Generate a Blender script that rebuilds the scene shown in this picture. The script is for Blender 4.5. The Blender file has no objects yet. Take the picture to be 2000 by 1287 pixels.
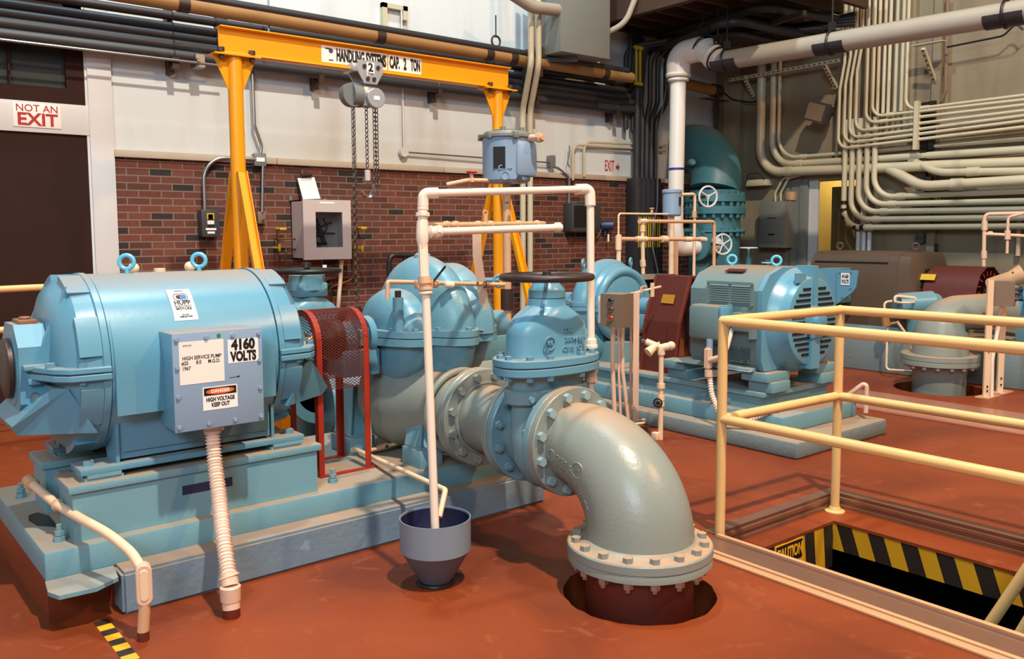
import bpy, bmesh, math, random
from mathutils import Vector, Matrix, Quaternion, Euler
from mathutils.geometry import tessellate_polygon
random.seed(7)
PI = math.pi
S = bpy.context.scene
COL = S.collection

# ------------------------------------------------------------------ camera
cam_data = bpy.data.cameras.new('camera')
cam = bpy.data.objects.new('camera', cam_data)
COL.objects.link(cam)
S.camera = cam
cam_data.sensor_fit = 'HORIZONTAL'
cam_data.sensor_width = 36.0
cam_data.lens = 36.0 * 1680.0 / 2000.0
cam_data.shift_x = 0.0
cam_data.shift_y = (601.0 - 643.5) / 2000.0
cam_data.clip_start = 0.05
cam_data.clip_end = 100.0
pitch, yaw, roll = math.radians(4.93), math.radians(38.6), math.radians(-0.296)
fw = Vector((math.sin(yaw) * math.cos(pitch), math.cos(yaw) * math.cos(pitch), -math.sin(pitch)))
rt = Vector((math.cos(yaw), -math.sin(yaw), 0.0))
up = rt.cross(fw)
r2 = rt * math.cos(roll) + up * math.sin(roll)
u2 = up * math.cos(roll) - rt * math.sin(roll)
cam.matrix_world = Matrix(((r2.x, u2.x, -fw.x, 0.0), (r2.y, u2.y, -fw.y, 0.0), (r2.z, u2.z, -fw.z, 1.5), (0, 0, 0, 1)))

# ------------------------------------------------------------------ world, lamps, exposure
world = bpy.data.worlds.new('world')
S.world = world
world.use_nodes = True
bg = world.node_tree.nodes['Background']
bg.inputs[0].default_value = (0.72, 0.80, 0.92, 1)
bg.inputs[1].default_value = 0.13

def lamp(name, kind, loc, target, energy, color, size=0.4, size_y=None, spot=None):
    d = bpy.data.lights.new(name, kind)
    d.energy = energy
    d.color = color
    if kind == 'AREA':
        d.size = size
        if size_y:
            d.shape = 'RECTANGLE'
            d.size_y = size_y
        else:
            d.shape = 'DISK'
    else:
        d.shadow_soft_size = size
    o = bpy.data.objects.new(name, d)
    COL.objects.link(o)
    o.location = loc
    o.rotation_euler = (Vector(target) - Vector(loc)).to_track_quat('-Z', 'Y').to_euler()
    return o

WARM = (1.0, 0.84, 0.66)
ORANGE = (1.0, 0.50, 0.20)
lamp('high_bay_lamp', 'AREA', (1.9, -1.1, 11.0), (2.6, 2.6, 0), 1650, WARM, 0.34)
lamp('high_bay_lamp_hall', 'AREA', (7.5, -4.5, 9.0), (4.5, 2.5, 0), 560, ORANGE, 0.5)
lamp('back_wall_fill', 'AREA', (3.0, 5.0, 11.0), (4.5, 8.0, 1.5), 640, (0.74, 0.91, 1.0), 0.5)  # unseen cool fill, added to whiten the back wall
lamp('clerestory_window', 'AREA', (-5.0, -4.0, 6.0), (3.0, 5.0, 1.2), 620, (0.70, 0.87, 1.0), 4.0, 2.5)
vs = S.view_settings
S.display_settings.display_device = 'sRGB'
vs.view_transform = 'Standard'
vs.look = 'None'
vs.exposure = 0.0
vs.gamma = 1.0
vs.use_curve_mapping = False

# ------------------------------------------------------------------ materials
def lin(c):
    return tuple(((x / 255.0 + 0.055) / 1.055) ** 2.4 if x / 255.0 > 0.04045 else x / 255.0 / 12.92 for x in c)

def mat(name, rgb, rough=0.5, metal=0.0, var=0.10, scale=3.0, dust=0.0, dustc=(158, 132, 108), bump=0.0, bscale=60.0,
        chip=0.0, chipc=(60, 35, 22), spec=0.5, coat=0.0):
    """procedural paint: colour drift, optional settled dust on level surfaces, optional chips"""
    m = bpy.data.materials.new(name)
    m.use_nodes = True
    nt = m.node_tree
    N, K = nt.nodes, nt.links
    bs = N['Principled BSDF']
    bs.inputs['Roughness'].default_value = rough
    bs.inputs['Metallic'].default_value = metal
    bs.inputs['Specular IOR Level'].default_value = spec
    bs.inputs['Coat Weight'].default_value = coat
    bs.inputs['Coat Roughness'].default_value = 0.15
    tc = N.new('ShaderNodeTexCoord')
    no = N.new('ShaderNodeTexNoise')
    no.inputs['Scale'].default_value = scale
    no.inputs['Detail'].default_value = 6
    K.new(tc.outputs['Object'], no.inputs['Vector'])
    c = lin(rgb)
    mx = N.new('ShaderNodeMix')
    mx.data_type = 'RGBA'
    mx.inputs[6].default_value = tuple(v * (1 - var) for v in c) + (1,)
    mx.inputs[7].default_value = tuple(min(1, v * (1 + var)) for v in c) + (1,)
    K.new(no.outputs['Fac'], mx.inputs[0])
    out = mx.outputs[2]
    if chip > 0:
        n2 = N.new('ShaderNodeTexNoise')
        n2.inputs['Scale'].default_value = 14
        n2.inputs['Detail'].default_value = 3
        K.new(tc.outputs['Object'], n2.inputs['Vector'])
        r = N.new('ShaderNodeValToRGB')
        r.color_ramp.elements[0].position = 1 - chip - 0.01
        r.color_ramp.elements[1].position = 1 - chip + 0.01
        K.new(n2.outputs['Fac'], r.inputs[0])
        m2 = N.new('ShaderNodeMix')
        m2.data_type = 'RGBA'
        m2.inputs[7].default_value = lin(chipc) + (1,)
        K.new(r.outputs[0], m2.inputs[0])
        K.new(out, m2.inputs[6])
        out = m2.outputs[2]
    if dust > 0:
        ge = N.new('ShaderNodeNewGeometry')
        sp = N.new('ShaderNodeSeparateXYZ')
        K.new(ge.outputs['Normal'], sp.inputs[0])
        mr = N.new('ShaderNodeMapRange')
        mr.inputs[1].default_value = 0.72
        mr.inputs[2].default_value = 0.99
        mr.inputs[4].default_value = dust
        K.new(sp.outputs[2], mr.inputs[0])
        mm = N.new('ShaderNodeMath')
        mm.operation = 'MULTIPLY'
        K.new(mr.outputs[0], mm.inputs[0])
        r3 = N.new('ShaderNodeMapRange')
        r3.inputs[1].default_value = 0.3
        r3.inputs[2].default_value = 0.6
        r3.inputs[3].default_value = 0.55
        K.new(no.outputs['Fac'], r3.inputs[0])
        K.new(r3.outputs[0], mm.inputs[1])
        m3 = N.new('ShaderNodeMix')
        m3.data_type = 'RGBA'
        m3.inputs[7].default_value = lin(dustc) + (1,)
        K.new(mm.outputs[0], m3.inputs[0])
        K.new(out, m3.inputs[6])
        out = m3.outputs[2]
        rr = N.new('ShaderNodeMapRange')
        rr.inputs[3].default_value = rough
        rr.inputs[4].default_value = 0.85
        K.new(mm.outputs[0], rr.inputs[0])
        K.new(rr.outputs[0], bs.inputs['Roughness'])
    K.new(out, bs.inputs['Base Color'])
    if bump > 0:
        nb = N.new('ShaderNodeTexNoise')
        nb.inputs['Scale'].default_value = bscale
        nb.inputs['Detail'].default_value = 4
        K.new(tc.outputs['Object'], nb.inputs['Vector'])
        bp = N.new('ShaderNodeBump')
        bp.inputs['Strength'].default_value = bump
        bp.inputs['Distance'].default_value = 0.01
        K.new(nb.outputs['Fac'], bp.inputs['Height'])
        K.new(bp.outputs[0], bs.inputs['Normal'])
    return m

blue = mat('blue_enamel', (94, 152, 178), 0.30, dust=0.75, var=0.07, bump=0.05, bscale=25)
blue_cast = mat('blue_cast_paint', (98, 150, 170), 0.34, dust=0.6, var=0.09, bump=0.12, bscale=45)
gray_blue = mat('gray_blue_paint', (134, 143, 137), 0.34, dust=0.65, dustc=(196, 140, 88), var=0.05, bump=0.10, bscale=60)
box_blue = mat('light_blue_box_paint', (134, 162, 190), 0.4, dust=0.9, dustc=(160, 138, 122), var=0.05)
base_blue = mat('base_blue_paint', (108, 156, 172), 0.5, dust=0.95, var=0.10, bump=0.1)
concrete_gray = mat('painted_grey_concrete', (116, 132, 134), 0.62, dust=0.95, var=0.14, scale=5, bump=0.3, bscale=30)
valve_blue = mat('valve_body_paint', (112, 150, 162), 0.34, dust=0.6, dustc=(190, 156, 118), var=0.06, bump=0.10)
alu_lit = mat('hatch_frame_lit_ridge', (226, 170, 124), 0.4, metal=0.2, var=0.08)  # paler frame colour: light caught by the angled ridges is painted in
concrete_blue = mat('painted_concrete', (108, 132, 150), 0.62, dust=0.95, var=0.14, scale=5, bump=0.3, bscale=30, chip=0.28, chipc=(120, 150, 178))
teal = mat('teal_pipe_paint', (62, 118, 130), 0.45, dust=0.4, var=0.08)
motor_green = mat('grey_green_motor_paint', (104, 132, 136), 0.45, dust=0.9, dustc=(140, 120, 98), var=0.06)
cream = mat('cream_pipe_paint', (228, 200, 168), 0.45, var=0.06, chip=0.22)
cream2 = mat('aged_cream_pipe_paint', (205, 165, 130), 0.5, var=0.2, scale=8, chip=0.3)
pvc = mat('white_pvc', (234, 218, 200), 0.35, var=0.04)
rail_paint = mat('rail_cream_paint', (226, 184, 122), 0.45, var=0.07, scale=6, chip=0.235, chipc=(52, 36, 26))
yellow = mat('crane_yellow_paint', (240, 158, 10), 0.38, var=0.08, chip=0.24, chipc=(120, 80, 30))
red_paint = mat('red_guard_paint', (160, 42, 22), 0.5, var=0.12, chip=0.26, chipc=(80, 30, 20))
rust_red = mat('rusty_red_mesh_paint', (104, 36, 22), 0.6, var=0.2, scale=9)
dark_red = mat('dark_red_guard_paint', (84, 30, 22), 0.55, var=0.15)
pit_red = mat('dark_red_riser_paint', (96, 32, 18), 0.55, var=0.2)
black = mat('black_paint', (24, 22, 22), 0.45, var=0.1)
blackpipe = mat('black_conduit_paint', (44, 44, 48), 0.5, dust=0.35, dustc=(90, 84, 78), var=0.12)
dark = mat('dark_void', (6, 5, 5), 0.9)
iron = mat('dark_iron_wheel', (52, 38, 34), 0.45, var=0.25, scale=12, bump=0.1)
steel = mat('zinc_steel', (170, 172, 172), 0.32, metal=0.9, var=0.06)
chrome = mat('chrome', (205, 208, 212), 0.15, metal=1.0, var=0.02)
silver = mat('hoist_silver_paint', (176, 182, 188), 0.3, metal=0.35, var=0.05)
chainm = mat('weathered_chain', (92, 84, 74), 0.42, metal=0.75, var=0.25, scale=20)
gray_box = mat('grey_box_paint', (112, 116, 118), 0.45, var=0.06)
dark_box = mat('dark_grey_box_paint', (62, 64, 66), 0.45, var=0.08)
panel_gray = mat('grey_panel_paint', (118, 124, 120), 0.5, var=0.08)
white_cab = mat('off_white_cabinet_paint', (196, 186, 184), 0.4, var=0.04)
taupe = mat('taupe_enclosure_paint', (122, 104, 88), 0.4, var=0.05, dust=0.5)
brown_motor = mat('brown_motor_paint', (82, 66, 54), 0.5, var=0.12)
funnel_out = mat('funnel_grey_blue', (124, 138, 152), 0.4, var=0.1)
funnel_cone = mat('funnel_cone_grey', (84, 88, 98), 0.5, var=0.12, bump=0.1)
navy = mat('funnel_navy_inside', (20, 24, 62), 0.6, var=0.25)
beige = mat('beige_conduit_paint', (196, 190, 164), 0.35, var=0.06, dust=0.5, dustc=(140, 122, 92))
beige_thick = mat('beige_pipe_lagging', (164, 157, 144), 0.55, var=0.08, dust=0.7, dustc=(96, 84, 70))
tan_pipe = mat('tan_lagged_pipe', (150, 112, 66), 0.6, var=0.25, dust=1.0, dustc=(48, 40, 34))
white_pipe = mat('white_lagged_pipe', (222, 220, 214), 0.3, var=0.03, dust=0.8, dustc=(96, 80, 64))
white_trim = mat('white_trim_paint', (212, 214, 216), 0.5, var=0.04)
door_brown = mat('dark_brown_door_paint', (48, 27, 21), 0.75, var=0.1, spec=0.2)
limestone = mat('limestone_ledge', (178, 164, 146), 0.8, var=0.08, scale=8)
copper = mat('aged_copper', (120, 76, 48), 0.4, metal=0.7, var=0.2)
brass = mat('yellow_valve_handle', (206, 170, 30), 0.4)
paper = mat('paper', (236, 232, 226), 0.7, var=0.02)
text_black = mat('black_lettering', (16, 14, 14), 0.6, var=0)
text_red = mat('red_lettering', (176, 40, 34), 0.6, var=0.05)
orange_lbl = mat('orange_label', (222, 104, 40), 0.6, var=0)
blue_lbl = mat('blue_label_dot', (30, 100, 196), 0.5, var=0)
green_dot = mat('green_dot', (40, 140, 60), 0.5, var=0)
white_lbl = mat('white_label', (240, 240, 240), 0.5, var=0)
yellow_tape = mat('yellow_tape', (240, 170, 30), 0.5, var=0.06)
black_tape = mat('black_tape', (48, 36, 36), 0.55, var=0.1)
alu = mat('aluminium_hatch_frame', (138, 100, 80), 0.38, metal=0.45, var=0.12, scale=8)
rubber_hose = mat('cream_hose', (236, 214, 198), 0.4, var=0.08, scale=10, chip=0.3, chipc=(70, 50, 40))
yellow_room = mat('yellow_wall_paint', (206, 176, 92), 0.7)
ceil_wood = mat('dark_ceiling_paint', (70, 50, 36), 0.7, var=0.3)
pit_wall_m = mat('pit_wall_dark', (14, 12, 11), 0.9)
pink_fit = mat('pink_cream_fitting', (218, 184, 160), 0.4, var=0.06)
glassm = bpy.data.materials.new('cabinet_glass')
glassm.use_nodes = True
_b = glassm.node_tree.nodes['Principled BSDF']
_b.inputs['Base Color'].default_value = (0.9, 0.95, 0.95, 1)
_b.inputs['Roughness'].default_value = 0.05
_b.inputs['Transmission Weight'].default_value = 1.0
_b.inputs['IOR'].default_value = 1.05
dglass = mat('dark_transom_glass', (56, 62, 62), 0.25, var=0.12, scale=6)

def floor_material():
    m = bpy.data.materials.new('red_painted_concrete_floor')
    m.use_nodes = True
    N, K = m.node_tree.nodes, m.node_tree.links
    bs = N['Principled BSDF']
    bs.inputs['Specular IOR Level'].default_value = 0.32
    tc = N.new('ShaderNodeTexCoord')
    def noise(sc, det=6, dist=0.0):
        n = N.new('ShaderNodeTexNoise')
        n.inputs['Scale'].default_value = sc
        n.inputs['Detail'].default_value = det
        n.inputs['Distortion'].default_value = dist
        K.new(tc.outputs['Object'], n.inputs['Vector'])
        return n.outputs['Fac']
    def ramp(src, stops):
        r = N.new('ShaderNodeValToRGB')
        els = r.color_ramp.elements
        els[0].position, els[0].color = stops[0][0], stops[0][1]
        els[1].position, els[1].color = stops[-1][0], stops[-1][1]
        for p, c in stops[1:-1]:
            e = els.new(p)
            e.color = c
        K.new(src, r.inputs[0])
        return r.outputs[0]
    a = ramp(noise(1.1, 5, 0.6), [(0.30, lin((108, 47, 24)) + (1,)), (0.52, lin((128, 58, 27)) + (1,)), (0.72, lin((142, 66, 31)) + (1,))])
    b = ramp(noise(7, 8, 1.5), [(0.0, (0, 0, 0, 1)), (0.60, (0, 0, 0, 1)), (0.70, (1, 1, 1, 1))])
    mx = N.new('ShaderNodeMix')
    mx.data_type = 'RGBA'
    mm = N.new('ShaderNodeMath')
    mm.operation = 'MULTIPLY'
    mm.inputs[1].default_value = 0.28
    K.new(b, mm.inputs[0])
    K.new(mm.outputs[0], mx.inputs[0])
    K.new(a, mx.inputs[6])
    mx.inputs[7].default_value = lin((160, 92, 60)) + (1,)
    K.new(mx.outputs[2], bs.inputs['Base Color'])
    rr = N.new('ShaderNodeMapRange')
    rr.inputs[3].default_value = 0.34
    rr.inputs[4].default_value = 0.58
    K.new(noise(2.5), rr.inputs[0])
    K.new(rr.outputs[0], bs.inputs['Roughness'])
    bp = N.new('ShaderNodeBump')
    bp.inputs['Strength'].default_value = 0.25
    bp.inputs['Distance'].default_value = 0.01
    K.new(noise(14, 6), bp.inputs['Height'])
    K.new(bp.outputs[0], bs.inputs['Normal'])
    return m

def wall_material(name, rgb, stain, amt, rough=0.75):
    m = bpy.data.materials.new(name)
    m.use_nodes = True
    N, K = m.node_tree.nodes, m.node_tree.links
    bs = N['Principled BSDF']
    bs.inputs['Roughness'].default_value = rough
    tc = N.new('ShaderNodeTexCoord')
    mp = N.new('ShaderNodeMapping')
    mp.inputs['Scale'].default_value = (2.2, 2.2, 0.35)
    K.new(tc.outputs['Object'], mp.inputs[0])
    n = N.new('ShaderNodeTexNoise')
    n.inputs['Scale'].default_value = 1.2
    n.inputs['Detail'].default_value = 7
    n.inputs['Distortion'].default_value = 0.4
    K.new(mp.outputs[0], n.inputs['Vector'])
    r = N.new('ShaderNodeMapRange')
    r.inputs[1].default_value = 0.48
    r.inputs[2].default_value = 0.75
    r.inputs[4].default_value = amt
    K.new(n.outputs['Fac'], r.inputs[0])
    mx = N.new('ShaderNodeMix')
    mx.data_type = 'RGBA'
    mx.inputs[6].default_value = lin(rgb) + (1,)
    mx.inputs[7].default_value = lin(stain) + (1,)
    K.new(r.outputs[0], mx.inputs[0])
    K.new(mx.outputs[2], bs.inputs['Base Color'])
    n2 = N.new('ShaderNodeTexNoise')
    n2.inputs['Scale'].default_value = 18
    K.new(tc.outputs['Object'], n2.inputs['Vector'])
    bp = N.new('ShaderNodeBump')
    bp.inputs['Strength'].default_value = 0.15
    bp.inputs['Distance'].default_value = 0.01
    K.new(n2.outputs['Fac'], bp.inputs['Height'])
    K.new(bp.outputs[0], bs.inputs['Normal'])
    return m

def brick_material():
    """running-bond brick 203 x 67.7 mm with single dark bricks"""
    m = bpy.data.materials.new('red_brick')
    m.use_nodes = True
    N, K = m.node_tree.nodes, m.node_tree.links
    bs = N['Principled BSDF']
    bs.inputs['Roughness'].default_value = 0.82
    tc = N.new('ShaderNodeTexCoord')
    sp = N.new('ShaderNodeSeparateXYZ')
    K.new(tc.outputs['Object'], sp.inputs[0])
    cb = N.new('ShaderNodeCombineXYZ')
    K.new(sp.outputs[0], cb.inputs[0])
    K.new(sp.outputs[2], cb.inputs[1])
    def brick(c1, c2, mort, bias):
        b = N.new('ShaderNodeTexBrick')
        b.offset = 0.5
        b.inputs['Color1'].default_value = c1
        b.inputs['Color2'].default_value = c2
        b.inputs['Mortar'].default_value = mort
        b.inputs['Scale'].default_value = 1.0
        b.inputs['Mortar Size'].default_value = 0.0065
        b.inputs['Mortar Smooth'].default_value = 0.15
        b.inputs['Bias'].default_value = bias
        b.inputs['Brick Width'].default_value = 0.2032
        b.inputs['Row Height'].default_value = 0.0677
        K.new(cb.outputs[0], b.inputs['Vector'])
        return b
    b1 = brick((0, 0, 0, 1), (1, 1, 1, 1), (0, 0, 0, 1), 0.0)
    r = N.new('ShaderNodeValToRGB')
    els = r.color_ramp.elements
    els[0].position, els[0].color = 0.0, lin((42, 34, 31)) + (1,)
    els[1].position, els[1].color = 1.0, lin((112, 62, 48)) + (1,)
    for p, c in ((0.13, (44, 36, 32)), (0.15, (80, 43, 34)), (0.45, (98, 51, 40)), (0.8, (106, 56, 42))):
        e = els.new(p)
        e.color = lin(c) + (1,)
    K.new(b1.outputs['Color'], r.inputs[0])
    n = N.new('ShaderNodeTexNoise')
    n.inputs['Scale'].default_value = 25
    n.inputs['Detail'].default_value = 6
    K.new(tc.outputs['Object'], n.inputs['Vector'])
    mm = N.new('ShaderNodeMix')
    mm.data_type = 'RGBA'
    mm.blend_type = 'MULTIPLY'
    mm.inputs[0].default_value = 0.5
    K.new(r.outputs[0], mm.inputs[6])
    rr = N.new('ShaderNodeMapRange')
    rr.inputs[1].default_value = 0.25
    rr.inputs[2].default_value = 0.75
    rr.inputs[3].default_value = 0.7
    rr.inputs[4].default_value = 1.3
    K.new(n.outputs['Fac'], rr.inputs[0])
    K.new(rr.outputs[0], mm.inputs[7])
    mx = N.new('ShaderNodeMix')
    mx.data_type = 'RGBA'
    K.new(b1.outputs['Fac'], mx.inputs[0])
    K.new(mm.outputs[2], mx.inputs[6])
    mx.inputs[7].default_value = lin((122, 104, 90)) + (1,)
    K.new(mx.outputs[2], bs.inputs['Base Color'])
    inv = N.new('ShaderNodeMath')
    inv.operation = 'SUBTRACT'
    inv.inputs[0].default_value = 1.0
    K.new(b1.outputs['Fac'], inv.inputs[1])
    bp = N.new('ShaderNodeBump')
    bp.inputs['Strength'].default_value = 0.6
    bp.inputs['Distance'].default_value = 0.006
    K.new(inv.outputs[0], bp.inputs['Height'])
    K.new(bp.outputs[0], bs.inputs['Normal'])
    return m

# ------------------------------------------------------------------ geometry helpers
def V(*a):
    return Vector(a[0]) if len(a) == 1 else Vector(a)

def axes(d):
    d = V(d).normalized()
    h = Vector((0, 0, 1)) if abs(d.z) < 0.9 else Vector((1, 0, 0))
    a = h.cross(d).normalized()
    return a, d.cross(a).normalized(), d

def fil(pts, r, n=6):
    """round the inner corners of a polyline"""
    pts = [V(p) for p in pts]
    out = [pts[0]]
    for i in range(1, len(pts) - 1):
        p = pts[i]
        a = (pts[i - 1] - p)
        b = (pts[i + 1] - p)
        ang = a.angle(b)
        if ang > PI - 0.02:
            out.append(p)
            continue
        k = min(r / math.tan(ang / 2), a.length * 0.49, b.length * 0.49)
        rr = k * math.tan(ang / 2)
        a.normalize()
        b.normalize()
        c = p + (a + b).normalized() * (rr / math.sin(ang / 2))
        s = p + a * k - c
        e = p + b * k - c
        w = s.angle(e)
        for j in range(n + 1):
            t = j / n
            v = (s * math.sin((1 - t) * w) + e * math.sin(t * w)) / math.sin(w) if w > 1e-4 else s
            out.append(c + v)
    out.append(pts[-1])
    return out

class B:
    def __init__(self):
        self.bm = bmesh.new()

    def ring(self, c, a, b, r, n, ph=0.0):
        return [self.bm.verts.new(c + a * (r * math.cos(2 * PI * i / n + ph)) + b * (r * math.sin(2 * PI * i / n + ph))) for i in range(n)]

    def skin(self, R1, R2):
        n = len(R1)
        for i in range(n):
            try:
                self.bm.faces.new((R1[i], R1[(i + 1) % n], R2[(i + 1) % n], R2[i]))
            except ValueError:
                pass

    def cap(self, R, flip=False):
        try:
            self.bm.faces.new(R[::-1] if flip else R)
        except ValueError:
            pass

    def box(self, p0, p1, bev=0.0):
        x0, y0, z0 = [min(a, b) for a, b in zip(p0, p1)]
        x1, y1, z1 = [max(a, b) for a, b in zip(p0, p1)]
        m = Matrix.Translation(((x0 + x1) / 2, (y0 + y1) / 2, (z0 + z1) / 2)) @ Matrix.Diagonal((x1 - x0, y1 - y0, z1 - z0, 1))
        g = bmesh.ops.create_cube(self.bm, size=1, matrix=m)
        if bev > 0:
            es = list({e for v in g['verts'] for e in v.link_edges})
            bmesh.ops.bevel(self.bm, geom=es, offset=bev, segments=2, affect='EDGES', profile=0.5)
        return self

    def obox(self, c, ex, ey, ez, sx, sy, sz):
        """box of full sizes along three given axes"""
        c = V(c)
        ex, ey, ez = V(ex).normalized(), V(ey).normalized(), V(ez).normalized()
        m = Matrix.Translation(c) @ Matrix((ex, ey, ez)).transposed().to_4x4() @ Matrix.Diagonal((sx, sy, sz, 1))
        bmesh.ops.create_cube(self.bm, size=1, matrix=m)
        return self

    def beam(self, p0, p1, w, t, side=(0, 0, 1)):
        """flat bar from p0 to p1, w along side, t across"""
        p0, p1 = V(p0), V(p1)
        d = (p1 - p0)
        s = V(side) - d.normalized() * V(side).dot(d.normalized())
        s.normalize()
        return self.obox((p0 + p1) / 2, d, s, d.cross(s), d.length, w, t)

    def cyl(self, p0, p1, r0, r1=None, n=20, caps=True):
        r1 = r0 if r1 is None else r1
        p0, p1 = V(p0), V(p1)
        a, b, d = axes(p1 - p0)
        A = self.ring(p0, a, b, r0, n)
        Z = self.ring(p1, a, b, r1, n)
        self.skin(A, Z)
        if caps:
            self.cap(A, True)
            self.cap(Z)
        return self

    def tube(self, pts, r, n=12, caps=True, closed=False):
        """swept tube; r is a number or one radius per point"""
        pts = [V(p) for p in pts]
        N = len(pts)
        rs = r if isinstance(r, (list, tuple)) else [r] * N
        d0 = (pts[1] - pts[0]).normalized()
        a, b, _ = axes(d0)
        prev = d0
        rings = []
        for i, p in enumerate(pts):
            if closed:
                d = (pts[(i + 1) % N] - pts[i - 1]).normalized()
            else:
                d = (pts[min(i + 1, N - 1)] - pts[max(i - 1, 0)]).normalized()
            q = prev.rotation_difference(d)
            a = q @ a
            b = q @ b
            prev = d
            rings.append(self.ring(p, a, b, rs[i], n))
        for i in range(N - 1):
            self.skin(rings[i], rings[i + 1])
        if closed:
            self.skin(rings[-1], rings[0])
        elif caps:
            self.cap(rings[0], True)
            self.cap(rings[-1])
        return self

    def lathe(self, o, d, prof, n=32, caps=True, half=None):
        """prof: (distance along d, radius) pairs"""
        o = V(o)
        a, b, d = axes(d)
        R = [self.ring(o + d * h, a, b, max(r, 1e-4), n) for h, r in prof]
        for i in range(len(R) - 1):
            self.skin(R[i], R[i + 1])
        if caps:
            self.cap(R[0], True)
            self.cap(R[-1])
        return self

    def torus(self, c, d, R, r, n=32, k=10, sx=1.0):
        a, b, d = axes(d)
        c = V(c)
        rings = []
        for i in range(n):
            t = 2 * PI * i / n
            u = a * math.cos(t) * sx + b * math.sin(t)
            rings.append([self.bm.verts.new(c + u * R + (u.normalized() * math.cos(2 * PI * j / k) + d * math.sin(2 * PI * j / k)) * r) for j in range(k)])
        for i in range(n):
            self.skin(rings[i], rings[(i + 1) % n])
        return self

    def sphere(self, c, r, seg=16, sc=(1, 1, 1)):
        m = Matrix.Translation(V(c)) @ Matrix.Diagonal((r * sc[0], r * sc[1], r * sc[2], 1))
        bmesh.ops.create_uvsphere(self.bm, u_segments=seg, v_segments=max(6, seg // 2), radius=1, matrix=m)
        return self

    def prism(self, pts, off):
        """closed outline (3-D points) pushed along off"""
        off = V(off)
        A = [self.bm.verts.new(V(p)) for p in pts]
        Z = [self.bm.verts.new(V(p) + off) for p in pts]
        self.cap(A, True)
        self.cap(Z)
        self.skin(A, Z)
        return self

    def hexa(self, c, d, r, h):
        a, b, d = axes(d)
        c = V(c)
        A = self.ring(c, a, b, r, 6)
        Z = self.ring(c + d * h, a, b, r, 6)
        self.skin(A, Z)
        self.cap(A, True)
        self.cap(Z)
        return self

    def loft(self, loops, caps=True):
        """loops: lists of points with equal counts"""
        R = [[self.bm.verts.new(V(p)) for p in L] for L in loops]
        for i in range(len(R) - 1):
            self.skin(R[i], R[i + 1])
        if caps:
            self.cap(R[0], True)
            self.cap(R[-1])
        return self

    def plate(self, outer, holes, z0, z1):
        """horizontal plate with holes"""
        loops = [[Vector((p[0], p[1], 0)) for p in L] for L in [outer] + holes]
        tris = tessellate_polygon(loops)
        flat = [p for L in loops for p in L]
        top = [self.bm.verts.new((p.x, p.y, z1)) for p in flat]
        bot = [self.bm.verts.new((p.x, p.y, z0)) for p in flat]
        for t in tris:
            self.cap([top[i] for i in t])
            self.cap([bot[i] for i in t], True)
        k = 0
        for L in loops:
            n = len(L)
            for i in range(n):
                self.cap([top[k + i], top[k + (i + 1) % n], bot[k + (i + 1) % n], bot[k + i]])
            k += n
        return self

class Frame:
    def __init__(self, o=(0, 0, 0), rz=0.0):
        self.o = V(o)
        self.rz = rz
        self.m = Matrix.Translation(self.o) @ Matrix.Rotation(rz, 4, 'Z')

WORLD = Frame()
PUMP = Frame((0.85, 3.535, 0), math.radians(1.1))

def mesh_from(b, name, base, m, ang=35):
    bm = b.bm
    bmesh.ops.translate(bm, vec=-V(base), verts=bm.verts)
    bmesh.ops.recalc_face_normals(bm, faces=bm.faces)
    me = bpy.data.meshes.new(name)
    bm.to_mesh(me)
    bm.free()
    for p in me.polygons:
        p.use_smooth = True
    me.set_sharp_from_angle(angle=math.radians(ang))
    me.materials.append(m)
    return me

class Thing:
    """an Empty at the thing's base; part() adds child meshes, coordinates given in the frame"""
    def __init__(self, name, label, cat, base, group=None, frame=WORLD):
        self.base = V(base)
        self.f = frame
        o = bpy.data.objects.new(name, None)
        o.empty_display_size = 0.1
        COL.objects.link(o)
        o.location = frame.m @ self.base
        o.rotation_euler = (0, 0, frame.rz)
        o['label'] = label
        o['category'] = cat
        if group:
            o['group'] = group
        self.o = o

    def part(self, name, b, m, parent=None, label=None, ang=35):
        me = mesh_from(b, name, self.base, m, ang)
        o = bpy.data.objects.new(name, me)
        COL.objects.link(o)
        o.parent = parent if parent else self.o
        if label:
            o['label'] = label
        return o

    def bolts(self, cs, d, r, h, m, shank=0.0, name='bolt', nut=False, parent=None):
        """one shared hex-bolt mesh, one child object per place"""
        b = B()
        b.hexa((0, 0, 0), (0, 0, 1), r, h)
        if shank:
            b.cyl((0, 0, h), (0, 0, h + shank), r * 0.5, n=8)
        me = mesh_from(b, name, (0, 0, 0), m)
        q = Vector((0, 0, 1)).rotation_difference(V(d).normalized())
        for c in cs:
            o = bpy.data.objects.new(name, me)
            COL.objects.link(o)
            o.parent = parent if parent else self.o
            o.location = V(c) - self.base
            o.rotation_euler = q.to_euler()

def circ(c, d, R, n, ph=0.0, only=None):
    a, b, d = axes(d)
    return [V(c) + a * (R * math.cos(2 * PI * i / n + ph)) + b * (R * math.sin(2 * PI * i / n + ph)) for i in range(n) if only is None or i in only]

def solo(name, b, m, label, cat, base, group=None, kind=None, frame=WORLD, ang=35):
    me = mesh_from(b, name, base, m, ang)
    o = bpy.data.objects.new(name, me)
    COL.objects.link(o)
    o.location = frame.m @ V(base)
    o.rotation_euler = (0, 0, frame.rz)
    if kind:
        o['kind'] = kind
    if label:
        o['label'] = label
    if cat:
        o['category'] = cat
    if group:
        o['group'] = group
    return o

def struct(name, b, m, base=(0, 0, 0)):
    return solo(name, b, m, None, None, base, kind='structure')

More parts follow.
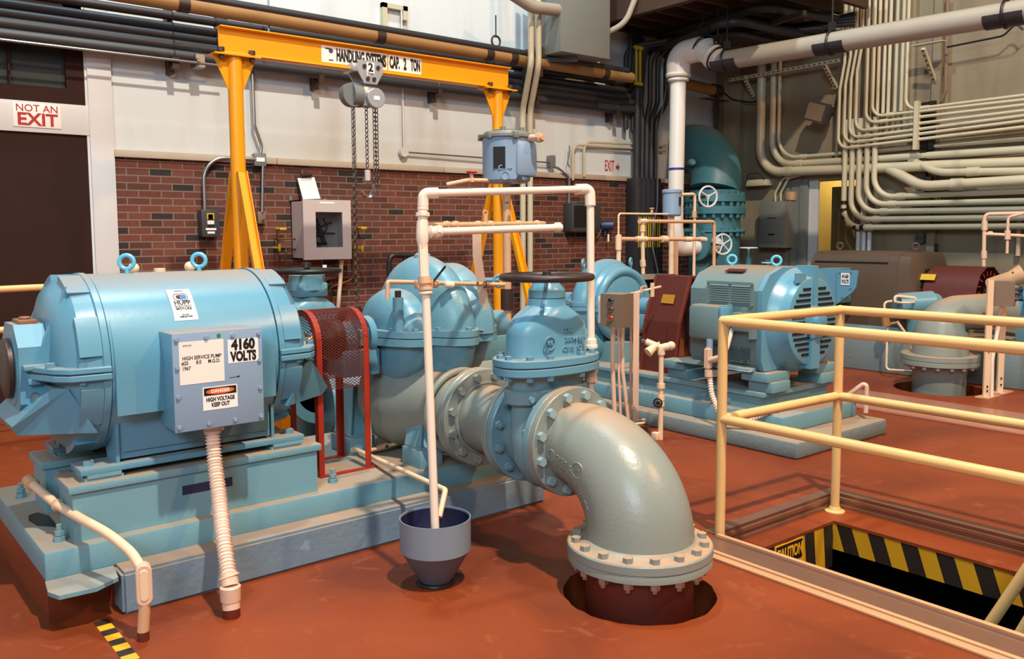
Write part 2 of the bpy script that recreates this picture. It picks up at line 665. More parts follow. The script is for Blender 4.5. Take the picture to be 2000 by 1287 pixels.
def text(T, name, s, c, right, upv, size, m, parent=None, sx=1.0, bold=0.0, depth=0.0008, lift=0.0, align='CENTER', bend=None, spacing=1.0, center=True):
    """lettering as a mesh: centre c, reading direction right, letter-up direction upv"""
    cu = bpy.data.curves.new(name, 'FONT')
    cu.body = s
    cu.size = size
    cu.align_x = align
    cu.align_y = 'CENTER'
    cu.offset = bold
    cu.extrude = depth
    cu.resolution_u = 3
    cu.space_character = spacing
    tmp = bpy.data.objects.new('tmp', cu)
    COL.objects.link(tmp)
    dg = bpy.context.evaluated_depsgraph_get()
    me = bpy.data.meshes.new_from_object(tmp.evaluated_get(dg))
    bpy.data.objects.remove(tmp)
    bpy.data.curves.remove(cu)
    me.name = name
    r = V(right).normalized()
    u = V(upv)
    u = (u - r * u.dot(r)).normalized()
    n = r.cross(u)
    o0 = V(c) - (T.base if T else Vector((0, 0, 0)))
    for v in me.vertices:
        x, y, z = v.co
        if bend:
            v.co = V(bend(x * sx, y, z)) - (T.base if T else Vector((0, 0, 0)))
        else:
            v.co = o0 + r * (x * sx) + u * y + n * (z + lift)
    me.materials.clear()
    me.materials.append(m)
    o = bpy.data.objects.new(name, me)
    COL.objects.link(o)
    if T:
        o.parent = parent if parent else T.o
    return o

def flange(b, c, d, r, t):
    """flange disc starting at c, thickness t along d, softened rim"""
    b.lathe(c, d, [(0, r - 0.004), (0.004, r), (t - 0.004, r), (t, r - 0.004)], n=48)
    return b

def stripe_material(name, axis_expr, period, c1, c2):
    """two-colour slanted hazard stripes: axis_expr = weights of x, y, z"""
    m = bpy.data.materials.new(name)
    m.use_nodes = True
    N, K = m.node_tree.nodes, m.node_tree.links
    bs = N['Principled BSDF']
    bs.inputs['Roughness'].default_value = 0.55
    tc = N.new('ShaderNodeTexCoord')
    vm = N.new('ShaderNodeVectorMath')
    vm.operation = 'DOT_PRODUCT'
    vm.inputs[1].default_value = axis_expr
    K.new(tc.outputs['Object'], vm.inputs[0])
    d = N.new('ShaderNodeMath')
    d.operation = 'DIVIDE'
    d.inputs[1].default_value = period
    K.new(vm.outputs['Value'], d.inputs[0])
    f = N.new('ShaderNodeMath')
    f.operation = 'FRACT'
    K.new(d.outputs[0], f.inputs[0])
    g = N.new('ShaderNodeMath')
    g.operation = 'GREATER_THAN'
    g.inputs[1].default_value = 0.5
    K.new(f.outputs[0], g.inputs[0])
    mx = N.new('ShaderNodeMix')
    mx.data_type = 'RGBA'
    mx.inputs[6].default_value = lin(c1) + (1,)
    mx.inputs[7].default_value = lin(c2) + (1,)
    K.new(g.outputs[0], mx.inputs[0])
    K.new(mx.outputs[2], bs.inputs['Base Color'])
    return m

X, Y, Z = Vector((1, 0, 0)), Vector((0, 1, 0)), Vector((0, 0, 1))
WY = 8.40      # brick wall plane
WX = 10.70     # right wall plane

# ================================================================== SETTING
hole = [(2.594 + 0.318 * math.cos(t * 2 * PI / 48) * (1 + 0.012 * math.sin(t * 2.3)), 2.404 + 0.318 * math.sin(t * 2 * PI / 48) * (1 + 0.012 * math.cos(t * 1.7))) for t in range(48)]
hatch = [(3.38, -1.2), (4.49, -1.2), (4.49, 2.645), (3.38, 2.645)]
ledge_in = [(3.40, -1.1), (4.25, -1.1), (4.25, 2.50), (3.40, 2.50)]
fh = [(1.995 + 0.085 * math.cos(t * PI / 12), 3.04 + 0.085 * math.sin(t * PI / 12)) for t in range(24)]
el = [(8.28 + 0.40 * math.cos(t * PI / 16), 3.82 + 0.40 * math.sin(t * PI / 16)) for t in range(32)]
b = B().plate([(-4.5, -6), (WX + 0.3, -6), (WX + 0.3, WY + 0.3), (-4.5, WY + 0.3)], [hole, hatch, fh, el], -0.08, 0.0)
floor_mat = floor_material()
fl = struct('floor', b, floor_mat)
b = B().plate(hatch, [ledge_in], -0.096, -0.08)
b.plate([(-4.5, -6), (WX + 0.3, -6), (WX + 0.3, WY + 0.3), (-4.5, WY + 0.3)], [hole, [(3.2, -1.4), (4.7, -1.4), (4.7, 2.8), (3.2, 2.8)], fh, el], -0.24, -0.081)
struct('trim_1', b, floor_mat)
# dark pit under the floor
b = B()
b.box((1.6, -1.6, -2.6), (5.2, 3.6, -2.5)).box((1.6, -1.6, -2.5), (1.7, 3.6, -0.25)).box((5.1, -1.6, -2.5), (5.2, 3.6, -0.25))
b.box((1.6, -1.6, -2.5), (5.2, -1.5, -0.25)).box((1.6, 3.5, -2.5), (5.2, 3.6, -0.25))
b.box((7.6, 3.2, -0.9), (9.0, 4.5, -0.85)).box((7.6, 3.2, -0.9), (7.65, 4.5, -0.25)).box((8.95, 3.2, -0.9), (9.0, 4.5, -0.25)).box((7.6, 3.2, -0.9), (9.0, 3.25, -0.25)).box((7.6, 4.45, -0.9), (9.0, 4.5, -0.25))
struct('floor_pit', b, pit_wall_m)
# striped lining of the hatch
st1 = stripe_material('hatch_stripes_long', (0, 1, -0.35), 0.180, (206, 150, 24), (38, 28, 22))
st2 = stripe_material('hatch_stripes_short', (1, 0, 0.12), 0.180, (38, 28, 22), (206, 150, 24))
b = B().box((4.252, -1.1, -0.24), (4.275, 2.52, -0.082))
struct('trim_2', b, st1)
b = B().box((3.40, 2.502, -0.34), (4.25, 2.525, -0.082))
struct('trim_3', b, st2)

ledge_z0, ledge_z1 = 2.209, 2.276
DX = 1.915     # right edge of the big brown door
b = B().box((2.10, WY, 0), (WX, WY + 0.3, ledge_z0))
struct('wall_back', b, brick_material(), base=(2.10, WY, 0.02))
b = B().box((2.10, WY + 0.012, ledge_z1), (WX + 0.3, WY + 0.3, 6.0))
b.box((-4.5, WY + 0.03, 2.64 + 1.0), (2.1, WY + 0.3, 6.0))
b.box((-4.5, WY + 0.05, 0), (-0.6, WY + 0.3, 3.7))
struct('wall_back_upper', b, wall_material('white_painted_wall', (208, 218, 222), (164, 140, 114), 0.35))
b = B()
x = 2.10
k = 0
while x < WX - 0.1:
    w = (0.62, 1.02, 1.02, 0.98)[k % 4] if k else 1.54
    b.box((x + (0.003 if k else 0), WY - 0.045, ledge_z0), (min(x + w, WX) - 0.003, WY + 0.02, ledge_z1), 0.006)
    x += w
    k += 1
b.box((8.86, WY - 0.001, ledge_z1), (9.35, WY + 0.02, 4.5))
struct('trim_4', b, limestone)
# pale pilaster strip beside the brick, door header
b = B().box((1.905, WY - 0.03, 0), (2.105, WY + 0.1, 6.0), 0.004).box((-1.0, WY - 0.02, 2.385), (1.905, WY + 0.1, 2.645), 0.003)
b.box((1.885, WY - 0.012, 0), (1.905, WY + 0.1, 6.0))
struct('trim_5', b, white_trim)
D = bpy.data.objects.new('door_1', None)
b = B().box((-0.6, WY + 0.005, 0), (1.885, WY + 0.1, 2.385)).box((-0.6, WY + 0.0, 2.645), (1.885, WY + 0.1, 2.78))
b.box((1.74, WY + 0.0, 2.78), (1.885, WY + 0.1, 3.9)).box((1.30, WY + 0.0, 2.78), (1.315, WY + 0.06, 3.9)).box((-0.6, WY + 0.0, 3.25), (1.885, WY + 0.1, 3.9)).box((0.80, WY, 2.78), (0.815, WY + .06, 3.25))
d1 = struct('door_1', b, door_brown)
b = B().box((-0.6, WY + 0.05, 2.78), (1.74, WY + 0.07, 3.9))
struct('window_1', b, dglass)
b = B().box((-4.6, -6, 0), (-4.5, WY, 4.0))
struct('wall_left', b, wall_material('plaster_left', (200, 196, 186), (150, 130, 110), 0.3))

# right wall with doorway (y 6.35 .. 6.78 opening towards the yellow room)
dy0, dy1, dz = 5.95, 6.80, 2.20
b = B()
b.box((WX, dy1, 0), (WX + 0.25, WY + 0.3, 6.5)).box((WX, dy0, dz), (WX + 0.25, dy1, 6.5)).box((WX, -2, 0), (WX + 0.25, dy0, 6.5))
b.box((WX - 0.06, 5.03, 0), (WX, 5.13, 6.5))
b.box((WX - 0.10, 7.9, 0), (WX, 8.2, 6.0))
struct('wall_right', b, wall_material('beige_painted_wall', (142, 132, 110), (94, 76, 56), 0.5))
b = B().box((WX - 0.05, dy1, 0), (WX + 0.26, dy1 + 0.12, dz + 0.02), 0.005).box((WX - 0.03, dy1 + 0.12, 0), (WX, dy1 + 0.26, dz + 0.02))
b.box((WX - 0.02, dy1 + 0.3, 0), (WX, dy1 + 0.42, dz + 0.1), 0.004)
struct('trim_6', b, panel_gray)
# the yellow room seen through the doorway
b = B().box((WX + 1.2, 5.2, 0), (WX + 1.25, 8.2, 2.8)).box((WX + 0.25, 8.1, 0), (WX + 1.25, 8.2, 2.8)).box((WX + 0.25, 5.2, 0), (WX + 1.25, 5.25, 2.8)).box((WX + 0.25, 5.2, 2.75), (WX + 1.25, 8.2, 2.8)).box((WX + 0.25, 5.2, -0.05), (WX + 1.25, 8.2, 0))
struct('wall_room_beyond', b, yellow_room)
b = B().box((WX + 0.27, 6.0, 0), (WX + 0.33, 6.62, 2.12), 0.004)
b.box((WX + 0.26, 6.5, 1.0), (WX + 0.27, 6.55, 1.15))
struct('door_2', b, mat('olive_door_paint', (96, 82, 48), 0.6))
lamp('doorway_room_light', 'AREA', (WX + 0.7, 7.0, 2.6), (WX + 0.7, 7.0, 0), 14, (1.0, 0.85, 0.6), 0.5)
b = B().box((WX - 0.02, 5.95, 0), (WX + 0.02, 6.02, dz)).box((WX + 0.0, 6.66, 0.0), (WX + 0.03, 6.80, dz))
struct('trim_7', b, white_trim)
# low timber soffit above the far corner
b = B().box((7.9, 5.6, 4.42), (10.15, 6.5, 4.55)).box((7.9, 6.5, 4.42), (WX, WY + 0.3, 4.55))
for i in range(9):
    yy = 5.7 + i * 0.33
    b.box((7.95, yy, 4.22), (WX if yy > 6.5 else 10.15, yy + 0.07, 4.42))
b.box((7.9, 5.55, 4.15), (8.0, WY, 4.42))
struct('ceiling', b, ceil_wood)
b = B()
for i in range(5):
    yy = 6.9 + i * 0.33
    b.box((8.0, yy + 0.12, 4.36), (WX, yy + 0.2, 4.42))
struct('trim_8', b, mat('pale_ceiling_strip', (150, 128, 96), 0.7))
# pale trench cover strip set in the floor
b = B().box((6.86, -2.0, 0.0), (7.60, 4.25, 0.012), 0.003).box((6.80, -2.0, 0.0), (6.86, 4.25, 0.02), 0.003)
solo('trench_cover', b, mat('pinkish_steel_cover', (186, 128, 104), 0.3, metal=0.1, var=0.08), 'long pale pinkish cover strip set in the red floor beyond the railing', 'floor cover', (7.2, 1.0, 0.0))

# ================================================================== PUMP 1: plinth and steel base
b = B()
def slab(b, pts, z0, z1):
    b.loft([[(p[0], p[1], z0) for p in pts], [(p[0] , p[1], z1) for p in pts]])
slab(b, [(-0.005, -0.005), (2.24, 0.0), (2.24, 0.5), (0.0, 0.5)], 0, 0.172)
T = Thing('equipment_plinth', 'stepped pale blue painted concrete plinth under the nearest motor and pump', 'plinth', (0.9, 0.6, 0), frame=PUMP)
bmesh.ops.bevel(b.bm, geom=list(b.bm.edges), offset=0.012, segments=2, affect='EDGES')
T.part('lower_step', b, concrete_blue)
b = B().box((-0.25, 0.125, 0.163), (2.24, 1.25, 0.277), 0.010)
T.part('upper_slab', b, base_blue)
T.part('red_footing', B().box((-0.245, 0.120, 0), (2.2, 1.24, 0.164)), floor_mat, label='footing painted red like the floor')
b = B().prism([(-0.25, 0.13, 0.166), (-0.262, 0.02, 0.162), (-0.235, -0.03, 0.156), (-0.11, -0.045, 0.158), (-0.02, -0.01, 0.165), (-0.0, 0.13, 0.166)], (0, 0, -0.016))
T.part('mortar_ledge', b, base_blue)
for (u, v) in ((-0.17, 0.24), (-0.17, 1.0), (1.06, 0.26), (1.25, 1.1)):
    c = B().cyl((u, v, 0.277), (u, v, 0.345), 0.011, n=10)
    c.hexa((u, v, 0.277), Z, 0.024, 0.022)
    c.hexa((u, v, 0.302), Z, 0.019, 0.018)
    T.part('anchor_bolt', c, base_blue)

oil = [(-0.21, 0.55), (-0.16, 0.44), (-0.08, 0.40), (-0.03, 0.30), (-0.10, 0.36), (-0.13, 0.40), (-0.10, 0.50), (-0.135, 0.62), (-0.18, 0.66)]
oil = [(-0.215, 0.60), (-0.20, 0.50), (-0.15, 0.44), (-0.135, 0.36), (-0.132, 0.62), (-0.16, 0.70), (-0.20, 0.68)]
T.part('oil_stain', B().prism([(p[0], p[1], 0.2772) for p in oil], (0, 0, 0.0006)), mat('dark_oil_stain', (34, 34, 30), 0.35, var=0.3), label='dark oil stain on the plinth top')
T = Thing('motor_base', 'blue box-section steel motor base with two long beams on the near plinth', 'motor base', (0.4, 0.5, 0.277), frame=PUMP)
for v0, v1 in ((0.175, 0.40), (0.66, 0.90)):
    b = B().box((-0.13, v0, 0.277), (0.935, v1, 0.476))
    b.box((-0.145, v0 - 0.012, 0.476), (0.955, v1 + 0.012, 0.507), 0.003)
    T.part('support_beam', b, base_blue)
b = B().box((0.30, 0.1735, 0.385), (0.52, 0.176, 0.425))
T.part('name_plate', b, mat('navy_plate', (32, 40, 74), 0.6), label='dark navy rectangular plate')
b = B().box((-0.08, 0.40, 0.30), (-0.04, 0.66, 0.46)).box((0.86, 0.40, 0.30), (0.90, 0.66, 0.46))
T.part('cross_member', b, base_blue)

# ================================================================== MOTOR 1
A = 0.53          # axis v
ZA = 0.955        # axis height
R = 0.38
T = Thing('electric_motor', 'largest light blue horizontal electric motor with junction box and maker sticker', 'electric motor', (0.38, A, 0.507), frame=PUMP)
motor1 = T
o = (0, A, ZA)
b = B().lathe(o, X, [(0.03, R - 0.012), (0.035, R), (0.745, R), (0.75, R - 0.012)], n=72)
T.part('stator_body', b, blue)
# rolled cover panel standing off the body's front lower side
b = B()
loops = []
for uu in (0.055, 0.705):
    L_ = []
    for k in range(13):
        a_ = math.radians(150 + k * 4.2)
        L_.append((uu, A + math.cos(a_) * (R + 0.012), ZA + math.sin(a_) * (R + 0.012)))
    L_.append((uu, A - (R + 0.012) * 0.955, ZA - 0.165))
    for q in list(reversed(L_)):
        L_.append((q[0], q[1] + 0.006, q[2] + 0.0))
    loops.append(L_)
b = B()
pan = []
for k in range(9):
    a_ = math.radians(148 + 4 * k)
    pan.append((A + math.cos(a_) * (R + 0.0015 + 0.0008 * k), ZA + math.sin(a_) * (R + 0.0015 + 0.0008 * k)))
pan += [(A - 0.389, 0.90), (A - 0.386, 0.77), (A - 0.378, 0.77), (A - 0.374, 0.955), (A - 0.34, 1.10)]
b.loft([[(0.045, p[0], p[1]) for p in pan], [(0.725, p[0], p[1]) for p in pan]])
T.part('cover_panel', b, blue)
# end brackets, split at the axis
def bracket(side):
    s = side
    u0 = 0.03 if s < 0 else 0.75
    prof = [(0, R + 0.006), (0.025, R + 0.006), (0.03, R - 0.004), (0.10, R - 0.012), (0.15, R - 0.06), (0.17, R - 0.12), (0.18, 0.17)]
    b = B().lathe((u0, A, ZA), (s, 0, 0), prof, n=64)
    # raised pads around the rim
    for k in range(8):
        a_ = 2 * PI * k / 8 + PI / 8
        c, d = math.cos(a_), math.sin(a_)
        pts = []
        for da in (-0.22, -0.1, 0.1, 0.22):
            pts.append((A + math.cos(a_ + da) * (R + 0.004), ZA + math.sin(a_ + da) * (R + 0.004)))
        inner = [(A + math.cos(a_ + da) * (R - 0.05), ZA + math.sin(a_ + da) * (R - 0.05)) for da in (0.22, 0.1, -0.1, -0.22)]
        b.prism([(u0 + s * 0.028, p[0], p[1]) for p in pts + inner], (s * 0.085, 0, 0))
    return b
lb = T.part('end_bracket', bracket(-1), blue)
rb = T.part('end_bracket', bracket(1), blue)
# split flanges (horizontal ledges with bolts) on both brackets
for s, u0 in ((-1, 0.03), (1, 0.75)):
    for vs_ in (-1, 1):
        b = B()
        for z0, z1 in ((ZA - 0.03, ZA - 0.004), (ZA, ZA + 0.024)):
            pts = [(u0, A + vs_ * 0.40), (u0 + s * 0.15, A + vs_ * 0.385), (u0 + s * 0.20, A + vs_ * 0.33), (u0 + s * 0.27, A + vs_ * 0.16), (u0 + s * 0.20, A + vs_ * 0.10), (u0, A + vs_ * 0.2)]
            b.loft([[(p[0], p[1], z0) for p in pts], [(p[0], p[1], z1) for p in pts]])
        bmesh.ops.bevel(b.bm, geom=list(b.bm.edges), offset=0.004, segments=1, affect='EDGES')
        T.part('split_flange', b, blue, parent=(lb if s < 0 else rb))
    T.bolts([(u0 + s * 0.10, A - 0.36, ZA + 0.024), (u0 + s * 0.20, A - 0.28, ZA + 0.024), (u0 + s * 0.10, A - 0.36, ZA - 0.045)], Z, 0.018, 0.018, blue, parent=(lb if s < 0 else rb))
    # radial rib and lower air scoop wedge
    b = B().prism([(u0 + s * 0.15, A - 0.33, ZA - 0.06), (u0 + s * 0.20, A - 0.30, ZA - 0.055), (u0 + s * 0.33, A - 0.20, ZA - 0.21), (u0 + s * 0.31, A - 0.18, ZA - 0.25), (u0 + s * 0.05, A - 0.34, ZA - 0.25)], (0, 0.42, 0))
    T.part('air_scoop', b, blue, parent=(lb if s < 0 else rb))
    b = B().prism([(u0 + s * 0.11, A - 0.20, ZA + 0.34), (u0 + s * 0.24, A - 0.17, ZA + 0.02), (u0 + s * 0.11, A - 0.17, ZA + 0.02)], (0, 0.035, 0))
    T.part('rib', b, blue, parent=(lb if s < 0 else rb))
    b = B().prism([(u0 + s * 0.11, A + 0.16, ZA + 0.34), (u0 + s * 0.24, A + 0.17, ZA + 0.02), (u0 + s * 0.11, A + 0.17, ZA + 0.02)], (0, 0.035, 0))
    T.part('rib', b, blue, parent=(lb if s < 0 else rb))
# bearing housing on the free end
b = B().lathe((-0.14, A, ZA), (-1, 0, 0), [(0, 0.16), (0.12, 0.16), (0.125, 0.155)], n=40)
b.prism([(-0.15, A - 0.17, ZA - 0.13), (-0.15, A - 0.17, ZA + 0.10), (-0.15, A - 0.09, ZA + 0.185), (-0.15, A + 0.09, ZA + 0.185), (-0.15, A + 0.17, ZA + 0.10), (-0.15, A + 0.17, ZA - 0.13), (-0.15, A + 0.09, ZA - 0.19), (-0.15, A - 0.09, ZA - 0.19)], (-0.11, 0, 0))
bh = T.part('bearing_housing', b, blue)
b = B().lathe((-0.26, A, ZA), (-1, 0, 0), [(0, 0.125), (0.025, 0.125), (0.03, 0.11), (0.035, 0.07)], n=40)
bc = T.part('bearing_cap', b, iron, parent=bh)
b = B().box((-0.235, A - 0.07, ZA + 0.185), (-0.165, A + 0.07, ZA + 0.20), 0.003).torus((-0.2, A, ZA + 0.205), Z, 0.018, 0.006, 16, 8)
T.part('inspection_cover', b, mat('rusty_brown_cover', (140, 96, 66), 0.5), parent=bh, label='rusty brown inspection cover')
b = B().box((-0.25, A - 0.215, ZA + 0.01), (-0.17, A - 0.165, ZA + 0.03), 0.004).box((-0.235, A - 0.2, ZA - 0.05), (-0.19, A - 0.165, ZA - 0.025), 0.004)
T.part('lug', b, blue, parent=bh)
b = B().cyl((-0.21, A - 0.17, ZA - 0.10), (-0.21, A - 0.225, ZA - 0.10), 0.016, n=12)
T.part('drain_plug', b, steel, parent=bh, label='shiny steel drain plug')
# foot plates with webs
for v0, v1 in ((A - 0.33, A - 0.16), (A + 0.16, A + 0.33)):
    b = B().box((-0.09, v0, 0.533), (0.885, v1, 0.558), 0.003)
    vm_ = v0 if v0 < A else v1
    for uu in (0.055, 0.735):
        b.prism([(uu, vm_ + (0.03 if v0 < A else -0.03), 0.558), (uu, A - 0.30 if v0 < A else A + 0.30, 0.82), (uu, A - 0.12 if v0 < A else A + 0.12, 0.66), (uu, v1 if v0 < A else v0, 0.558)], (0.014, 0, 0))
    b.box((0.06, (v0 + 0.04) if v0 < A else (v1 - 0.06), 0.57), (0.73, (v0 + 0.06) if v0 < A else (v1 - 0.04), 0.73))
    T.part('mounting_foot', b, blue)
    for u0, u1 in ((-0.075, 0.075), (0.72, 0.88)):
        T.part('shim_pack', B().box((u0, v0 + 0.004, 0.507), (u1, v1, 0.519)).box((u0 + 0.01, v0 - 0.002, 0.518), (u1 - 0.01, v1, 0.533)), base_blue)
T.bolts([(-0.045, A - 0.26, 0.558), (0.84, A - 0.26, 0.558), (-0.045, A + 0.26, 0.558), (0.84, A + 0.26, 0.558)], Z, 0.022, 0.02, blue)
b = B().box((0.08, A - 0.30, 0.60), (0.72, A + 0.30, 0.74))
b.cyl((0.075, A, 0.70), (0.08, A, 0.70), 0.1)
T.part('lower_shroud', b, blue)
# junction box
jx0, jx1, jy0, jy1, jz0, jz1 = 0.228, 0.600, 0.0, 0.20, 0.700, 1.102
b = B().box((jx0, jy0 + 0.012, jz0), (jx1, jy1, jz1), 0.006)
jb = T.part('junction_box', b, blue)
b = B().box((jx0 - 0.004, jy0, jz0 - 0.003), (jx1 + 0.004, jy0 + 0.012, jz1 + 0.003), 0.004)
T.part('box_lid', b, box_blue, parent=jb)
pts = []
for fx in (0.02, 0.36, 0.66, 0.98):
    pts += [(jx0 + (jx1 - jx0) * fx, jy0, jz1 - 0.022), (jx0 + (jx1 - jx0) * fx, jy0, jz0 + 0.02)]
for fz in (0.36, 0.66):
    pts += [(jx0 + 0.01, jy0, jz0 + (jz1 - jz0) * fz), (jx1 - 0.01, jy0, jz0 + (jz1 - jz0) * fz)]
pts = [(min(max(p[0], jx0 + 0.012), jx1 - 0.012), p[1], p[2]) for p in pts]
T.bolts(pts, -Y, 0.009, 0.008, box_blue, parent=jb)
def sign(T, u0, u1, z0, z1, v, m=white_lbl, name='sign', parent=None, label=None):
    return T.part(name, B().box((u0, v - 0.0012, z0), (u1, v, z1)), m, parent=parent, label=label)
yf = -0.002
sign(T, 0.250, 0.434, 0.892, 1.068, 0.0, paper, 'paper_notice', jb, 'off-white paper notice with pump number')
def jt(s, u, z, size, m=text_black, sx=1.0, bold=0.0, v=-0.0016, al='CENTER'):
    text(T, 'lettering', s, (u, v, z), X, Z, size, m, parent=jb, sx=sx, bold=bold, align=al, depth=0.0004)
jt('HIGH SERVICE PUMP', 0.342, 1.000, 0.0215, sx=0.82, bold=0.0003)
jt('#25', 0.272, 0.980, 0.0215, sx=0.82, bold=0.0003)
jt('8.0', 0.328, 0.980, 0.0215, sx=0.82, bold=0.0003)
jt('M.G.D.', 0.392, 0.980, 0.0215, sx=0.82, bold=0.0003)
jt('1967', 0.277, 0.958, 0.0215, sx=0.82, bold=0.0003)
jt('-KW-JH', 0.282, 1.052, 0.011)
b = B().box((0.452, -0.001, 0.962), (0.585, 0.0, 1.062), 0.0)
T.part('voltage_sign', b, white_lbl, parent=jb, label='white sign reading 4160 volts')
jt('4160', 0.5185, 1.037, 0.060, sx=0.84, bold=0.0032)
jt('VOLTS', 0.5185, 0.987, 0.056, sx=0.66, bold=0.003)
sign(T, 0.340, 0.487, 0.775, 0.872, 0.0, white_lbl, 'danger_sign', jb, 'white danger high voltage sign')
T.part('danger_panel', B().box((0.345, -0.002, 0.836), (0.482, -0.001, 0.868)), text_black, parent=jb)
b = B()
b.loft([[(0.4135 + 0.060 * math.cos(t * PI / 16), -0.0022 - k * 0.0006, 0.852 + 0.0125 * math.sin(t * PI / 16)) for t in range(32)] for k in range(2)])
T.part('danger_oval', b, orange_lbl, parent=jb)
jt('DANGER', 0.4135, 0.852, 0.0195, white_lbl, 1.0, 0.0005, -0.0032)
jt('HIGH VOLTAGE', 0.4135, 0.818, 0.0235, sx=0.72, bold=0.0009)
jt('KEEP OUT', 0.4135, 0.795, 0.0235, sx=0.72, bold=0.0009)
T.part('green_sticker', B().cyl((0.415, -0.0012, 1.083), (0.415, 0.0, 1.083), 0.009), green_dot, parent=jb)
b = B().beam((0.455, -0.001, 0.902), (0.492, -0.001, 0.903), 0.0012, 0.001).prism([(0.49, -0.001, 0.899), (0.502, -0.001, 0.903), (0.49, -0.001, 0.908)], (0, 0.001, 0))
T.part('arrow_mark', b, text_black, parent=jb)
# sticker wrapped on the stator
ang0 = math.radians(139)
def wrap(x, y, z, uc=0.353, zc=0.0, rr=R + 0.0025):
    x, y = x * 0.96, y * 1.16
    a_ = ang0 + y / rr * -1.0
    return (uc + x, A + math.cos(a_) * (rr + z), ZA + math.sin(a_) * (rr + z))
b = B()
loops = []
for k in range(9):
    yy = -0.072 + 0.144 * k / 8
    loops.append([wrap(-0.052, yy, 0), wrap(0.052, yy, 0), wrap(0.052, yy, 0.0012), wrap(-0.052, yy, 0.0012)])
b.loft(loops)
stk = T.part('maker_sticker', b, white_lbl, label='white maker sticker with two rings')
def st(s, y, size, sx=1.0, bold=0.0005, m=text_black):
    text(T, 'lettering', s, (0, 0, 0), X, Z, size, m, parent=stk, sx=sx, bold=bold, depth=0.0003,
         bend=lambda x, yy, z: wrap(x, y + yy, z + 0.0018))
st('HUPP', 0.003, 0.026, 1.15, 0.0011)
st('ELECTRIC', -0.0135, 0.0135, 1.25, 0.0003)
st('MOTORS', -0.0245, 0.0135, 1.25, 0.0006)
st('CALL NOW', -0.050, 0.006)
st('1-888-369-0787', -0.058, 0.0085, 1.1)
st('A DIVISION OF', 0.0625, 0.005, 1.2)
def ringmesh(cx, cy, r, w):
    b = B()
    L = []
    n = 28
    for rr_, zz in ((r - w, 0.0013), (r, 0.0013), (r, 0.0021), (r - w, 0.0021)):
        L.append([wrap(cx + rr_ * math.cos(2 * PI * k / n), cy + rr_ * math.sin(2 * PI * k / n), zz) for k in range(n)])
    R_ = [[b.bm.verts.new(V(p)) for p in q] for q in L]
    for i in range(4):
        b.skin(R_[i], R_[(i + 1) % 4])
    return b
T.part('logo_ring', ringmesh(-0.014, 0.031, 0.019, 0.0032), text_black, parent=stk)
T.part('logo_ring', ringmesh(0.014, 0.031, 0.019, 0.0032), text_black, parent=stk)
T.part('logo_disc', ringmesh(0.014, 0.031, 0.0125, 0.0122), blue_lbl, parent=stk)
T.part('logo_disc', ringmesh(-0.010, 0.031, 0.010, 0.0095), text_black, parent=stk)
# lifting eyes and caps on top
for uu in (0.207, 0.527):
    b = B().torus((uu, A - 0.02, ZA + R + 0.048), (0.55, 1, 0), 0.030, 0.0095, 28, 10)
    b.cyl((uu, A - 0.02, ZA + R - 0.005), (uu, A - 0.02, ZA + R + 0.022), 0.010, n=12)
    T.part('lifting_eye', b, mat('bright_sky_blue', (100, 190, 225), 0.3) if uu < 0.3 else bpy.data.materials['bright_sky_blue'])
for uu, k in ((0.29, 1), (0.55, 1), (0.385, 0)):
    b = B()
    if k:
        b.cyl((uu, A + 0.17, ZA + R - 0.05), (uu, A + 0.17, ZA + R - 0.012), 0.016, n=12).sphere((uu, A + 0.17, ZA + R + 0.012), 0.026, 16)
    else:
        b.cyl((uu, A + 0.10, ZA + R - 0.03), (uu, A + 0.10, ZA + R + 0.012), 0.026, n=20)
    T.part('breather_cap', b, cream)
b = B().cyl((0.93, A, ZA), (1.12, A, ZA), 0.045, n=20)
T.part('shaft', b, steel)

# flexible hose from the junction box to the floor
hose = Thing('flexible_conduit', 'ribbed cream flexible hose running from the blue junction box to the floor', 'hose', (0.32, -0.293, 0.0), frame=PUMP)
path = fil([(0.405, 0.085, 0.70), (0.403, 0.07, 0.56), (0.385, -0.02, 0.42), (0.345, -0.16, 0.28), (0.325, -0.255, 0.16)], 0.5, 6)
# resample for ribs
def resample(pts, step):
    out = [pts[0]]
    acc = 0
    for a_, c_ in zip(pts[:-1], pts[1:]):
        seg = (c_ - a_)
        L = seg.length
        t = step - acc
        while t <= L:
            out.append(a_ + seg * (t / L))
            t += step
        acc = L - (t - step)
    return out
rp = resample(path, 0.0031)
b = B().tube(rp, [0.0285 + 0.0045 * math.cos(i * 2 * PI / 4.6) for i in range(len(rp))], n=20)
hose.part('hose', b, rubber_hose)
b = B().cyl((0.405, 0.087, 0.702), (0.405, 0.083, 0.655), 0.034, n=24).cyl((0.452, 0.08, 0.675), (0.43, 0.08, 0.675), 0.010, n=10).torus((0.405, 0.086, 0.67), Z, 0.034, 0.004)
hose.part('upper_connector', b, pvc)
b = B().cyl((0.326, -0.25, 0.165), (0.322, -0.275, 0.12), 0.034, n=24).lathe((0.321, -0.278, 0.06), Z, [(0, 0.035), (0.005, 0.039), (0.06, 0.041), (0.065, 0.036)], n=14)
b.cyl((0.32, -0.285, 0.032), (0.321, -0.28, 0.062), 0.034, n=24)
b.torus((0.327, -0.255, 0.15), (0.1, -0.5, -1), 0.036, 0.005)
hose.part('lower_connector', b, pink_fit)
b = B().cyl((0.32, -0.285, -0.02), (0.32, -0.285, 0.034), 0.034, n=24)
hose.part('floor_stub', b, pit_red, label='stub painted red like the floor')

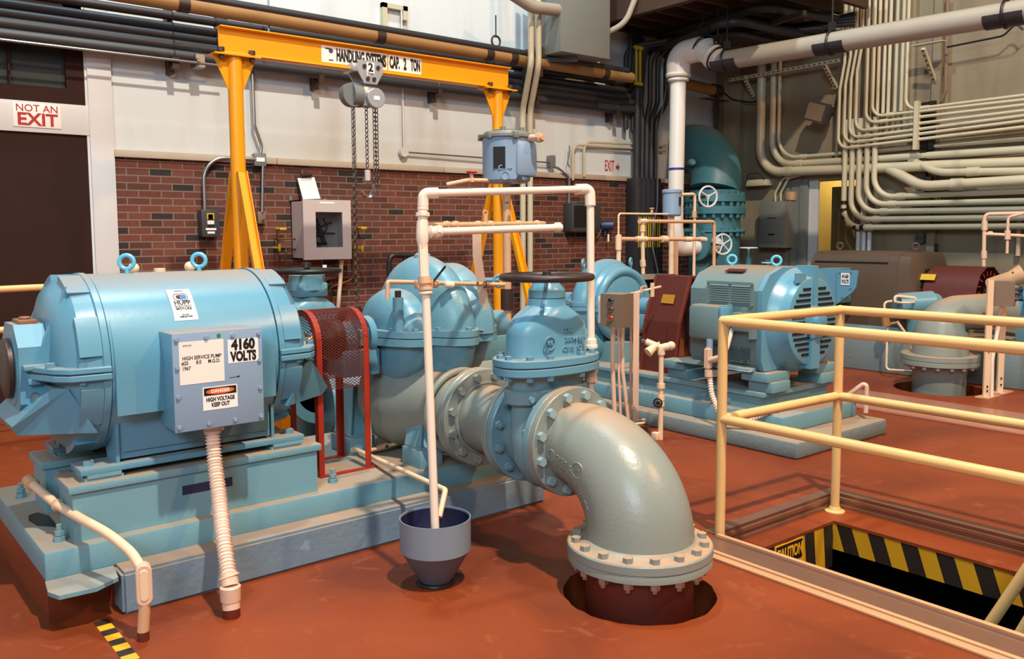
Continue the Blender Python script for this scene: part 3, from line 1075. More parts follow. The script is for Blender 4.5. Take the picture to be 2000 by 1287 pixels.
# rigid conduit sweeping down in front of the plinth
T = Thing('conduit_drop', 'fat cream conduit bending down past the left end of the near plinth', 'conduit', (-0.008, -0.265, 0), frame=PUMP)
q0, q1, q3 = V((-0.208, 0.6, 0.454)), V((-0.157, 0.33, 0.403)), V((-0.001, -0.245, 0.271))
qe = V((0.001, -0.27, 0.215))
b = B().tube(fil([q0, q1, V((-0.111, 0.12, 0.385)), V((-0.055, -0.06, 0.358)), V((-0.014, -0.19, 0.313)), q3], 0.8, 6), 0.0185, n=20)
T.part('pipe', b, cream)
b = B().lathe(q0, q1 - q0, [(0, 0.026), (0.05, 0.028), (0.055, 0.020)], n=24)
b.lathe(q1, V((-0.111, 0.12, 0.385)) - q1, [(0, 0.023), (0.015, 0.026), (0.02, 0.019)], n=24)
T.part('coupling', b, cream2)
ft = V(T.base)
b = B()
face = V((-0.25, -0.97, 0)).normalized()
side = V((0.97, -0.25, 0)).normalized()
cc = qe
def stadium(w, h, off):
    pts = []
    for k in range(17):
        a_ = PI * k / 16
        pts.append(cc + side * (w * math.cos(a_)) + Z * (h + w * math.sin(a_)) + face * off)
    for k in range(17):
        a_ = PI + PI * k / 16
        pts.append(cc + side * (w * math.cos(a_)) + Z * (-h + w * math.sin(a_)) + face * off)
    return pts
b.loft([stadium(0.026, 0.05, -0.03), stadium(0.028, 0.05, 0.012), stadium(0.028, 0.05, 0.018), stadium(0.025, 0.05, 0.021)])
T.part('conduit_body', b, pink_fit)
b = B().loft([stadium(0.016, 0.046, 0.020), stadium(0.013, 0.044, 0.024)])
T.part('cover_plate', b, cream)
b = B().cyl(ft + V((0, 0, 0.03)), (cc.x, cc.y, cc.z - 0.07), 0.021, n=20)
T.part('lower_pipe', b, cream2)
b = B().cyl((ft.x, ft.y, -0.01), (ft.x, ft.y, 0.035), 0.0215, n=20)
T.part('floor_stub', b, pit_red, label='stub painted red like the floor')

# ================================================================== COUPLING GUARD 1
T = Thing('coupling_guard', 'bright red arched expanded-metal guard between nearest motor and pump', 'guard', (1.19, A, 0.277), frame=PUMP)
gu0, gu1 = 1.045, 1.345
gr = 0.155
gz = 0.960
def arch(u, r_, z_low, n=16):
    pts = [(u, A - r_, z_low)]
    for k in range(n + 1):
        a_ = PI - PI * k / n
        pts.append((u, A + r_ * math.cos(a_), gz + r_ * math.sin(a_)))
    pts.append((u, A + r_, z_low))
    return pts
for u in (gu0, gu1):
    b = B()
    pin, pout = arch(u, gr - 0.002, 0.283), arch(u, gr + 0.002, 0.283)
    # angle iron: flat band and upright flange
    w = 0.032 if u == gu0 else -0.032
    b.loft([[p_, (p_[0] + w, p_[1], p_[2]), (o_[0] + w, o_[1], o_[2]), o_] for p_, o_ in zip([V(q) for q in pin], [V(q) for q in pout])])
    fin = arch(u, gr - 0.03, 0.283)
    b.loft([[p_, (p_[0] + w * 0.1, p_[1], p_[2]), (o_[0] + w * 0.1, o_[1], o_[2]), o_] for p_, o_ in zip([V(q) for q in fin], [V(q) for q in pout])])
    T.part('frame_hoop', b, red_paint)
for v in (A - gr, A + gr):
    T.part('base_rail', B().box((gu0, v - 0.016, 0.278), (gu1 + 0.03, v + 0.016, 0.284)), red_paint)
# expanded metal mesh as a real lattice
b = B()
zlow = 0.715
arc_l = (gz - zlow)
Ltot = 2 * arc_l + PI * gr
def gp(u, s_):
    if s_ < arc_l:
        return V((u, A - gr, zlow + s_))
    if s_ > arc_l + PI * gr:
        return V((u, A + gr, gz - (s_ - arc_l - PI * gr)))
    a_ = PI - (s_ - arc_l) / gr
    return V((u, A + gr * math.cos(a_), gz + gr * math.sin(a_)))
nu, ns = 24, 134
du = (gu1 - gu0) / nu
ds = Ltot / ns
for i in range(nu):
    for j in range(ns):
        u0, u1 = gu0 + i * du, gu0 + (i + 1) * du
        if (i + j) % 2:
            b.beam(gp(u1, j * ds), gp(u0, (j + 1) * ds), 0.0030, 0.0030)
        else:
            b.beam(gp(u0, j * ds), gp(u1, (j + 1) * ds), 0.0030, 0.0030)
T.part('mesh_panel', b, rust_red)

# ================================================================== PUMP 1
UP = 1.79          # pump centre along its shaft
def split_pump(name, label, frame, uc, av, zs, sc=1.0, mt=None, nozzle_u=None, zn=None, nozzle=True, base=None, ll=(0.19, 0.80), rl=(0.19, 1.10)):
    """horizontally split casing pump; shaft along local u, discharge towards -v"""
    mt = mt or blue_cast
    T = Thing(name, label, 'pump', base, frame=frame)
    k = sc
    def half(profile, cu, squash, z_sign, n=48):
        """half of a body of revolution about the shaft: profile = (du, r)"""
        b = B()
        loops = []
        for du_, r_ in profile:
            L_ = []
            for i in range(n // 2 + 1):
                a_ = PI * i / (n // 2)
                L_.append((cu + du_ * k, av + math.cos(a_) * r_ * k * squash, zs + z_sign * math.sin(a_) * r_ * k))
            loops.append(L_)
        b.loft(loops)
        return b
    vol = [(-0.16, 0.12), (-0.155, 0.20), (-0.13, 0.30), (-0.10, 0.36), (-0.06, 0.405), (-0.02, 0.425), (0.02, 0.425), (0.06, 0.405), (0.10, 0.36), (0.13, 0.30), (0.155, 0.2), (0.16, 0.12)]
    b = half(vol, uc, 1.0, 1)
    lobe = [(-0.15, 0.08), (-0.145, 0.16), (-0.12, 0.235), (-0.08, 0.285), (-0.03, 0.31), (0.03, 0.31), (0.10, 0.29), (0.14, 0.2)]
    up_ = T.part('upper_casing', b, mt)
    b = half([(d_ * 0.85, r_ * ll[1]) for d_, r_ in lobe], uc - ll[0] * k, 0.97 / max(0.85, ll[1]), 1)
    T.part('suction_lobe', b, mt, parent=up_)
    b = half([(-d_ * 0.8, r_ * rl[1]) for d_, r_ in reversed(lobe)], uc + rl[0] * k, 0.97, 1)
    T.part('suction_lobe', b, mt, parent=up_)
    # split flange following the plan of the casing
    def plan(g, n=72):
        pts = []
        for i in range(n):
            t = 2 * PI * i / n
            c_, s_ = math.cos(t), math.sin(t)
            r_ = 0
            for (cx, rx, ry) in ((0, 0.17, 0.42), (-0.19, 0.15, 0.30), (0.19, 0.14, 0.33), (0, 0.46, 0.12)):
                # ray / ellipse from the centre
                a_ = (c_ / rx) ** 2 + (s_ / ry) ** 2
                b_ = -2 * c_ * cx / rx ** 2
                cc_ = (cx / rx) ** 2 - 1
                D_ = b_ * b_ - 4 * a_ * cc_
                if D_ > 0:
                    r_ = max(r_, (-b_ + math.sqrt(D_)) / (2 * a_))
            pts.append((uc + (r_ + g) * k * c_, av + (r_ + g) * k * s_))
        return pts
    P_ = plan(0.035)
    b = B().loft([[(p[0], p[1], zs + 0.002) for p in P_], [(p[0], p[1], zs + 0.036 * k) for p in P_]])
    T.part('split_flange', b, mt, parent=up_)
    b = B().loft([[(p[0], p[1], zs - 0.042 * k) for p in P_], [(p[0], p[1], zs - 0.003) for p in P_]])
    lw = T.part('lower_flange', b, mt)
    Q_ = plan(0.012)
    T.bolts([(Q_[i][0], Q_[i][1], zs + 0.036 * k) for i in range(2, 72, 4)], Z, 0.017 * k, 0.016 * k, mt, parent=up_)
    # lower casing
    b = half(vol, uc, 1.0, -1)
    lc = T.part('lower_casing', b, mt, parent=lw)
    b = half([(d_ * 0.85, r_ * 0.92) for d_, r_ in lobe], uc - 0.19 * k, 0.97, -1)
    T.part('suction_lobe', b, mt, parent=lw)
    b = half([(-d_ * 0.8, r_ * 1.0) for d_, r_ in reversed(lobe)], uc + 0.19 * k, 0.97, -1)
    T.part('suction_lobe', b, mt, parent=lw)
    # shaft ends, bearing boxes
    for s in (-1, 1):
        b = B().cyl((uc + s * 0.34 * k, av, zs), (uc + s * 0.60 * k, av, zs), 0.035 * k, n=16)
        T.part('shaft', b, steel)
        b = B().cyl((uc + s * 0.46 * k, av, zs), (uc + s * 0.56 * k, av, zs), 0.085 * k, n=24).cyl((uc + s * 0.36 * k, av, zs), (uc + s * 0.40 * k, av, zs), 0.11 * k, n=24)
        b.box((uc + s * 0.34 * k, av - 0.09 * k, zs - 0.20 * k), (uc + s * 0.56 * k, av + 0.09 * k, zs - 0.06 * k), 0.008)
        T.part('bearing_box', b, mt)
    return T, lw, up_

T, lw, up_ = split_pump('centrifugal_pump', 'near blue split-casing pump with round domed casing behind the white riser pipe', PUMP, UP, A, ZA, 1.0, base=(UP, A, 0.277), rl=(0.19, 1.22))
PU = T
# vent pipe boss on the front left lobe, oil stains
b = B().cyl((UP - 0.30, A - 0.215, ZA - 0.0), (UP - 0.30, A - 0.215, ZA + 0.215), 0.028, n=20)
T.part('vent_boss', b, blue_cast, parent=up_)
b = B().cyl((UP - 0.30, A - 0.215, ZA + 0.215), (UP - 0.30, A - 0.215, ZA + 0.25), 0.017, n=14)
T.part('boss_nut', b, iron, parent=up_)
b = B().lathe((UP, A, ZA + 0.41), Z, [(0, 0.05), (0.02, 0.045), (0.03, 0.03)], n=20)
T.part('top_plug', b, blue_cast, parent=up_)
# discharge volute and nozzle, running towards the viewer's side
un = 1.744
zn = 0.565
b = B().lathe((un + 0.0, A + 0.15, zn + 0.03), (0, -1, -0.03), [(-0.16, 0.08), (-0.14, 0.17), (-0.08, 0.25), (0.0, 0.300), (0.10, 0.305), (0.20, 0.280), (0.30, 0.235), (0.42, 0.195), (0.56, 0.18), (0.625, 0.178)], n=48)
T.part('discharge_nozzle', b, gray_blue, parent=lw)
b = B().torus((un, 0.12, zn), Y, 0.215, 0.018, 40, 10)
T.part('nozzle_band', b, gray_blue, parent=lw)
# feet
def foot(u0, v0, w=0.12, d=0.16, z1=0.60):
    b = B()
    b.box((u0 - w / 2 - 0.01, v0 - d / 2 - 0.01, 0.277), (u0 + w / 2 + 0.01, v0 + d / 2 + 0.01, 0.37), 0.005)
    b.prism([(u0 - w / 2, v0 - d / 2, 0.37), (u0 + w / 2, v0 - d / 2, 0.37), (u0 + w / 2 + 0.04, v0 + 0.02, z1), (u0 + 0.03, v0 + 0.02, z1)], (0, 0.02, 0))
    b.prism([(u0 - w / 2, v0 - d / 2, 0.37), (u0 - w / 2, v0 + d / 2, 0.37), (u0 + 0.02, v0 + d / 2 + 0.05, z1), (u0 + 0.02, v0 + 0.02, z1)], (0.018, 0, 0))
    b.box((u0 - w / 2, v0 - d / 2, 0.37), (u0 + w / 2, v0 + d / 2, 0.385))
    return b
T.part('support_foot', foot(UP - 0.20, A - 0.27), base_blue)
T.part('support_foot', foot(UP - 0.33, A + 0.24, 0.14, 0.2, 0.64), base_blue)
T.part('support_foot', foot(UP + 0.22, A - 0.24), base_blue)
# pump half of the coupling
b = B().lathe((1.12, A, ZA), X, [(0, 0.07), (0.03, 0.09), (0.05, 0.105), (0.075, 0.105), (0.08, 0.10), (0.10, 0.105), (0.125, 0.105), (0.15, 0.06), (0.22, 0.05)], n=32)
T.part('shaft_coupling', b, iron)

# ---- pipe run axis (world)
PX, PZ = 2.594, 0.565
def pf(y):
    return (PX, y, PZ)
# flange pair on the pump nozzle + spool
T = Thing('pipe_spool', 'short grey-blue flanged pipe spool between the near pump and the gate valve', 'pipe', (PX, 3.40, 0.32))
b = B().lathe(pf(3.50), (0, -1, 0), [(0, 0.19), (0.28, 0.175)], n=48)
b = B().cyl(pf(3.53), pf(3.16), 0.170, n=56)
T.part('pipe', b, gray_blue)
b = flange(B(), pf(3.555), (0, -1, 0), 0.250, 0.037)
T.part('flange', b, gray_blue)
b = flange(B(), pf(3.515), (0, -1, 0), 0.250, 0.040)
b.torus(pf(3.472), Y, 0.178, 0.010, 48, 8)
fA = T.part('flange', b, gray_blue)
b = flange(B(), pf(3.182), (0, -1, 0), 0.245, 0.034)
fB = T.part('flange', b, gray_blue)
T.bolts(circ(pf(3.475), (0, -1, 0), 0.216, 12, 0.26), (0, -1, 0), 0.021, 0.024, gray_blue, shank=0.0, parent=fA)
T.bolts(circ(pf(3.182), (0, 1, 0), 0.212, 12, 0.26), (0, 1, 0), 0.020, 0.02, gray_blue, parent=fB)

# gate valve 1
def gate_valve(T, c, pd, xd, mt, fr=0.245, ff=0.178, bz=0.30, wheel=0.21, wheel_m=None, zw=0.735, low=None):
    """c: body centre; pd: pipe direction; xd: long direction of the oval bonnet flange"""
    c, pd, xd = V(c), V(pd).normalized(), V(xd).normalized()
    low = low or mt
    ys = ff
    b = B()
    def oval(h, L_, W_, n=40, e=2.4):
        pts = []
        for i in range(n):
            t = 2 * PI * i / n
            cx, sx_ = math.cos(t), math.sin(t)
            pts.append(c + xd * (L_ * math.copysign(abs(cx) ** (2 / e), cx)) + pd * (W_ * math.copysign(abs(sx_) ** (2 / e), sx_)) + Z * h)
        return pts
    # body: round lower part tapering down, necks to both flanges
    b.loft([oval(-0.24, 0.02, 0.02), oval(-0.235, 0.07, 0.045), oval(-0.20, 0.12, 0.062), oval(-0.10, 0.185, 0.074), oval(0.02, 0.205, 0.080), oval(0.14, 0.195, 0.082), oval(0.20, 0.200, 0.085)])
    body = T.part('valve_body', b, low)
    b = B().loft([oval(0.165, 0.222, 0.10), oval(0.172, 0.23, 0.107), oval(0.225, 0.23, 0.107), oval(0.232, 0.222, 0.10)])
    b.loft([oval(0.23, 0.205, 0.090), oval(0.30, 0.215, 0.10)])
    T.part('body_band', b, low, parent=body)
    for s in (-1, 1):
        b = B().lathe(c + pd * (s * ys), pd * -s, [(0, 0.176), (0.02, 0.176), (0.05, 0.180), (0.12, 0.185)], n=40)
        b.lathe(c + pd * (s * ys), pd * -s, [(0, fr - 0.004), (0.004, fr), (0.034, fr), (0.038, fr - 0.004)], n=48)
        fo = T.part('flange', b, low, parent=body)
        T.bolts(circ(c + pd * (s * (ys - 0.038)), pd * -s, fr - 0.032, 12, 0.26), pd * -s, 0.020, 0.022, low, shank=0.012, name='nut', parent=body)
    # bottom rib
    b = B().loft([oval(-0.25, 0.03, 0.03), oval(-0.2, 0.045, 0.05), oval(-0.1, 0.05, 0.09)])
    b = B().prism([c + xd * -0.015 + pd * 0.10 + Z * -0.02, c + xd * -0.015 + pd * 0.06 + Z * -0.20, c + xd * -0.015 - pd * 0.06 + Z * -0.20, c + xd * -0.015 - pd * 0.10 + Z * -0.02], xd * 0.03)
    T.part('foot_rib', b, low, parent=body)
    # oval flanges
    b = B().loft([oval(bz, 0.274, 0.156, 56), oval(bz + 0.005, 0.280, 0.162, 56), oval(bz + 0.034, 0.280, 0.162, 56), oval(bz + 0.037, 0.276, 0.158, 56)])
    T.part('body_flange', b, mt, parent=body)
    b = B().loft([oval(bz + 0.041, 0.276, 0.158, 56), oval(bz + 0.045, 0.280, 0.162, 56), oval(bz + 0.072, 0.280, 0.162, 56), oval(bz + 0.077, 0.274, 0.156, 56)])
    bf = T.part('bonnet_flange', b, mt)
    ob = oval(bz + 0.077, 0.254, 0.138, 40)
    bp_ = [ob[i] for i in (1, 5, 8, 12, 15, 19, 21, 25, 28, 32, 35, 39)]
    T.bolts(bp_, Z, 0.017, 0.016, mt, parent=bf)
    T.bolts([p - Z * 0.077 for p in bp_], -Z, 0.017, 0.020, mt, name='nut', parent=bf)
    # bonnet with round shoulders
    h = bz + 0.077
    b = B().loft([oval(h, 0.216, 0.122), oval(h + 0.01, 0.213, 0.119), oval(h + 0.10, 0.211, 0.118), oval(h + 0.13, 0.205, 0.117), oval(h + 0.155, 0.192, 0.115), oval(h + 0.180, 0.166, 0.111), oval(h + 0.205, 0.130, 0.104, e=2.2), oval(h + 0.220, 0.104, 0.094, e=2), oval(h + 0.230, 0.092, 0.088, e=2), oval(h + 0.262, 0.087, 0.084, e=2)])
    bo = T.part('bonnet', b, mt, parent=bf)
    b = B()
    for i in range(1):
        b.cyl(c + Z * (h + 0.265), c + Z * (h + 0.300), 0.086, 0.086, 40)
    b.lathe(c + Z * (h + 0.300), Z, [(0, 0.086), (0.004, 0.085), (0.028, 0.064), (0.034, 0.060)], n=10)
    T.part('packing_cap', b, mt)
    b = B().cyl(c + Z * (h + 0.33), c + Z * zw, 0.016, n=14).hexa(c + Z * (zw + 0.006), Z, 0.02, 0.018).cyl(c + Z * (h + 0.335), c + Z * (h + 0.35), 0.03, n=16)
    T.part('stem', b, iron)
    wc = c + Z * zw
    b = B().torus(wc, Z, wheel, 0.0165, 56, 12)
    b.cyl(wc - Z * 0.012, wc + Z * 0.012, 0.032, n=20)
    for i in range(5):
        t = 2 * PI * i / 5 + 0.3
        q = V((math.cos(t), math.sin(t), 0))
        b.tube([wc + q * 0.03, wc + q * wheel * 0.5 + Z * 0.006, wc + q * wheel], [0.012, 0.009, 0.011], n=8)
    T.part('handwheel', b, wheel_m or iron, label='dark brown iron handwheel')
    return body, bo, h

T = Thing('gate_valve', 'blue gate valve with raised casting letters and dark handwheel, near the big elbow', 'valve', (PX, 3.03, 0.32))
VC = V((PX, 2.992, PZ + 0.0))
body, bo, h = gate_valve(T, VC, (0, 1, 0), (1, 0, 0), blue, ff=0.150, wheel=0.205, zw=0.735, low=valve_blue)
fy = VC.y - 0.1195
def cast(s, x, z, size, sx=1.0):
    text(T, 'cast_lettering', s, (x, fy, z), X, Z, size, blue, parent=bo, sx=sx, bold=0.0008, depth=0.0035)
zb = VC.z + h
cast('2360', PX + 0.03, zb + 0.120, 0.030)
cast('200W AFC', PX + 0.075, zb + 0.078, 0.030)
cast('C515  12', PX + 0.05, zb + 0.035, 0.032)
T.part('cast_emblem', B().torus((PX - 0.085, fy, zb + 0.068), Y, 0.030, 0.0035, 28, 6), blue, parent=bo)
cast('XK', PX - 0.085, zb + 0.068, 0.026)
text(T, 'cast_lettering', 'RESIDOR', (PX - 0.165, VC.y - 0.070, PZ - 0.06), (0, 0, 1), (-1, -0.25, 0), 0.030, blue, parent=body, bold=0.0006, depth=0.003)
T.part('name_disc', B().cyl((PX - 0.18, VC.y - 0.10, PZ + 0.20), (PX - 0.18, VC.y - 0.112, PZ + 0.20), 0.014, n=16), blue, parent=body)

# ---- reducing elbow 12 x 16 inch
T = Thing('pipe_elbow', 'huge grey-blue flanged elbow curving down into the round floor hole', 'pipe elbow', (PX, 2.404, 0.145))
EY = 2.404
yf3, zf = 2.838, 0.22
b = B()
cen = [(PX, yf3, PZ), (PX, yf3 - 0.06, PZ)]
Rb = 0.345
rad = [0.181, 0.182]
n = 22
path = [V((PX, yf3, PZ)), V((PX, yf3 - 0.03, PZ)), V((PX, yf3 - 0.07, PZ))]
rad = [0.182, 0.178, 0.180]
ra = yf3 - 0.07 - EY
rz = PZ - 0.245
for i in range(1, n + 1):
    a_ = (PI / 2) * i / n
    path.append(V((PX, yf3 - 0.07 - ra * math.sin(a_), PZ - rz * (1 - math.cos(a_)))))
    rad.append(0.180 + (0.226 - 0.180) * (i / n) ** 0.8)
path.append(V((PX, EY, 0.22)))
rad.append(0.228)
b.tube(path, rad, n=72)
el1 = T.part('elbow_body', b, gray_blue)
b = flange(B(), (PX, yf3 + 0.002, PZ), (0, -1, 0), 0.2475, 0.040)
f3 = T.part('side_flange', b, gray_blue)
b = B().lathe((PX, EY, 0.183), Z, [(0, 0.299), (0.004, 0.302), (0.034, 0.302), (0.040, 0.297), (0.043, 0.25), (0.06, 0.228)], n=72)
fbt = T.part('bottom_flange', b, gray_blue)
T.bolts(circ((PX, yf3 - 0.038, PZ), (0, -1, 0), 0.214, 12, 0.26), (0, -1, 0), 0.021, 0.024, mat('pale_bolt_paint', (146, 172, 178), 0.4), parent=f3)
T.bolts(circ((PX, EY, 0.223), Z, 0.266, 16, 0.19), Z, 0.021, 0.022, gray_blue, parent=fbt)
# raised casting marks on the inside of the bend: follow the surface
def onel(t, phi, off=0.0):
    """t 0..1 along the bend, phi angle round the section measured from outward -x side"""
    i = t * (len(path) - 1)
    k = min(int(i), len(path) - 2)
    f_ = i - k
    p = path[k].lerp(path[k + 1], f_)
    r_ = rad[k] * (1 - f_) + rad[k + 1] * f_
    d = (path[k + 1] - path[k]).normalized()
    inner = V((0, -d.z, d.y))
    if inner.dot(V((0, 1, -1))) < 0:
        inner = -inner
    out = -X
    q = out * math.cos(phi) + inner * math.sin(phi)
    return p + q * (r_ + off), q, d
def cast_arc(s, t0, phi, size, sp=0.78):
    tt = t0
    for ch in s:
        if ch != ' ':
            p, q, d = onel(tt, phi)
            text(T, 'cast_lettering', ch, p, d, d.cross(q) * -1 if False else q.cross(d), size, gray_blue, parent=el1, bold=0.0009, depth=0.0032)
        tt += size * sp / 0.72 * 0.9
cast_arc('C153 USA', 0.17, 0.10, 0.030, 0.9)
cast_arc('16X12X90 DI 250 MWP', 0.17, 0.30, 0.026, 0.85)
for tt, ph, r_ in ((0.11, 0.12, 0.024), (0.40, -0.02, 0.032)):
    p, q, d = onel(tt, ph)
    T.part('cast_emblem', B().torus(p, q, r_, 0.0032, 28, 6), gray_blue, parent=el1)
p, q, d = onel(0.395, -0.02)
text(T, 'cast_lettering', 'SIP', p, d, q.cross(d), 0.030, gray_blue, parent=el1, bold=0.0008, depth=0.003)

T = Thing('riser_pipe', 'dark red pipe rising through the round floor hole under the big elbow', 'pipe', (PX, EY, -0.2))
b = B().cyl((PX, EY, -1.4), (PX, EY, 0.15), 0.224, n=64)
T.part('pipe', b, pit_red)
b = B().lathe((PX, EY, 0.146), Z, [(0, 0.288), (0.004, 0.300), (0.032, 0.300), (0.036, 0.298)], n=72)
f4 = T.part('flange', b, gray_blue, label='grey-blue mating flange')
T.bolts(circ((PX, EY, 0.146), Z, 0.266, 16, 0.19), -Z, 0.022, 0.026, steel, shank=0.016, name='nut', parent=f4)

# ================================================================== FUNNEL AND PVC FRAME
FX, FY = 1.990, 3.030
T = Thing('floor_drain_funnel', 'grey-blue round metal funnel standing over a small floor drain', 'funnel', (FX, FY, 0.0))
b = B()
R1, R2 = 0.153, 0.149
def shell(b, c, prof_o, prof_i, n=56):
    b.lathe(c, Z, prof_o + prof_i[::-1], n=n, caps=False)
shell(b, (FX, FY, 0), [(0.150, R1), (0.288, R1)], [(0.152, R2), (0.288, R2)])
T.part('funnel_rim', b, funnel_out)
b = B()
shell(b, (FX, FY, 0), [(0.012, 0.070), (0.152, R1 - 0.001)], [(0.012, 0.066), (0.155, R2 + 0.0005)])
T.part('funnel_cone', b, funnel_cone)
b = B().lathe((FX, FY, 0), Z, [(0.02, 0.064), (0.156, R2 - 0.002), (0.280, R2 - 0.0008), (0.2801, R2 - 0.003), (0.158, R2 - 0.006), (0.023, 0.060)], n=56, caps=False)
T.part('funnel_lining', b, navy, label='dark navy inside of the funnel')
b = B().torus((FX, FY, 0.004), Z, 0.076, 0.010, 32, 8)
T.part('drain_ring', b, black)
b = B().box((FX - 0.125, FY - 0.05, 0.17), (FX - 0.02, FY + 0.05, 0.176)).cyl((FX - 0.13, FY - 0.02, 0.20), (FX + 0.02, FY - 0.05, 0.185), 0.020, n=14)
T.part('offcut', b, pink_fit, label='pale pipe offcut lying inside the funnel')

T = Thing('pvc_pipe_frame', 'white plastic pipe loop standing in the funnel and spanning over the handwheel', 'pipework', (FX, FY - 0.01, 0.2))
a0 = V((1.933, 2.944, 0.261))
a1 = V((1.97, 3.048, 1.242))
a2 = V((1.969, 3.056, 1.311))
a3 = V((1.987, 3.082, 1.67))
rr_ = V((2.871, 2.997, 1.71))
re = V((2.833, 2.947, 0.983))
rl = V((2.815, 2.928, 0.674))
b = B().tube([a0, a1], 0.0178, n=20)
T.part('riser_pipe', b, pvc)
b = B().tube(fil([V((1.981, 3.079, 1.605)), a3, rr_, V((2.868, 2.991, 1.634))], 0.03, 8), 0.0165, n=20)
T.part('top_pipe', b, pvc)
b = B().tube([V((2.869, 2.991, 1.644)), re], 0.0185, n=20)
T.part('down_pipe', b, pvc)
def fitting(T, p0, p1, r, m=pvc, n=20, name='coupling', bead=0.003):
    p0, p1 = V(p0), V(p1)
    d = p1 - p0
    L = d.length
    b = B().lathe(p0, d, [(0, r), (0.004, r + bead), (min(0.012, L * 0.3), r + bead), (min(0.016, L * 0.4), r), (L - min(0.016, L * 0.4), r), (L - min(0.012, L * 0.3), r + bead), (L - 0.004, r + bead), (L, r)], n=n)
    return T.part(name, b, m)
b = B().tube(fil([V((1.982, 3.08, 1.614)), a3, V((2.041, 3.052, 1.672))], 0.022, 8), 0.0235, n=20)
T.part('corner_elbow', b, pvc)
b = B().tube(fil([V((2.797, 3.017, 1.706)), rr_, V((2.868, 2.99, 1.63))], 0.025, 8), 0.0255, n=20)
T.part('corner_elbow', b, pvc)
fitting(T, (1.982, 3.08, 1.614), (1.976, 3.076, 1.541), 0.021)
b = B().lathe(V((1.979, 3.079, 1.59)), a2 - a3, [(0, 0.030), (0.016, 0.030), (0.018, 0.022)], n=8)
T.part('union_nut', b, pvc)
# tee, taper and clear sight tube with ribs
b = B().lathe(V((1.976, 3.077, 1.554)), a2 - a3, [(0, 0.024), (0.05, 0.027), (0.075, 0.027), (0.10, 0.021), (0.115, 0.0185)], n=20)
T.part('tee', b, pvc)
b = B().tube([V((1.973, 3.071, 1.472)), V((1.969, 3.056, 1.311))], 0.0185, n=20)
for k in range(4):
    t = k * PI / 2 + 0.4
    q = V((math.cos(t) * 0.021, math.sin(t) * 0.021, 0))
    b.tube([V((1.972, 3.07, 1.455)) + q, V((1.969, 3.057, 1.315)) + q], 0.0035, n=6)
T.part('ribbed_sleeve', b, pvc)
b = B().lathe(V((1.97, 3.057, 1.322)), a1 - a2, [(0, 0.027), (0.03, 0.030), (0.032, 0.026), (0.046, 0.024), (0.048, 0.031), (0.058, 0.031), (0.060, 0.02)], n=12)
T.part('flange_union', b, cream2)
b = B().lathe(V((1.97, 3.05, 1.259)), a1 - a2, [(0, 0.026), (0.003, 0.029), (0.010, 0.029), (0.013, 0.022), (0.02, 0.018)], n=24)
T.part('collar', b, pvc)
# branch pipe to the right, with fittings and cap
c0 = V((1.992, 3.06, 1.508))
c1 = V((2.653, 2.958, 1.527))
b = B().tube([c0, c1], 0.0165, n=20)
T.part('branch_pipe', b, pvc)
fitting(T, (1.996, 3.057, 1.508), (2.053, 3.05, 1.51), 0.024)
b = B().lathe(V((2.022, 3.049, 1.508)), c1 - c0, [(0, 0.027), (0.012, 0.027), (0.016, 0.022)], n=8)
T.part('union_nut', b, pvc)
b = B().lathe(V((2.624, 2.968, 1.527)), c1 - c0, [(0, 0.019), (0.003, 0.022), (0.025, 0.022), (0.034, 0.015)], n=20)
T.part('end_cap', b, pvc)
b = B().lathe(re + Z * 0.018, -Z, [(0, 0.021), (0.005, 0.027), (0.028, 0.029), (0.032, 0.033), (0.045, 0.033), (0.048, 0.02)], n=24)
T.part('collar', b, pvc)
b = B().tube([re, rl], 0.014, n=16).lathe(V((2.825, 2.939, 0.856)), -Z, [(0, 0.03), (0.06, 0.03), (0.07, 0.02)], n=16).tube([V((2.824, 2.938, 0.842)), V((2.851, 2.917, 0.846))], 0.010, n=10)
T.part('lower_tee', b, pink_fit)

# aged cream crossing pipe behind the white one
T = Thing('vent_pipe', 'aged tan horizontal pipe with couplings behind the white pipe loop', 'pipework', (2.02, 3.117, 1.533))
q0, q1 = V((2.02, 3.117, 1.533)), V((3.411, 3.962, 1.558))
b = B().tube([q0, q1], 0.0155, n=16)
T.part('pipe', b, cream2)
for p_ in ((868, 440, 4.28), (880, 439, 4.3), (935, 438, 4.45), (1005, 438, 4.65), (1055, 438, 4.8)):
    pass
def along(a_, c_, t):
    return a_ + (c_ - a_) * t
for t in (0.13, 0.19, 0.36, 0.46, 0.72, 0.92):
    d = (q1 - q0).normalized()
    T.part('coupling', B().lathe(along(q0, q1, t) - d * 0.014, d, [(0, 0.017), (0.004, 0.022), (0.024, 0.022), (0.028, 0.017)], n=16), cream2)
b = B().tube([along(q0, q1, 0.42) + Z * 0.0, along(q0, q1, 0.42) + Z * 0.05], 0.012, n=12).torus(along(q0, q1, 0.42) + Z * 0.06, (0.3, 1, 0), 0.012, 0.004, 16, 6)
T.part('petcock', b, cream2)

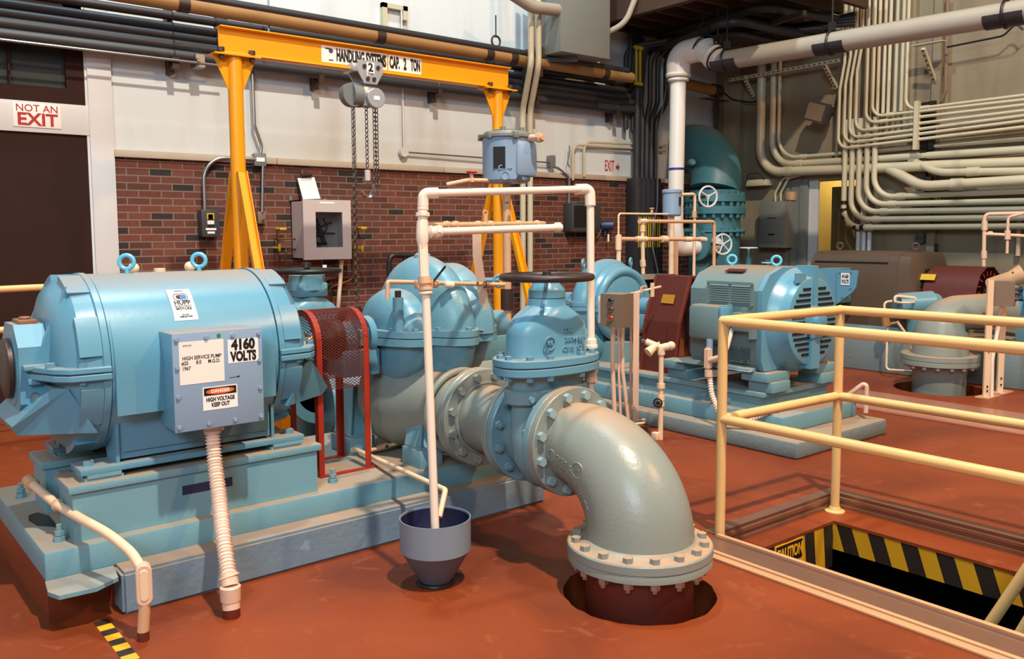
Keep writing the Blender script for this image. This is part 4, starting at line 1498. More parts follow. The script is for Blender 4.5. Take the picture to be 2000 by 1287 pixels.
# small-bore line from the pump vent with a ball valve, at the height of the handwheel
T = Thing('vent_line', 'thin cream vent line with small valve crossing in front of the pump dome', 'pipework', (2.165, 3.704, 1.261))
q0, q1, q2 = V((2.204, 3.765, 1.172)), V((2.21, 3.771, 1.262)), V((2.927, 3.733, 1.219))
b = B().tube(fil([q0, q1, q2], 0.012, 5), 0.0115, n=14)
T.part('pipe', b, cream2)
m_ = V((2.394, 3.712, 1.244))
b = B().box(m_ - V((0.055, 0.02, 0.022)), m_ + V((0.04, 0.02, 0.022)), 0.006).lathe(m_ + V((0.05, 0, 0)), (q2 - q1), [(0, 0.02), (0.02, 0.022), (0.03, 0.016)], n=8)
T.part('valve_block', b, cream2)
T.part('coupling', B().lathe(V((2.528, 3.732, 1.235)), q2 - q1, [(0, 0.014), (0.003, 0.019), (0.05, 0.019), (0.053, 0.014)], n=16), pvc)
b = B().beam((2.443, 3.7, 1.261), (2.47, 3.635, 1.336), 0.012, 0.004)
T.part('lever', b, iron)

# flat bent strap bracket standing on the pump flange
T = Thing('strap_bracket', 'tall flat cream strap bracket standing on the pump flange by the dome', 'bracket', (2.831, 3.783, 0.977))
b = B()
cl = [V((2.747, 3.741, 1.504)), V((2.753, 3.748, 1.38)), V((2.784, 3.763, 1.268)), V((2.815, 3.77, 1.098)), V((2.833, 3.781, 0.977)), V((2.76, 3.749, 0.977))]
side = V((0.78, -0.62, 0))
b.loft([[p_ - side * 0.024, p_ + side * 0.024, p_ + side * 0.024 + V((0.004, 0.004, 0.001)), p_ - side * 0.024 + V((0.004, 0.004, 0.001))] for p_ in cl])
T.part('strap', b, pink_fit)
b = B().torus(V((2.789, 3.728, 1.225)), (0.78, -0.1, 0), 0.016, 0.003, 16, 6)
T.part('pipe_clip', b, iron)

# drain line along the plinth
T = Thing('drain_line', 'cream drain pipe lying across the near plinth top and bending into the funnel', 'pipe', (1.441, 0.565, 0.3), frame=PUMP)
d0 = V((1.43, 0.755, 0.3))
d1 = V((1.227, -0.468, 0.373))
d2 = V((1.155, -0.522, 0.28))
b = B().tube(fil([d0, V((1.4, 0.505, 0.31)), d1, d2], 0.02, 6), 0.0125, n=16)
T.part('pipe', b, cream)
b = B().tube([(1.454, 0.576, 0.31), (1.481, 0.604, 0.761)], 0.012, n=14)
T.part('standpipe', b, cream)
b = B().tube([(1.454, 0.576, 0.31), (1.671, 0.56, 0.33)], 0.011, n=14).tube([(1.427, 0.815, 0.31), (1.397, 0.655, 0.31)], 0.016, n=12)
T.part('side_branch', b, cream2)
for x_ in (0,):
    T.part('coupling', B().cyl((1.473, 0.596, 0.625), (1.476, 0.599, 0.67), 0.018, n=8), cream2)
    T.part('coupling', B().tube([(1.51, 0.587, 0.31), (1.569, 0.575, 0.32)], 0.017, n=10), cream2)

# ================================================================== SUCTION SIDE OF PUMP 1 (behind)
T = Thing('gate_valve', 'blue gate valve standing behind the red mesh guard, with black wheel and tag', 'valve', (2.45, 5.21, 0.0))
c = V((2.45, 5.21, 0.53))
gate_valve(T, c, (0, 1, 0), (1, 0, 0), blue_cast, wheel=0.208, wheel_m=black, zw=0.735, bz=0.26)
b = B().cyl((2.45, 5.21, 1.14), (2.45, 5.21, 1.24), 0.115, n=12).box((2.35, 5.11, 1.10), (2.55, 5.31, 1.19), 0.01)
T.part('gearbox', b, blue_cast)
b = B().cyl((2.45, 5.21, 0.0), (2.45, 5.21, 0.35), 0.1, n=16)
T.part('support_post', b, blue_cast)
b = B().obox((2.521, 5.093, 1.296), (0.78, -0.62, 0), (0, 0, 1), (0.62, 0.78, 0), 0.026, 0.018, 0.002)
T.part('tag', b, paper)
b = B().cyl((2.45, 5.21, 1.285), (2.45, 5.21, 1.32), 0.035, 0.03, n=16)
T.part('stem_cap', b, black)

sx_, sy_ = (3.876, 4.95, 0.507)[0], 4.95
T = Thing('suction_elbow', 'pale grey-blue suction elbow bulging up behind the near pump and gate valve', 'pipe elbow', (3.5, 4.9, 0.0))
ez = 0.42
b = B().tube(fil([(2.35, 5.0, ez), (3.45, 4.95, ez), (3.62, 4.95, -0.1)], 0.4, 8), 0.26, n=40)
b = B().tube(fil([(2.8, 4.95, ez), (3.74, 4.95, ez), (3.74, 4.95, -0.02)], 0.36, 10), 0.265, n=40)
T.part('elbow_body', b, gray_blue)
b = B().cyl((3.74, 4.95, 0.0), (3.74, 4.95, 0.045), 0.33, n=40)
T.part('flange', b, gray_blue)
b = B().tube([(2.8, 4.95, ez), (2.45, 5.0, ez)], 0.2, n=32)
T.part('pipe', b, blue_cast)

# air release valve on its stand pipe
T = Thing('air_release_valve', 'blue ribbed can-shaped air valve on a tall thin pipe above the white loop', 'air valve', (3.868, 4.90, 0.60))
ax, ay = 3.868, 4.90
b = B().lathe((ax, ay, 1.86), Z, [(0, 0.02), (0.002, 0.150), (0.02, 0.170), (0.10, 0.172), (0.30, 0.172), (0.315, 0.174)], n=40)
b.box((ax - 0.05, ay - 0.19, 1.90), (ax + 0.14, ay - 0.10, 2.15), 0.03)
bd = T.part('can_body', b, box_blue)
b = B().lathe((ax, ay, 2.175), Z, [(0, 0.185), (0.004, 0.19), (0.022, 0.19), (0.026, 0.17), (0.045, 0.16), (0.05, 0.10), (0.06, 0.10)], n=40)
for k in range(6):
    t = k * PI / 3 + 0.2
    b.box((ax + 0.182 * math.cos(t) - 0.02, ay + 0.182 * math.sin(t) - 0.02, 2.165), (ax + 0.182 * math.cos(t) + 0.02, ay + 0.182 * math.sin(t) + 0.02, 2.21), 0.004)
lid = T.part('lid', b, panel_gray)
T.bolts([(ax + 0.06, ay - 0.1, 2.22), (ax - 0.08, ay - 0.06, 2.22)], Z, 0.02, 0.03, panel_gray, parent=lid)
q = V((3.961, 4.875, 2.18))
q2 = V((3.943, 4.632, 2.165))
b = B().tube([q, q2], 0.026, n=16)
T.part('side_pipe', b, pink_fit)
b = B().lathe(q2 - (q2 - q).normalized() * 0.01, q2 - q, [(0, 0.033), (0.04, 0.034), (0.042, 0.02), (0.06, 0.018)], n=8)
T.part('pipe_plug', b, cream2)
pdir = V((-0.62, -0.78, 0))
b = B().obox(V((ax, ay, 2.03)) + V((-0.82, -0.57, 0)).normalized() * 0.170 + V((0.0, 0, 0)), V((0.57, -0.82, 0)), Z, V((-0.82, -0.57, 0)), 0.085, 0.15, 0.012)
T.part('name_plate', b, black)
q = V((3.82, 4.698, 1.877))
T.part('side_plug', B().cyl(q, q + pdir * 0.05, 0.022, n=8), iron)
T.part('cast_emblem', B().torus(V((ax, ay, 1.905)) + V((-0.66, -0.75, 0)) * 0.174, (-0.66, -0.75, 0), 0.028, 0.004, 20, 6), box_blue)
text(T, 'cast_lettering', 'CLA-', V((ax, ay, 1.96)) + V((-0.66, -0.75, 0)).normalized() * 0.172, (0.75, -0.66, 0), Z, 0.045, box_blue, bold=0.001, depth=0.004)
b = B().cyl((ax, ay, 0.64), (ax, ay, 1.87), 0.030, n=20)
T.part('stand_pipe', b, cream2)
b = B().cyl((ax, ay, 0.95), (ax, ay, 1.10), 0.048, n=20)
T.part('ball_valve', b, iron)
q = V((3.716, 4.909, 1.874))
b = B().tube([q, V((3.573, 4.959, 1.875)), V((3.422, 5.012, 1.841))], 0.016, n=12).cyl(V((3.592, 4.942, 1.861)), V((3.592, 4.948, 1.918)), 0.014, n=10)
sp_ = T.part('bleed_pipe', b, cream2)
b = B().torus(V((3.593, 4.949, 1.932)), Z, 0.032, 0.007, 20, 8).cyl(V((3.593, 4.949, 1.932)) - Z * 0.01, V((3.593, 4.949, 1.932)) + Z * 0.01, 0.012)
for k in range(4):
    t = k * PI / 2
    q3 = V((3.593, 4.949, 1.932))
    b.tube([q3, q3 + V((math.cos(t) * 0.032, math.sin(t) * 0.032, 0))], 0.005, n=6)
T.part('valve_wheel', b, mat('bright_red_wheel', (190, 40, 26), 0.5), parent=sp_, label='small bright red valve wheel')

# ================================================================== GANTRY CRANE
GY = 6.60
gl = V((2.431, 6.6, 2.879))
gr_ = V((5.232, 6.6, 2.869))
zb_ = 0.5 * (gl.z + gr_.z)
bx0, bx1 = gl.x, gr_.x
zt = zb_ + 0.205
T = Thing('gantry_crane', 'yellow-orange two-ton gantry crane on A-frame legs before the brick wall', 'gantry crane', ((bx0 + bx1) / 2, GY, 0))
b = B().box((bx0, GY - 0.006, zb_), (bx1, GY + 0.006, zt)).box((bx0, GY - 0.055, zb_ - 0.002), (bx1, GY + 0.055, zb_ + 0.012), 0.002).box((bx0, GY - 0.055, zt - 0.010), (bx1, GY + 0.055, zt), 0.002)
bm_ = T.part('beam', b, yellow)
plx, prx = (2.554, 6.6, 2.519)[0], (5.105, 6.6, 2.602)[0]
for px_, rr0 in ((plx, 0.057), (prx, 0.052)):
    b = B().cyl((px_, GY, 0.12), (px_, GY, zb_ - 0.01), rr0, n=28)
    pst = T.part('post', b, yellow)
    b = B()
    zf_ = zb_ - 0.003
    for s in (-1, 1):
        b.prism([(px_ + s * 0.02, GY - 0.005, zf_), (px_ + s * 0.17, GY - 0.005, zf_), (px_ + s * 0.15, GY - 0.005, zf_ - 0.05), (px_ + s * 0.05, GY - 0.005, zf_ - 0.28), (px_ + s * 0.02, GY - 0.005, zf_ - 0.28)], (0, 0.012, 0))
    b.box((px_ - 0.18, GY - 0.08, zf_ - 0.012), (px_ + 0.18, GY + 0.08, zf_))
    T.part('gusset', b, yellow, parent=pst)
    T.bolts([(px_ - 0.12, GY - 0.045, zf_ - 0.012), (px_ + 0.12, GY - 0.045, zf_ - 0.012)], -Z, 0.022, 0.03, iron, parent=pst)
    T.bolts([(px_ - 0.12, GY - 0.045, zf_ + 0.014), (px_ + 0.12, GY - 0.045, zf_ + 0.014)], Z, 0.026, 0.03, iron, parent=pst)
    for s in (-1, 1):
        b = B()
        p0, p1 = V((px_, GY + s * 0.055, 1.98)), V((px_, GY + s * 0.72, 0.16))
        d = (p1 - p0).normalized()
        b.beam(p0, p1, 0.07, 0.008, side=(1, 0, 0))
        for e in (-1, 1):
            n_ = d.cross(X)
            b.beam(p0 + X * 0.035 * e + n_ * 0.018 * s * -1, p1 + X * 0.035 * e + n_ * 0.018 * s * -1, 0.007, 0.04, side=(1, 0, 0))
        T.part('diagonal_leg', b, yellow)
    b = B().box((px_ - 0.05, GY - 0.80, 0.10), (px_ + 0.05, GY + 0.80, 0.20)).box((px_ - 0.06, GY - 0.35, 0.52), (px_ + 0.06, GY + 0.35, 0.60))
    T.part('base_beam', b, yellow)
    for s in (-1, 1):
        b = B().cyl((px_ - 0.03, GY + s * 0.7, 0.055), (px_ + 0.03, GY + s * 0.7, 0.055), 0.055, n=20)
        T.part('caster', b, black)
yb = GY - 0.0075
sl = V((3.28, 6.59, 2.995))
sr = V((3.895, 6.59, 3.003))
s2l, s2r = V((3.9, 6.59, 2.995)), V((4.245, 6.59, 2.991))
zc = zb_ + 0.105
b = B().box((sl.x, yb, zc - 0.068), (sr.x, yb + 0.002, zc + 0.068))
T.part('maker_sign', b, white_lbl, parent=bm_)
b = B().box((s2l.x + 0.01, yb, zc - 0.068), (s2r.x, yb + 0.002, zc + 0.068))
T.part('capacity_sign', b, white_lbl, parent=bm_)
L1 = sr.x - sl.x
text(T, 'lettering', 'HANDLING SYSTEMS', (sl.x + L1 * 0.60, yb - 0.003, zc), X, Z, 0.135, text_black, parent=bm_, sx=0.375, bold=0.006)
text(T, 'lettering', 'CAP.', (s2l.x + 0.070, yb - 0.003, zc), X, Z, 0.135, text_black, parent=bm_, sx=0.36, bold=0.006)
text(T, 'lettering', '2', (s2l.x + 0.175, yb - 0.003, zc), X, Z, 0.135, text_black, parent=bm_, sx=0.42, bold=0.006)
text(T, 'lettering', 'TON', (s2l.x + 0.283, yb - 0.003, zc), X, Z, 0.135, text_black, parent=bm_, sx=0.33, bold=0.006)
b = B().lathe((sl.x + 0.085, yb - 0.001, zc + 0.03), Y, [(0, 0.02), (0.001, 0.02)], n=24).obox((sl.x + 0.06, yb - 0.001, zc + 0.045), X, Z, Y, 0.05, 0.012, 0.001).obox((sl.x + 0.085, yb - 0.001, zc - 0.045), X, Z, Y, 0.04, 0.010, 0.001)
T.part('maker_emblem', b, mat('dark_emblem', (60, 60, 84), 0.6, var=0), parent=bm_)

# chain hoist on its trolley
hx = (3.688, 6.52, 2.653)[0]
T = Thing('chain_hoist', 'silver two-ton chain hoist with hook and hand chains hanging from the crane beam', 'chain hoist', (hx, GY, zb_ - 0.35))
for s in (-1, 1):
    yy = GY + s * 0.075
    b = B().prism([(hx - 0.12, yy, zb_ + 0.05), (hx - 0.10, yy, zb_ + 0.08), (hx + 0.10, yy, zb_ + 0.08), (hx + 0.12, yy, zb_ + 0.05), (hx + 0.12, yy, zb_ - 0.01), (hx + 0.06, yy, zb_ - 0.11), (hx - 0.06, yy, zb_ - 0.11), (hx - 0.12, yy, zb_ - 0.01)], (0, 0.012 * s, 0))
    tr = T.part('trolley_plate', b, silver)
b = B()
for u in (-0.065, 0.065):
    for s in (-1, 1):
        b.cyl((hx + u, GY + s * 0.03, zb_ + 0.035), (hx + u, GY + s * 0.07, zb_ + 0.035), 0.036, n=20)
b.cyl((hx, GY - 0.09, zb_ - 0.08), (hx, GY + 0.09, zb_ - 0.08), 0.014, n=10)
b.box((hx - 0.17, GY - 0.085, zb_ - 0.02), (hx - 0.11, GY + 0.085, zb_ + 0.05), 0.01)
T.part('wheel_set', b, silver, parent=tr)
T.bolts([(hx - 0.06, GY - 0.087, zb_ + 0.03), (hx + 0.07, GY - 0.087, zb_ + 0.03), (hx - 0.03, GY - 0.087, zb_ - 0.07), (hx + 0.03, GY - 0.087, zb_ - 0.07)], -Y, 0.018, 0.014, iron, parent=tr)
b = B().box((hx - 0.035, GY - 0.0895, zb_ - 0.045), (hx + 0.035, GY - 0.087, zb_ + 0.065))
pl = T.part('capacity_plate', b, white_lbl, parent=tr)
text(T, 'lettering', '2', (hx, GY - 0.091, zb_ + 0.022), X, Z, 0.095, text_black, parent=tr, bold=0.003)
text(T, 'lettering', 'TON', (hx, GY - 0.091, zb_ - 0.032), X, Z, 0.028, text_black, parent=tr, bold=0.001)
hz = zb_ - 0.205
b = B().box((hx - 0.06, GY - 0.06, hz - 0.09), (hx + 0.06, GY + 0.06, hz + 0.08), 0.012)
b.lathe((hx + 0.045, GY - 0.05, hz - 0.02), (0, -1, 0), [(0, 0.085), (0.05, 0.085), (0.055, 0.08)], n=14)
b.cyl((hx - 0.0, GY, hz + 0.08), (hx, GY, zb_ - 0.08), 0.016, n=10)
hb = T.part('hoist_body', b, silver)
b = B().cyl((hx - 0.14, GY - 0.05, hz - 0.0), (hx - 0.14, GY + 0.03, hz), 0.1, n=24).cyl((hx - 0.15, GY, hz), (hx - 0.06, GY, hz), 0.098, n=28)
T.part('hand_wheel_cover', b, gray_box, parent=hb)
b = B().obox((hx + 0.045, GY - 0.106, hz - 0.02), X, Z, Y, 0.055, 0.032, 0.002)
T.part('name_plate', b, white_lbl, parent=hb)
def chain_mesh(length, r=0.0145, wr=0.0042, pitch=0.037):
    b = B()
    n = int(length / pitch)
    for i in range(n):
        z = -i * pitch
        d = V((1, 0.35, 0)) if i % 2 else V((-0.35, 1, 0))
        d.normalize()
        s = Z.cross(d)
        pts = []
        for k in range(10):
            t = 2 * PI * k / 10
            pts.append(s * (r * math.cos(t)) + Z * (z + (pitch * 0.5 + wr * 0.8) * math.sin(t) - pitch * 0.5))
        b.tube(pts, wr, n=5, closed=True)
    return b
def chain(x_, y_, z0, z1, name='load_chain', wr=0.0034):
    b = chain_mesh(z0 - z1, r=0.0145, wr=wr * 1.3)
    bmesh.ops.translate(b.bm, vec=V((x_, y_, z0)), verts=b.bm.verts)
    return T.part(name, b, chainm)
zlow = (3.59, 6.6, 0.917)[2]
chain(hx - 0.135, GY - 0.03, hz - 0.08, zlow, 'hand_chain', 0.0028)
chain(hx - 0.115, GY + 0.03, hz - 0.08, zlow, 'hand_chain', 0.0028)
zh = (3.699, 6.6, 2.015)[2]
chain(hx + 0.0, GY, hz - 0.08, zh + 0.03)
zs_ = (3.787, 6.6, 1.878)[2]
chain(hx + 0.075, GY, hz - 0.09, zs_ , 'slack_chain')
chain(hx + 0.105, GY + 0.01, hz - 0.09, zs_ + 0.01, 'slack_chain')
b = B().cyl((hx, GY, zh + 0.035), (hx, GY, zh - 0.055), 0.026, n=14)
T.part('hook_block', b, white_cab)
b = B()
pts = []
for k in range(18):
    t = math.radians(95 - k * 15.5)
    pts.append(V((hx + 0.0 + 0.055 * math.cos(t), GY, zh - 0.14 + 0.058 * math.sin(t))))
b.tube([V((hx, GY, zh - 0.05))] + pts, [0.014] + [0.013 + 0.007 * math.sin(PI * k / 17) for k in range(18)], n=10)
T.part('hook', b, chrome)

# ================================================================== BACK WALL FITTINGS
def wallpipe(name, label, cat, pts, r, m, group=None, parts=(), rr=0.1, base=None, n=14, clip=None):
    b = B().tube(fil(pts, rr, 6), r, n=n)
    return solo(name, b, m, label, cat, base if base else pts[0], group)

wy = 8.25
names = ['topmost', 'second', 'third', 'fourth', 'lowest']
lines = [(35, 146, 0.036), (54, 166, 0.036), (72, 184, 0.038), (96, 205, 0.052), (120, 236, 0.056)]
zz = []
zl = [((2.089, 8.25, 3.502)[2], 0.040), ((2.085, 8.25, 3.401)[2], 0.042), ((2.082, 8.25, 3.321)[2], 0.045), ((2.078, 8.25, 3.241)[2], 0.056), ((2.074, 8.25, 3.148)[2], 0.060)]
xr = (8.595, 8.25, 3.256)[0]
for i, (z_, r_) in enumerate(zl):
    pts = [(-1.2, wy, z_), (xr - 0.25, wy, z_), (xr + 0.02 + 0.05 * i, wy - 0.0, z_ + 0.02), (xr + 0.10 + 0.05 * i, wy, z_ + 0.9)]
    pts = fil([V(p) for p in pts], 0.15, 6)
    b = B().tube(pts, r_, n=16)
    T = Thing('black_conduit', '%s of the five dark conduits running along the back wall above the brick' % names[i], 'conduit', (2.0, wy, z_), 'dark wall conduits')
    T.part('pipe', b, blackpipe)
    if i < 3:
        q = (3.008, 8.25, 3.471)[0]
        T.part('coupling', B().cyl((q, wy, z_), (q + 0.11, wy, z_), r_ + 0.012, n=16), blackpipe)
for i, px_ in enumerate((333, 616, 847, 1037, 1195)):
    x_ = {333: (2.612, 8.3, 3.285)[0], 616: (4.062, 8.3, 3.374)[0], 847: (5.51, 8.3, 3.328)[0], 1037: (6.943, 8.3, 3.239)[0], 1195: (8.352, 8.3, 3.375)[0]}[px_]
    b = B().box((x_ - 0.025, 8.30, zl[4][0] - 0.16), (x_ + 0.025, 8.40, zl[0][0] + 0.09))
    b.box((x_ - 0.03, 8.17, zl[4][0] - 0.13), (x_ + 0.03, 8.19, zl[4][0] - 0.03))
    for z_, r_ in zl:
        b.torus((x_, wy, z_), X, r_ + 0.004, 0.006, 16, 6)
    solo('conduit_bracket', b, iron, 'dark vertical strut holding the five wall conduits, %s from the left' % ('first', 'second', 'third', 'fourth', 'fifth')[i], 'bracket', (x_, 8.3, zl[4][0]), 'wall conduit struts')

# thin bright rod and lagged tan pipe
b = B().tube([(1.216, 8.15, 3.087), (3.061, 8.15, 3.087)], 0.012, n=10)
T = Thing('steel_rod', 'thin shiny steel tube slanting across the top of the brown door', 'tube', (1.985, 8.15, 3.077))
T.part('tube', b, steel)
b = B().box((2.787, 8.15, 3.167), (2.871, 8.3, 3.051)).cyl((2.786, 8.14, 3.096), (2.814, 8.14, 3.095), 0.03, n=10)
T.part('clamp', b, steel)
tz0 = V((2.502, 7.95, 3.545))
tz1 = V((8.356, 7.95, 3.514))
T = Thing('lagged_pipe', 'long tan lagged pipe running along the back wall above the black conduits', 'pipe', tz0)
tdir = (tz1 - tz0)
t0 = tz0 - tdir * 0.32
b = B().tube([t0, tz1], 0.068, n=24)
T.part('lagging', b, tan_pipe)
b = B()
b.tube([t0 + V((0, -0.03, 0.070)), tz1 + V((-0.1, -0.03, 0.070))], 0.040, n=12)
T.part('companion_pipe', b, blackpipe)
for k, t in enumerate((0.02, 0.36, 0.60, 0.66, 0.915)):
    p = tz0 + tdir * t
    d = tdir.normalized()
    T.part('band', B().cyl(p - d * 0.05, p + d * 0.05, 0.073, n=24), iron)
T.part('hanger', B().torus(tz0 + tdir * 0.62 + Z * 0.16, Y, 0.06, 0.012, 20, 8).cyl(tz0 + tdir * 0.62 + V((0, 0.0, 0.2)), tz0 + tdir * 0.62 + V((0, 0.0, 0.45)), 0.008, n=8), iron)
q = V((5.082, 8.35, 3.939))
b = B().box(q + V((-0.19, 0, 0.02)), q + V((0.13, 0.05, 0.07))).box(q + V((-0.19, 0, -0.25)), q + V((-0.13, 0.05, 0.07))).box(q + V((0.07, 0, -0.08)), q + V((0.13, 0.05, 0.07)))
solo('wall_bracket', b, beige, 'pale angle bracket on the white wall above the tan lagged pipe hanger', 'bracket', q)
# small second lagged pipe end, right of the white pipe
b = B().tube([(9.391, 7.95, 3.548), (10.092, 7.95, 3.512)], 0.075, n=20)
T = Thing('lagged_pipe_end', 'short tan lagged pipe end between the fat white riser and right wall', 'pipe', (9.391, 7.95, 3.548))
T.part('lagging', b, tan_pipe)
T.part('end_clamp', B().cyl((10.023, 7.95, 3.519), (10.162, 7.95, 3.511), 0.095, n=20).box((9.889, 7.95, 3.407), (10.429, 8.1, 3.402)), iron)
# pair of cream conduits rising over the wall
for k, off in enumerate((0, 1)):
    dx = 0.115 * off
    pts = [V((6.634, 8.1, 0.477)) + V((dx, 0, -0.6)), V((6.647, 8.1, 2.974)) + V((dx, 0, 0)), V((6.484, 7.75, 3.442)) + V((dx, 0, 0)), V((6.494, 7.75, 4.047)) + V((dx * 0.9, 0, 0.6))]
    b = B().tube(fil(pts, 0.25, 6), 0.036, n=14)
    solo('cream_conduit', b, beige, ('left' if not off else 'right') + ' one of the two cream conduits kinked over the dark wall pipes', 'conduit', pts[0], 'kinked cream conduits')
# dark switch and grey thin conduits at left
def elbox(name, label, cat, x0, z0, x1, z1, m, depth=0.12, y=WY, group=None, bev=0.006):
    T = Thing(name, label, cat, ((x0 + x1) / 2, y, z0), group)
    T.part('housing', B().box((x0, y - depth, z0), (x1, y, z1), bev), m)
    T.part('cover', B().box((x0 - 0.004, y - depth - 0.012, z0 - 0.004), (x1 + 0.004, y - depth, z1 + 0.004), bev), m)
    return T
a_, c_ = V((2.833, 8.27, 1.486)), V((2.995, 8.27, 1.741))
T = elbox('safety_switch', 'grey switch box with yellow label left of the near yellow crane post', 'switch box', a_.x, a_.z, c_.x, c_.z, dark_box, 0.12)
yv = WY - 0.134
sw = lambda fx, fz, w, h_, m, nm: T.part(nm, B().box((a_.x + (c_.x - a_.x) * fx - w / 2, yv, a_.z + (c_.z - a_.z) * fz - h_ / 2), (a_.x + (c_.x - a_.x) * fx + w / 2, yv + 0.003, a_.z + (c_.z - a_.z) * fz + h_ / 2)), m)
sw(0.5, 0.74, 0.07, 0.07, brass, 'yellow_label')
sw(0.5, 0.74, 0.045, 0.045, dark_box, 'label_square')
sw(0.5, 0.55, 0.065, 0.05, paper, 'paper_label')
sw(0.5, 0.40, 0.065, 0.03, text_black, 'black_label')
sw(0.5, 0.28, 0.10, 0.02, paper, 'white_strip')
sw(0.5, 0.15, 0.07, 0.02, paper, 'white_strip')
xj, zj = (3.447, 8.35, 2.246)[0], (3.447, 8.35, 2.246)[2]
b = B().tube(fil([(0.5 * (a_.x + c_.x) - 0.03, 8.33, c_.z), (0.5 * (a_.x + c_.x) - 0.03, 8.33, zj + 0.0), (xj - 0.05, 8.33, zj)], 0.22, 8), 0.017, n=12)
solo('grey_conduit', b, steel, 'grey conduit curving from the yellow-labelled switch box up to the small junction box', 'conduit', (a_.x, 8.33, c_.z))
T = elbox('junction_box', 'small grey junction box with white tag on the stone ledge right of the crane post', 'junction box', xj - 0.055, zj - 0.06, xj + 0.06, zj + 0.06, gray_box, 0.07)
T.part('tag', B().box((xj - 0.04, WY - 0.085, zj - 0.02), (xj + 0.045, WY - 0.082, zj + 0.02)), white_lbl)
b = B().tube(fil([(xj + 0.01, 8.33, zj + 0.06), (3.47, 8.33, 2.382), (3.402, 8.33, 2.578), (3.396, 8.33, 3.197), (3.4, 8.33, 3.64)], 0.12, 6), 0.017, n=12)
solo('grey_conduit', b, steel, 'grey conduit rising from the small junction box past the white wall', 'conduit', (xj, 8.33, zj))
b = B().tube([(xj + 0.03, 8.33, zj - 0.06), (3.454, 8.33, 1.723)], 0.015, n=12)
solo('grey_conduit', b, steel, 'short grey conduit from the ledge junction box down to the toggle switch', 'conduit', (xj, 8.33, zj - 0.06))
T = elbox('toggle_switch', 'small brown-grey toggle switch box on brick right of the crane post', 'switch', (3.414, 8.33, 1.615)[0], (3.414, 8.33, 1.615)[2], (3.487, 8.33, 1.728)[0], (3.487, 8.33, 1.728)[2], taupe, 0.06)
T.part('toggle', B().cyl((3.459, 8.32, 1.656), (3.444, 8.26, 1.65), 0.012, n=8), chrome)
# long rod down from above crossing beam
b = B().cyl((3.441, 8, 3.865), (3.437, 8, 3.409), 0.011, n=8)
solo('hanger_rod', b, steel, 'thin bright hanger rod dropping behind the left part of the crane beam', 'rod', (3.437, 8, 3.409))
# thin conduit with round box on white wall, horizontal run to a small box
rb_ = V((5.138, 8.36, 2.414))
b = B().tube([rb_ + Z * 0.05, V((5.134, 8.36, 3.96))], 0.010, n=8)
solo('thin_conduit', b, white_trim, 'thin pale conduit dropping to the round box behind the hoist chains', 'conduit', rb_ + Z * 0.05)
b = B().cyl(rb_ + V((0, 0.03, 0)), rb_ - V((0, 0.02, 0)), 0.052, n=20)
solo('round_box', b, white_trim, 'small round white junction box on the wall right of the hoist chains', 'junction box', rb_)
rc = V((7.322, 8.34, 2.396))
b = B().tube([rb_ + X * 0.05, rc], 0.010, n=8)
solo('thin_conduit', b, steel, 'thin horizontal grey conduit above the stone ledge behind the air valve', 'conduit', rb_ + X * 0.05)
T = elbox('outlet_fitting', 'small grey fitting at the end of the thin horizontal conduit', 'junction box', rc.x - 0.04, rc.z - 0.05, rc.x + 0.04, rc.z + 0.09, gray_box, 0.07)
b = B().tube(fil([rc + V((0, -0.02, -0.05)), V((7.417, 8.33, 2.334)), V((7.613, 8.33, 2.231)), V((7.595, 8.33, 1.669)), V((7.631, 8.33, 1.523))], 0.1, 6), 0.015, n=10)
solo('grey_conduit', b, gray_box, 'grey conduit bending from the small fitting down to the black enclosure', 'conduit', rc)
# dark enclosure and blue dial on brick
T = elbox('black_enclosure', 'dark enclosure on the brick wall behind the white down pipe', 'enclosure', (7.568, 8.3, 1.523)[0], (7.568, 8.3, 1.523)[2], (8.074, 8.3, 1.889)[0], (8.074, 8.3, 1.889)[2], dark_box, 0.16)
xa, za_ = (7.602, 8.22, 1.576)[0], (7.602, 8.22, 1.576)[2]
T.part('window', B().box((xa, WY - 0.176, za_), (xa + 0.24, WY - 0.172, za_ + 0.28)), black)
q = V((8.277, 8.34, 1.604))
T = Thing('pressure_transmitter', 'small dark blue transmitter with cable on the brick wall', 'instrument', q)
T.part('body', B().cyl(q + V((-0.05, 0.02, 0)), q + V((0.06, -0.10, 0)), 0.062, n=20).cyl(q, q - Z * 0.14, 0.02, n=10), mat('navy_instrument', (40, 56, 92), 0.4))
T.part('cable', B().tube(fil([q - X * 0.05, q + V((-0.12, 0, -0.16)), q + V((-0.3, 0.02, -0.2))], 0.1, 5), 0.007, n=8), gray_box)
T.part('tag', B().box(q + V((-0.01, -0.06, -0.22)), q + V((0.02, -0.055, -0.12))), paper)
# beige thin conduits above EXIT
for k, (dz, x0) in enumerate(((0.0, 1112), (-0.05, 1122))):
    pts = [V((7.831, 8.34, 2.193)) if k == 0 else V((7.694, 8.34, 2.201)), V((7.83, 8.34, 2.605)) if k == 0 else V((7.675, 8.34, 2.596)), V((7.586, 8.34, 2.669)), V((9.479, 8.34, 2.713))]
    if k:
        pts = [V((7.685, 8.34, 2.188)), V((7.684, 8.34, 2.649)), V((9.48, 8.34, 2.67))]
    else:
        pts = [V((7.886, 8.34, 2.242)), V((7.885, 8.34, 2.694)), V((9.479, 8.34, 2.742))]
    b = B().tube(fil(pts, 0.12, 6), 0.017, n=10)
    solo('beige_conduit', b, beige, ('upper' if k == 0 else 'lower') + ' of two beige conduits bending down left of the red EXIT lettering', 'conduit', pts[0], 'conduits above the exit lettering')
b = B().tube(fil([(7.612, 8.33, 2.631), (7.612, 8.33, 2.526), (7.577, 8.33, 2.407), (7.621, 8.33, 2.35)], 0.05, 5), 0.008, n=8)
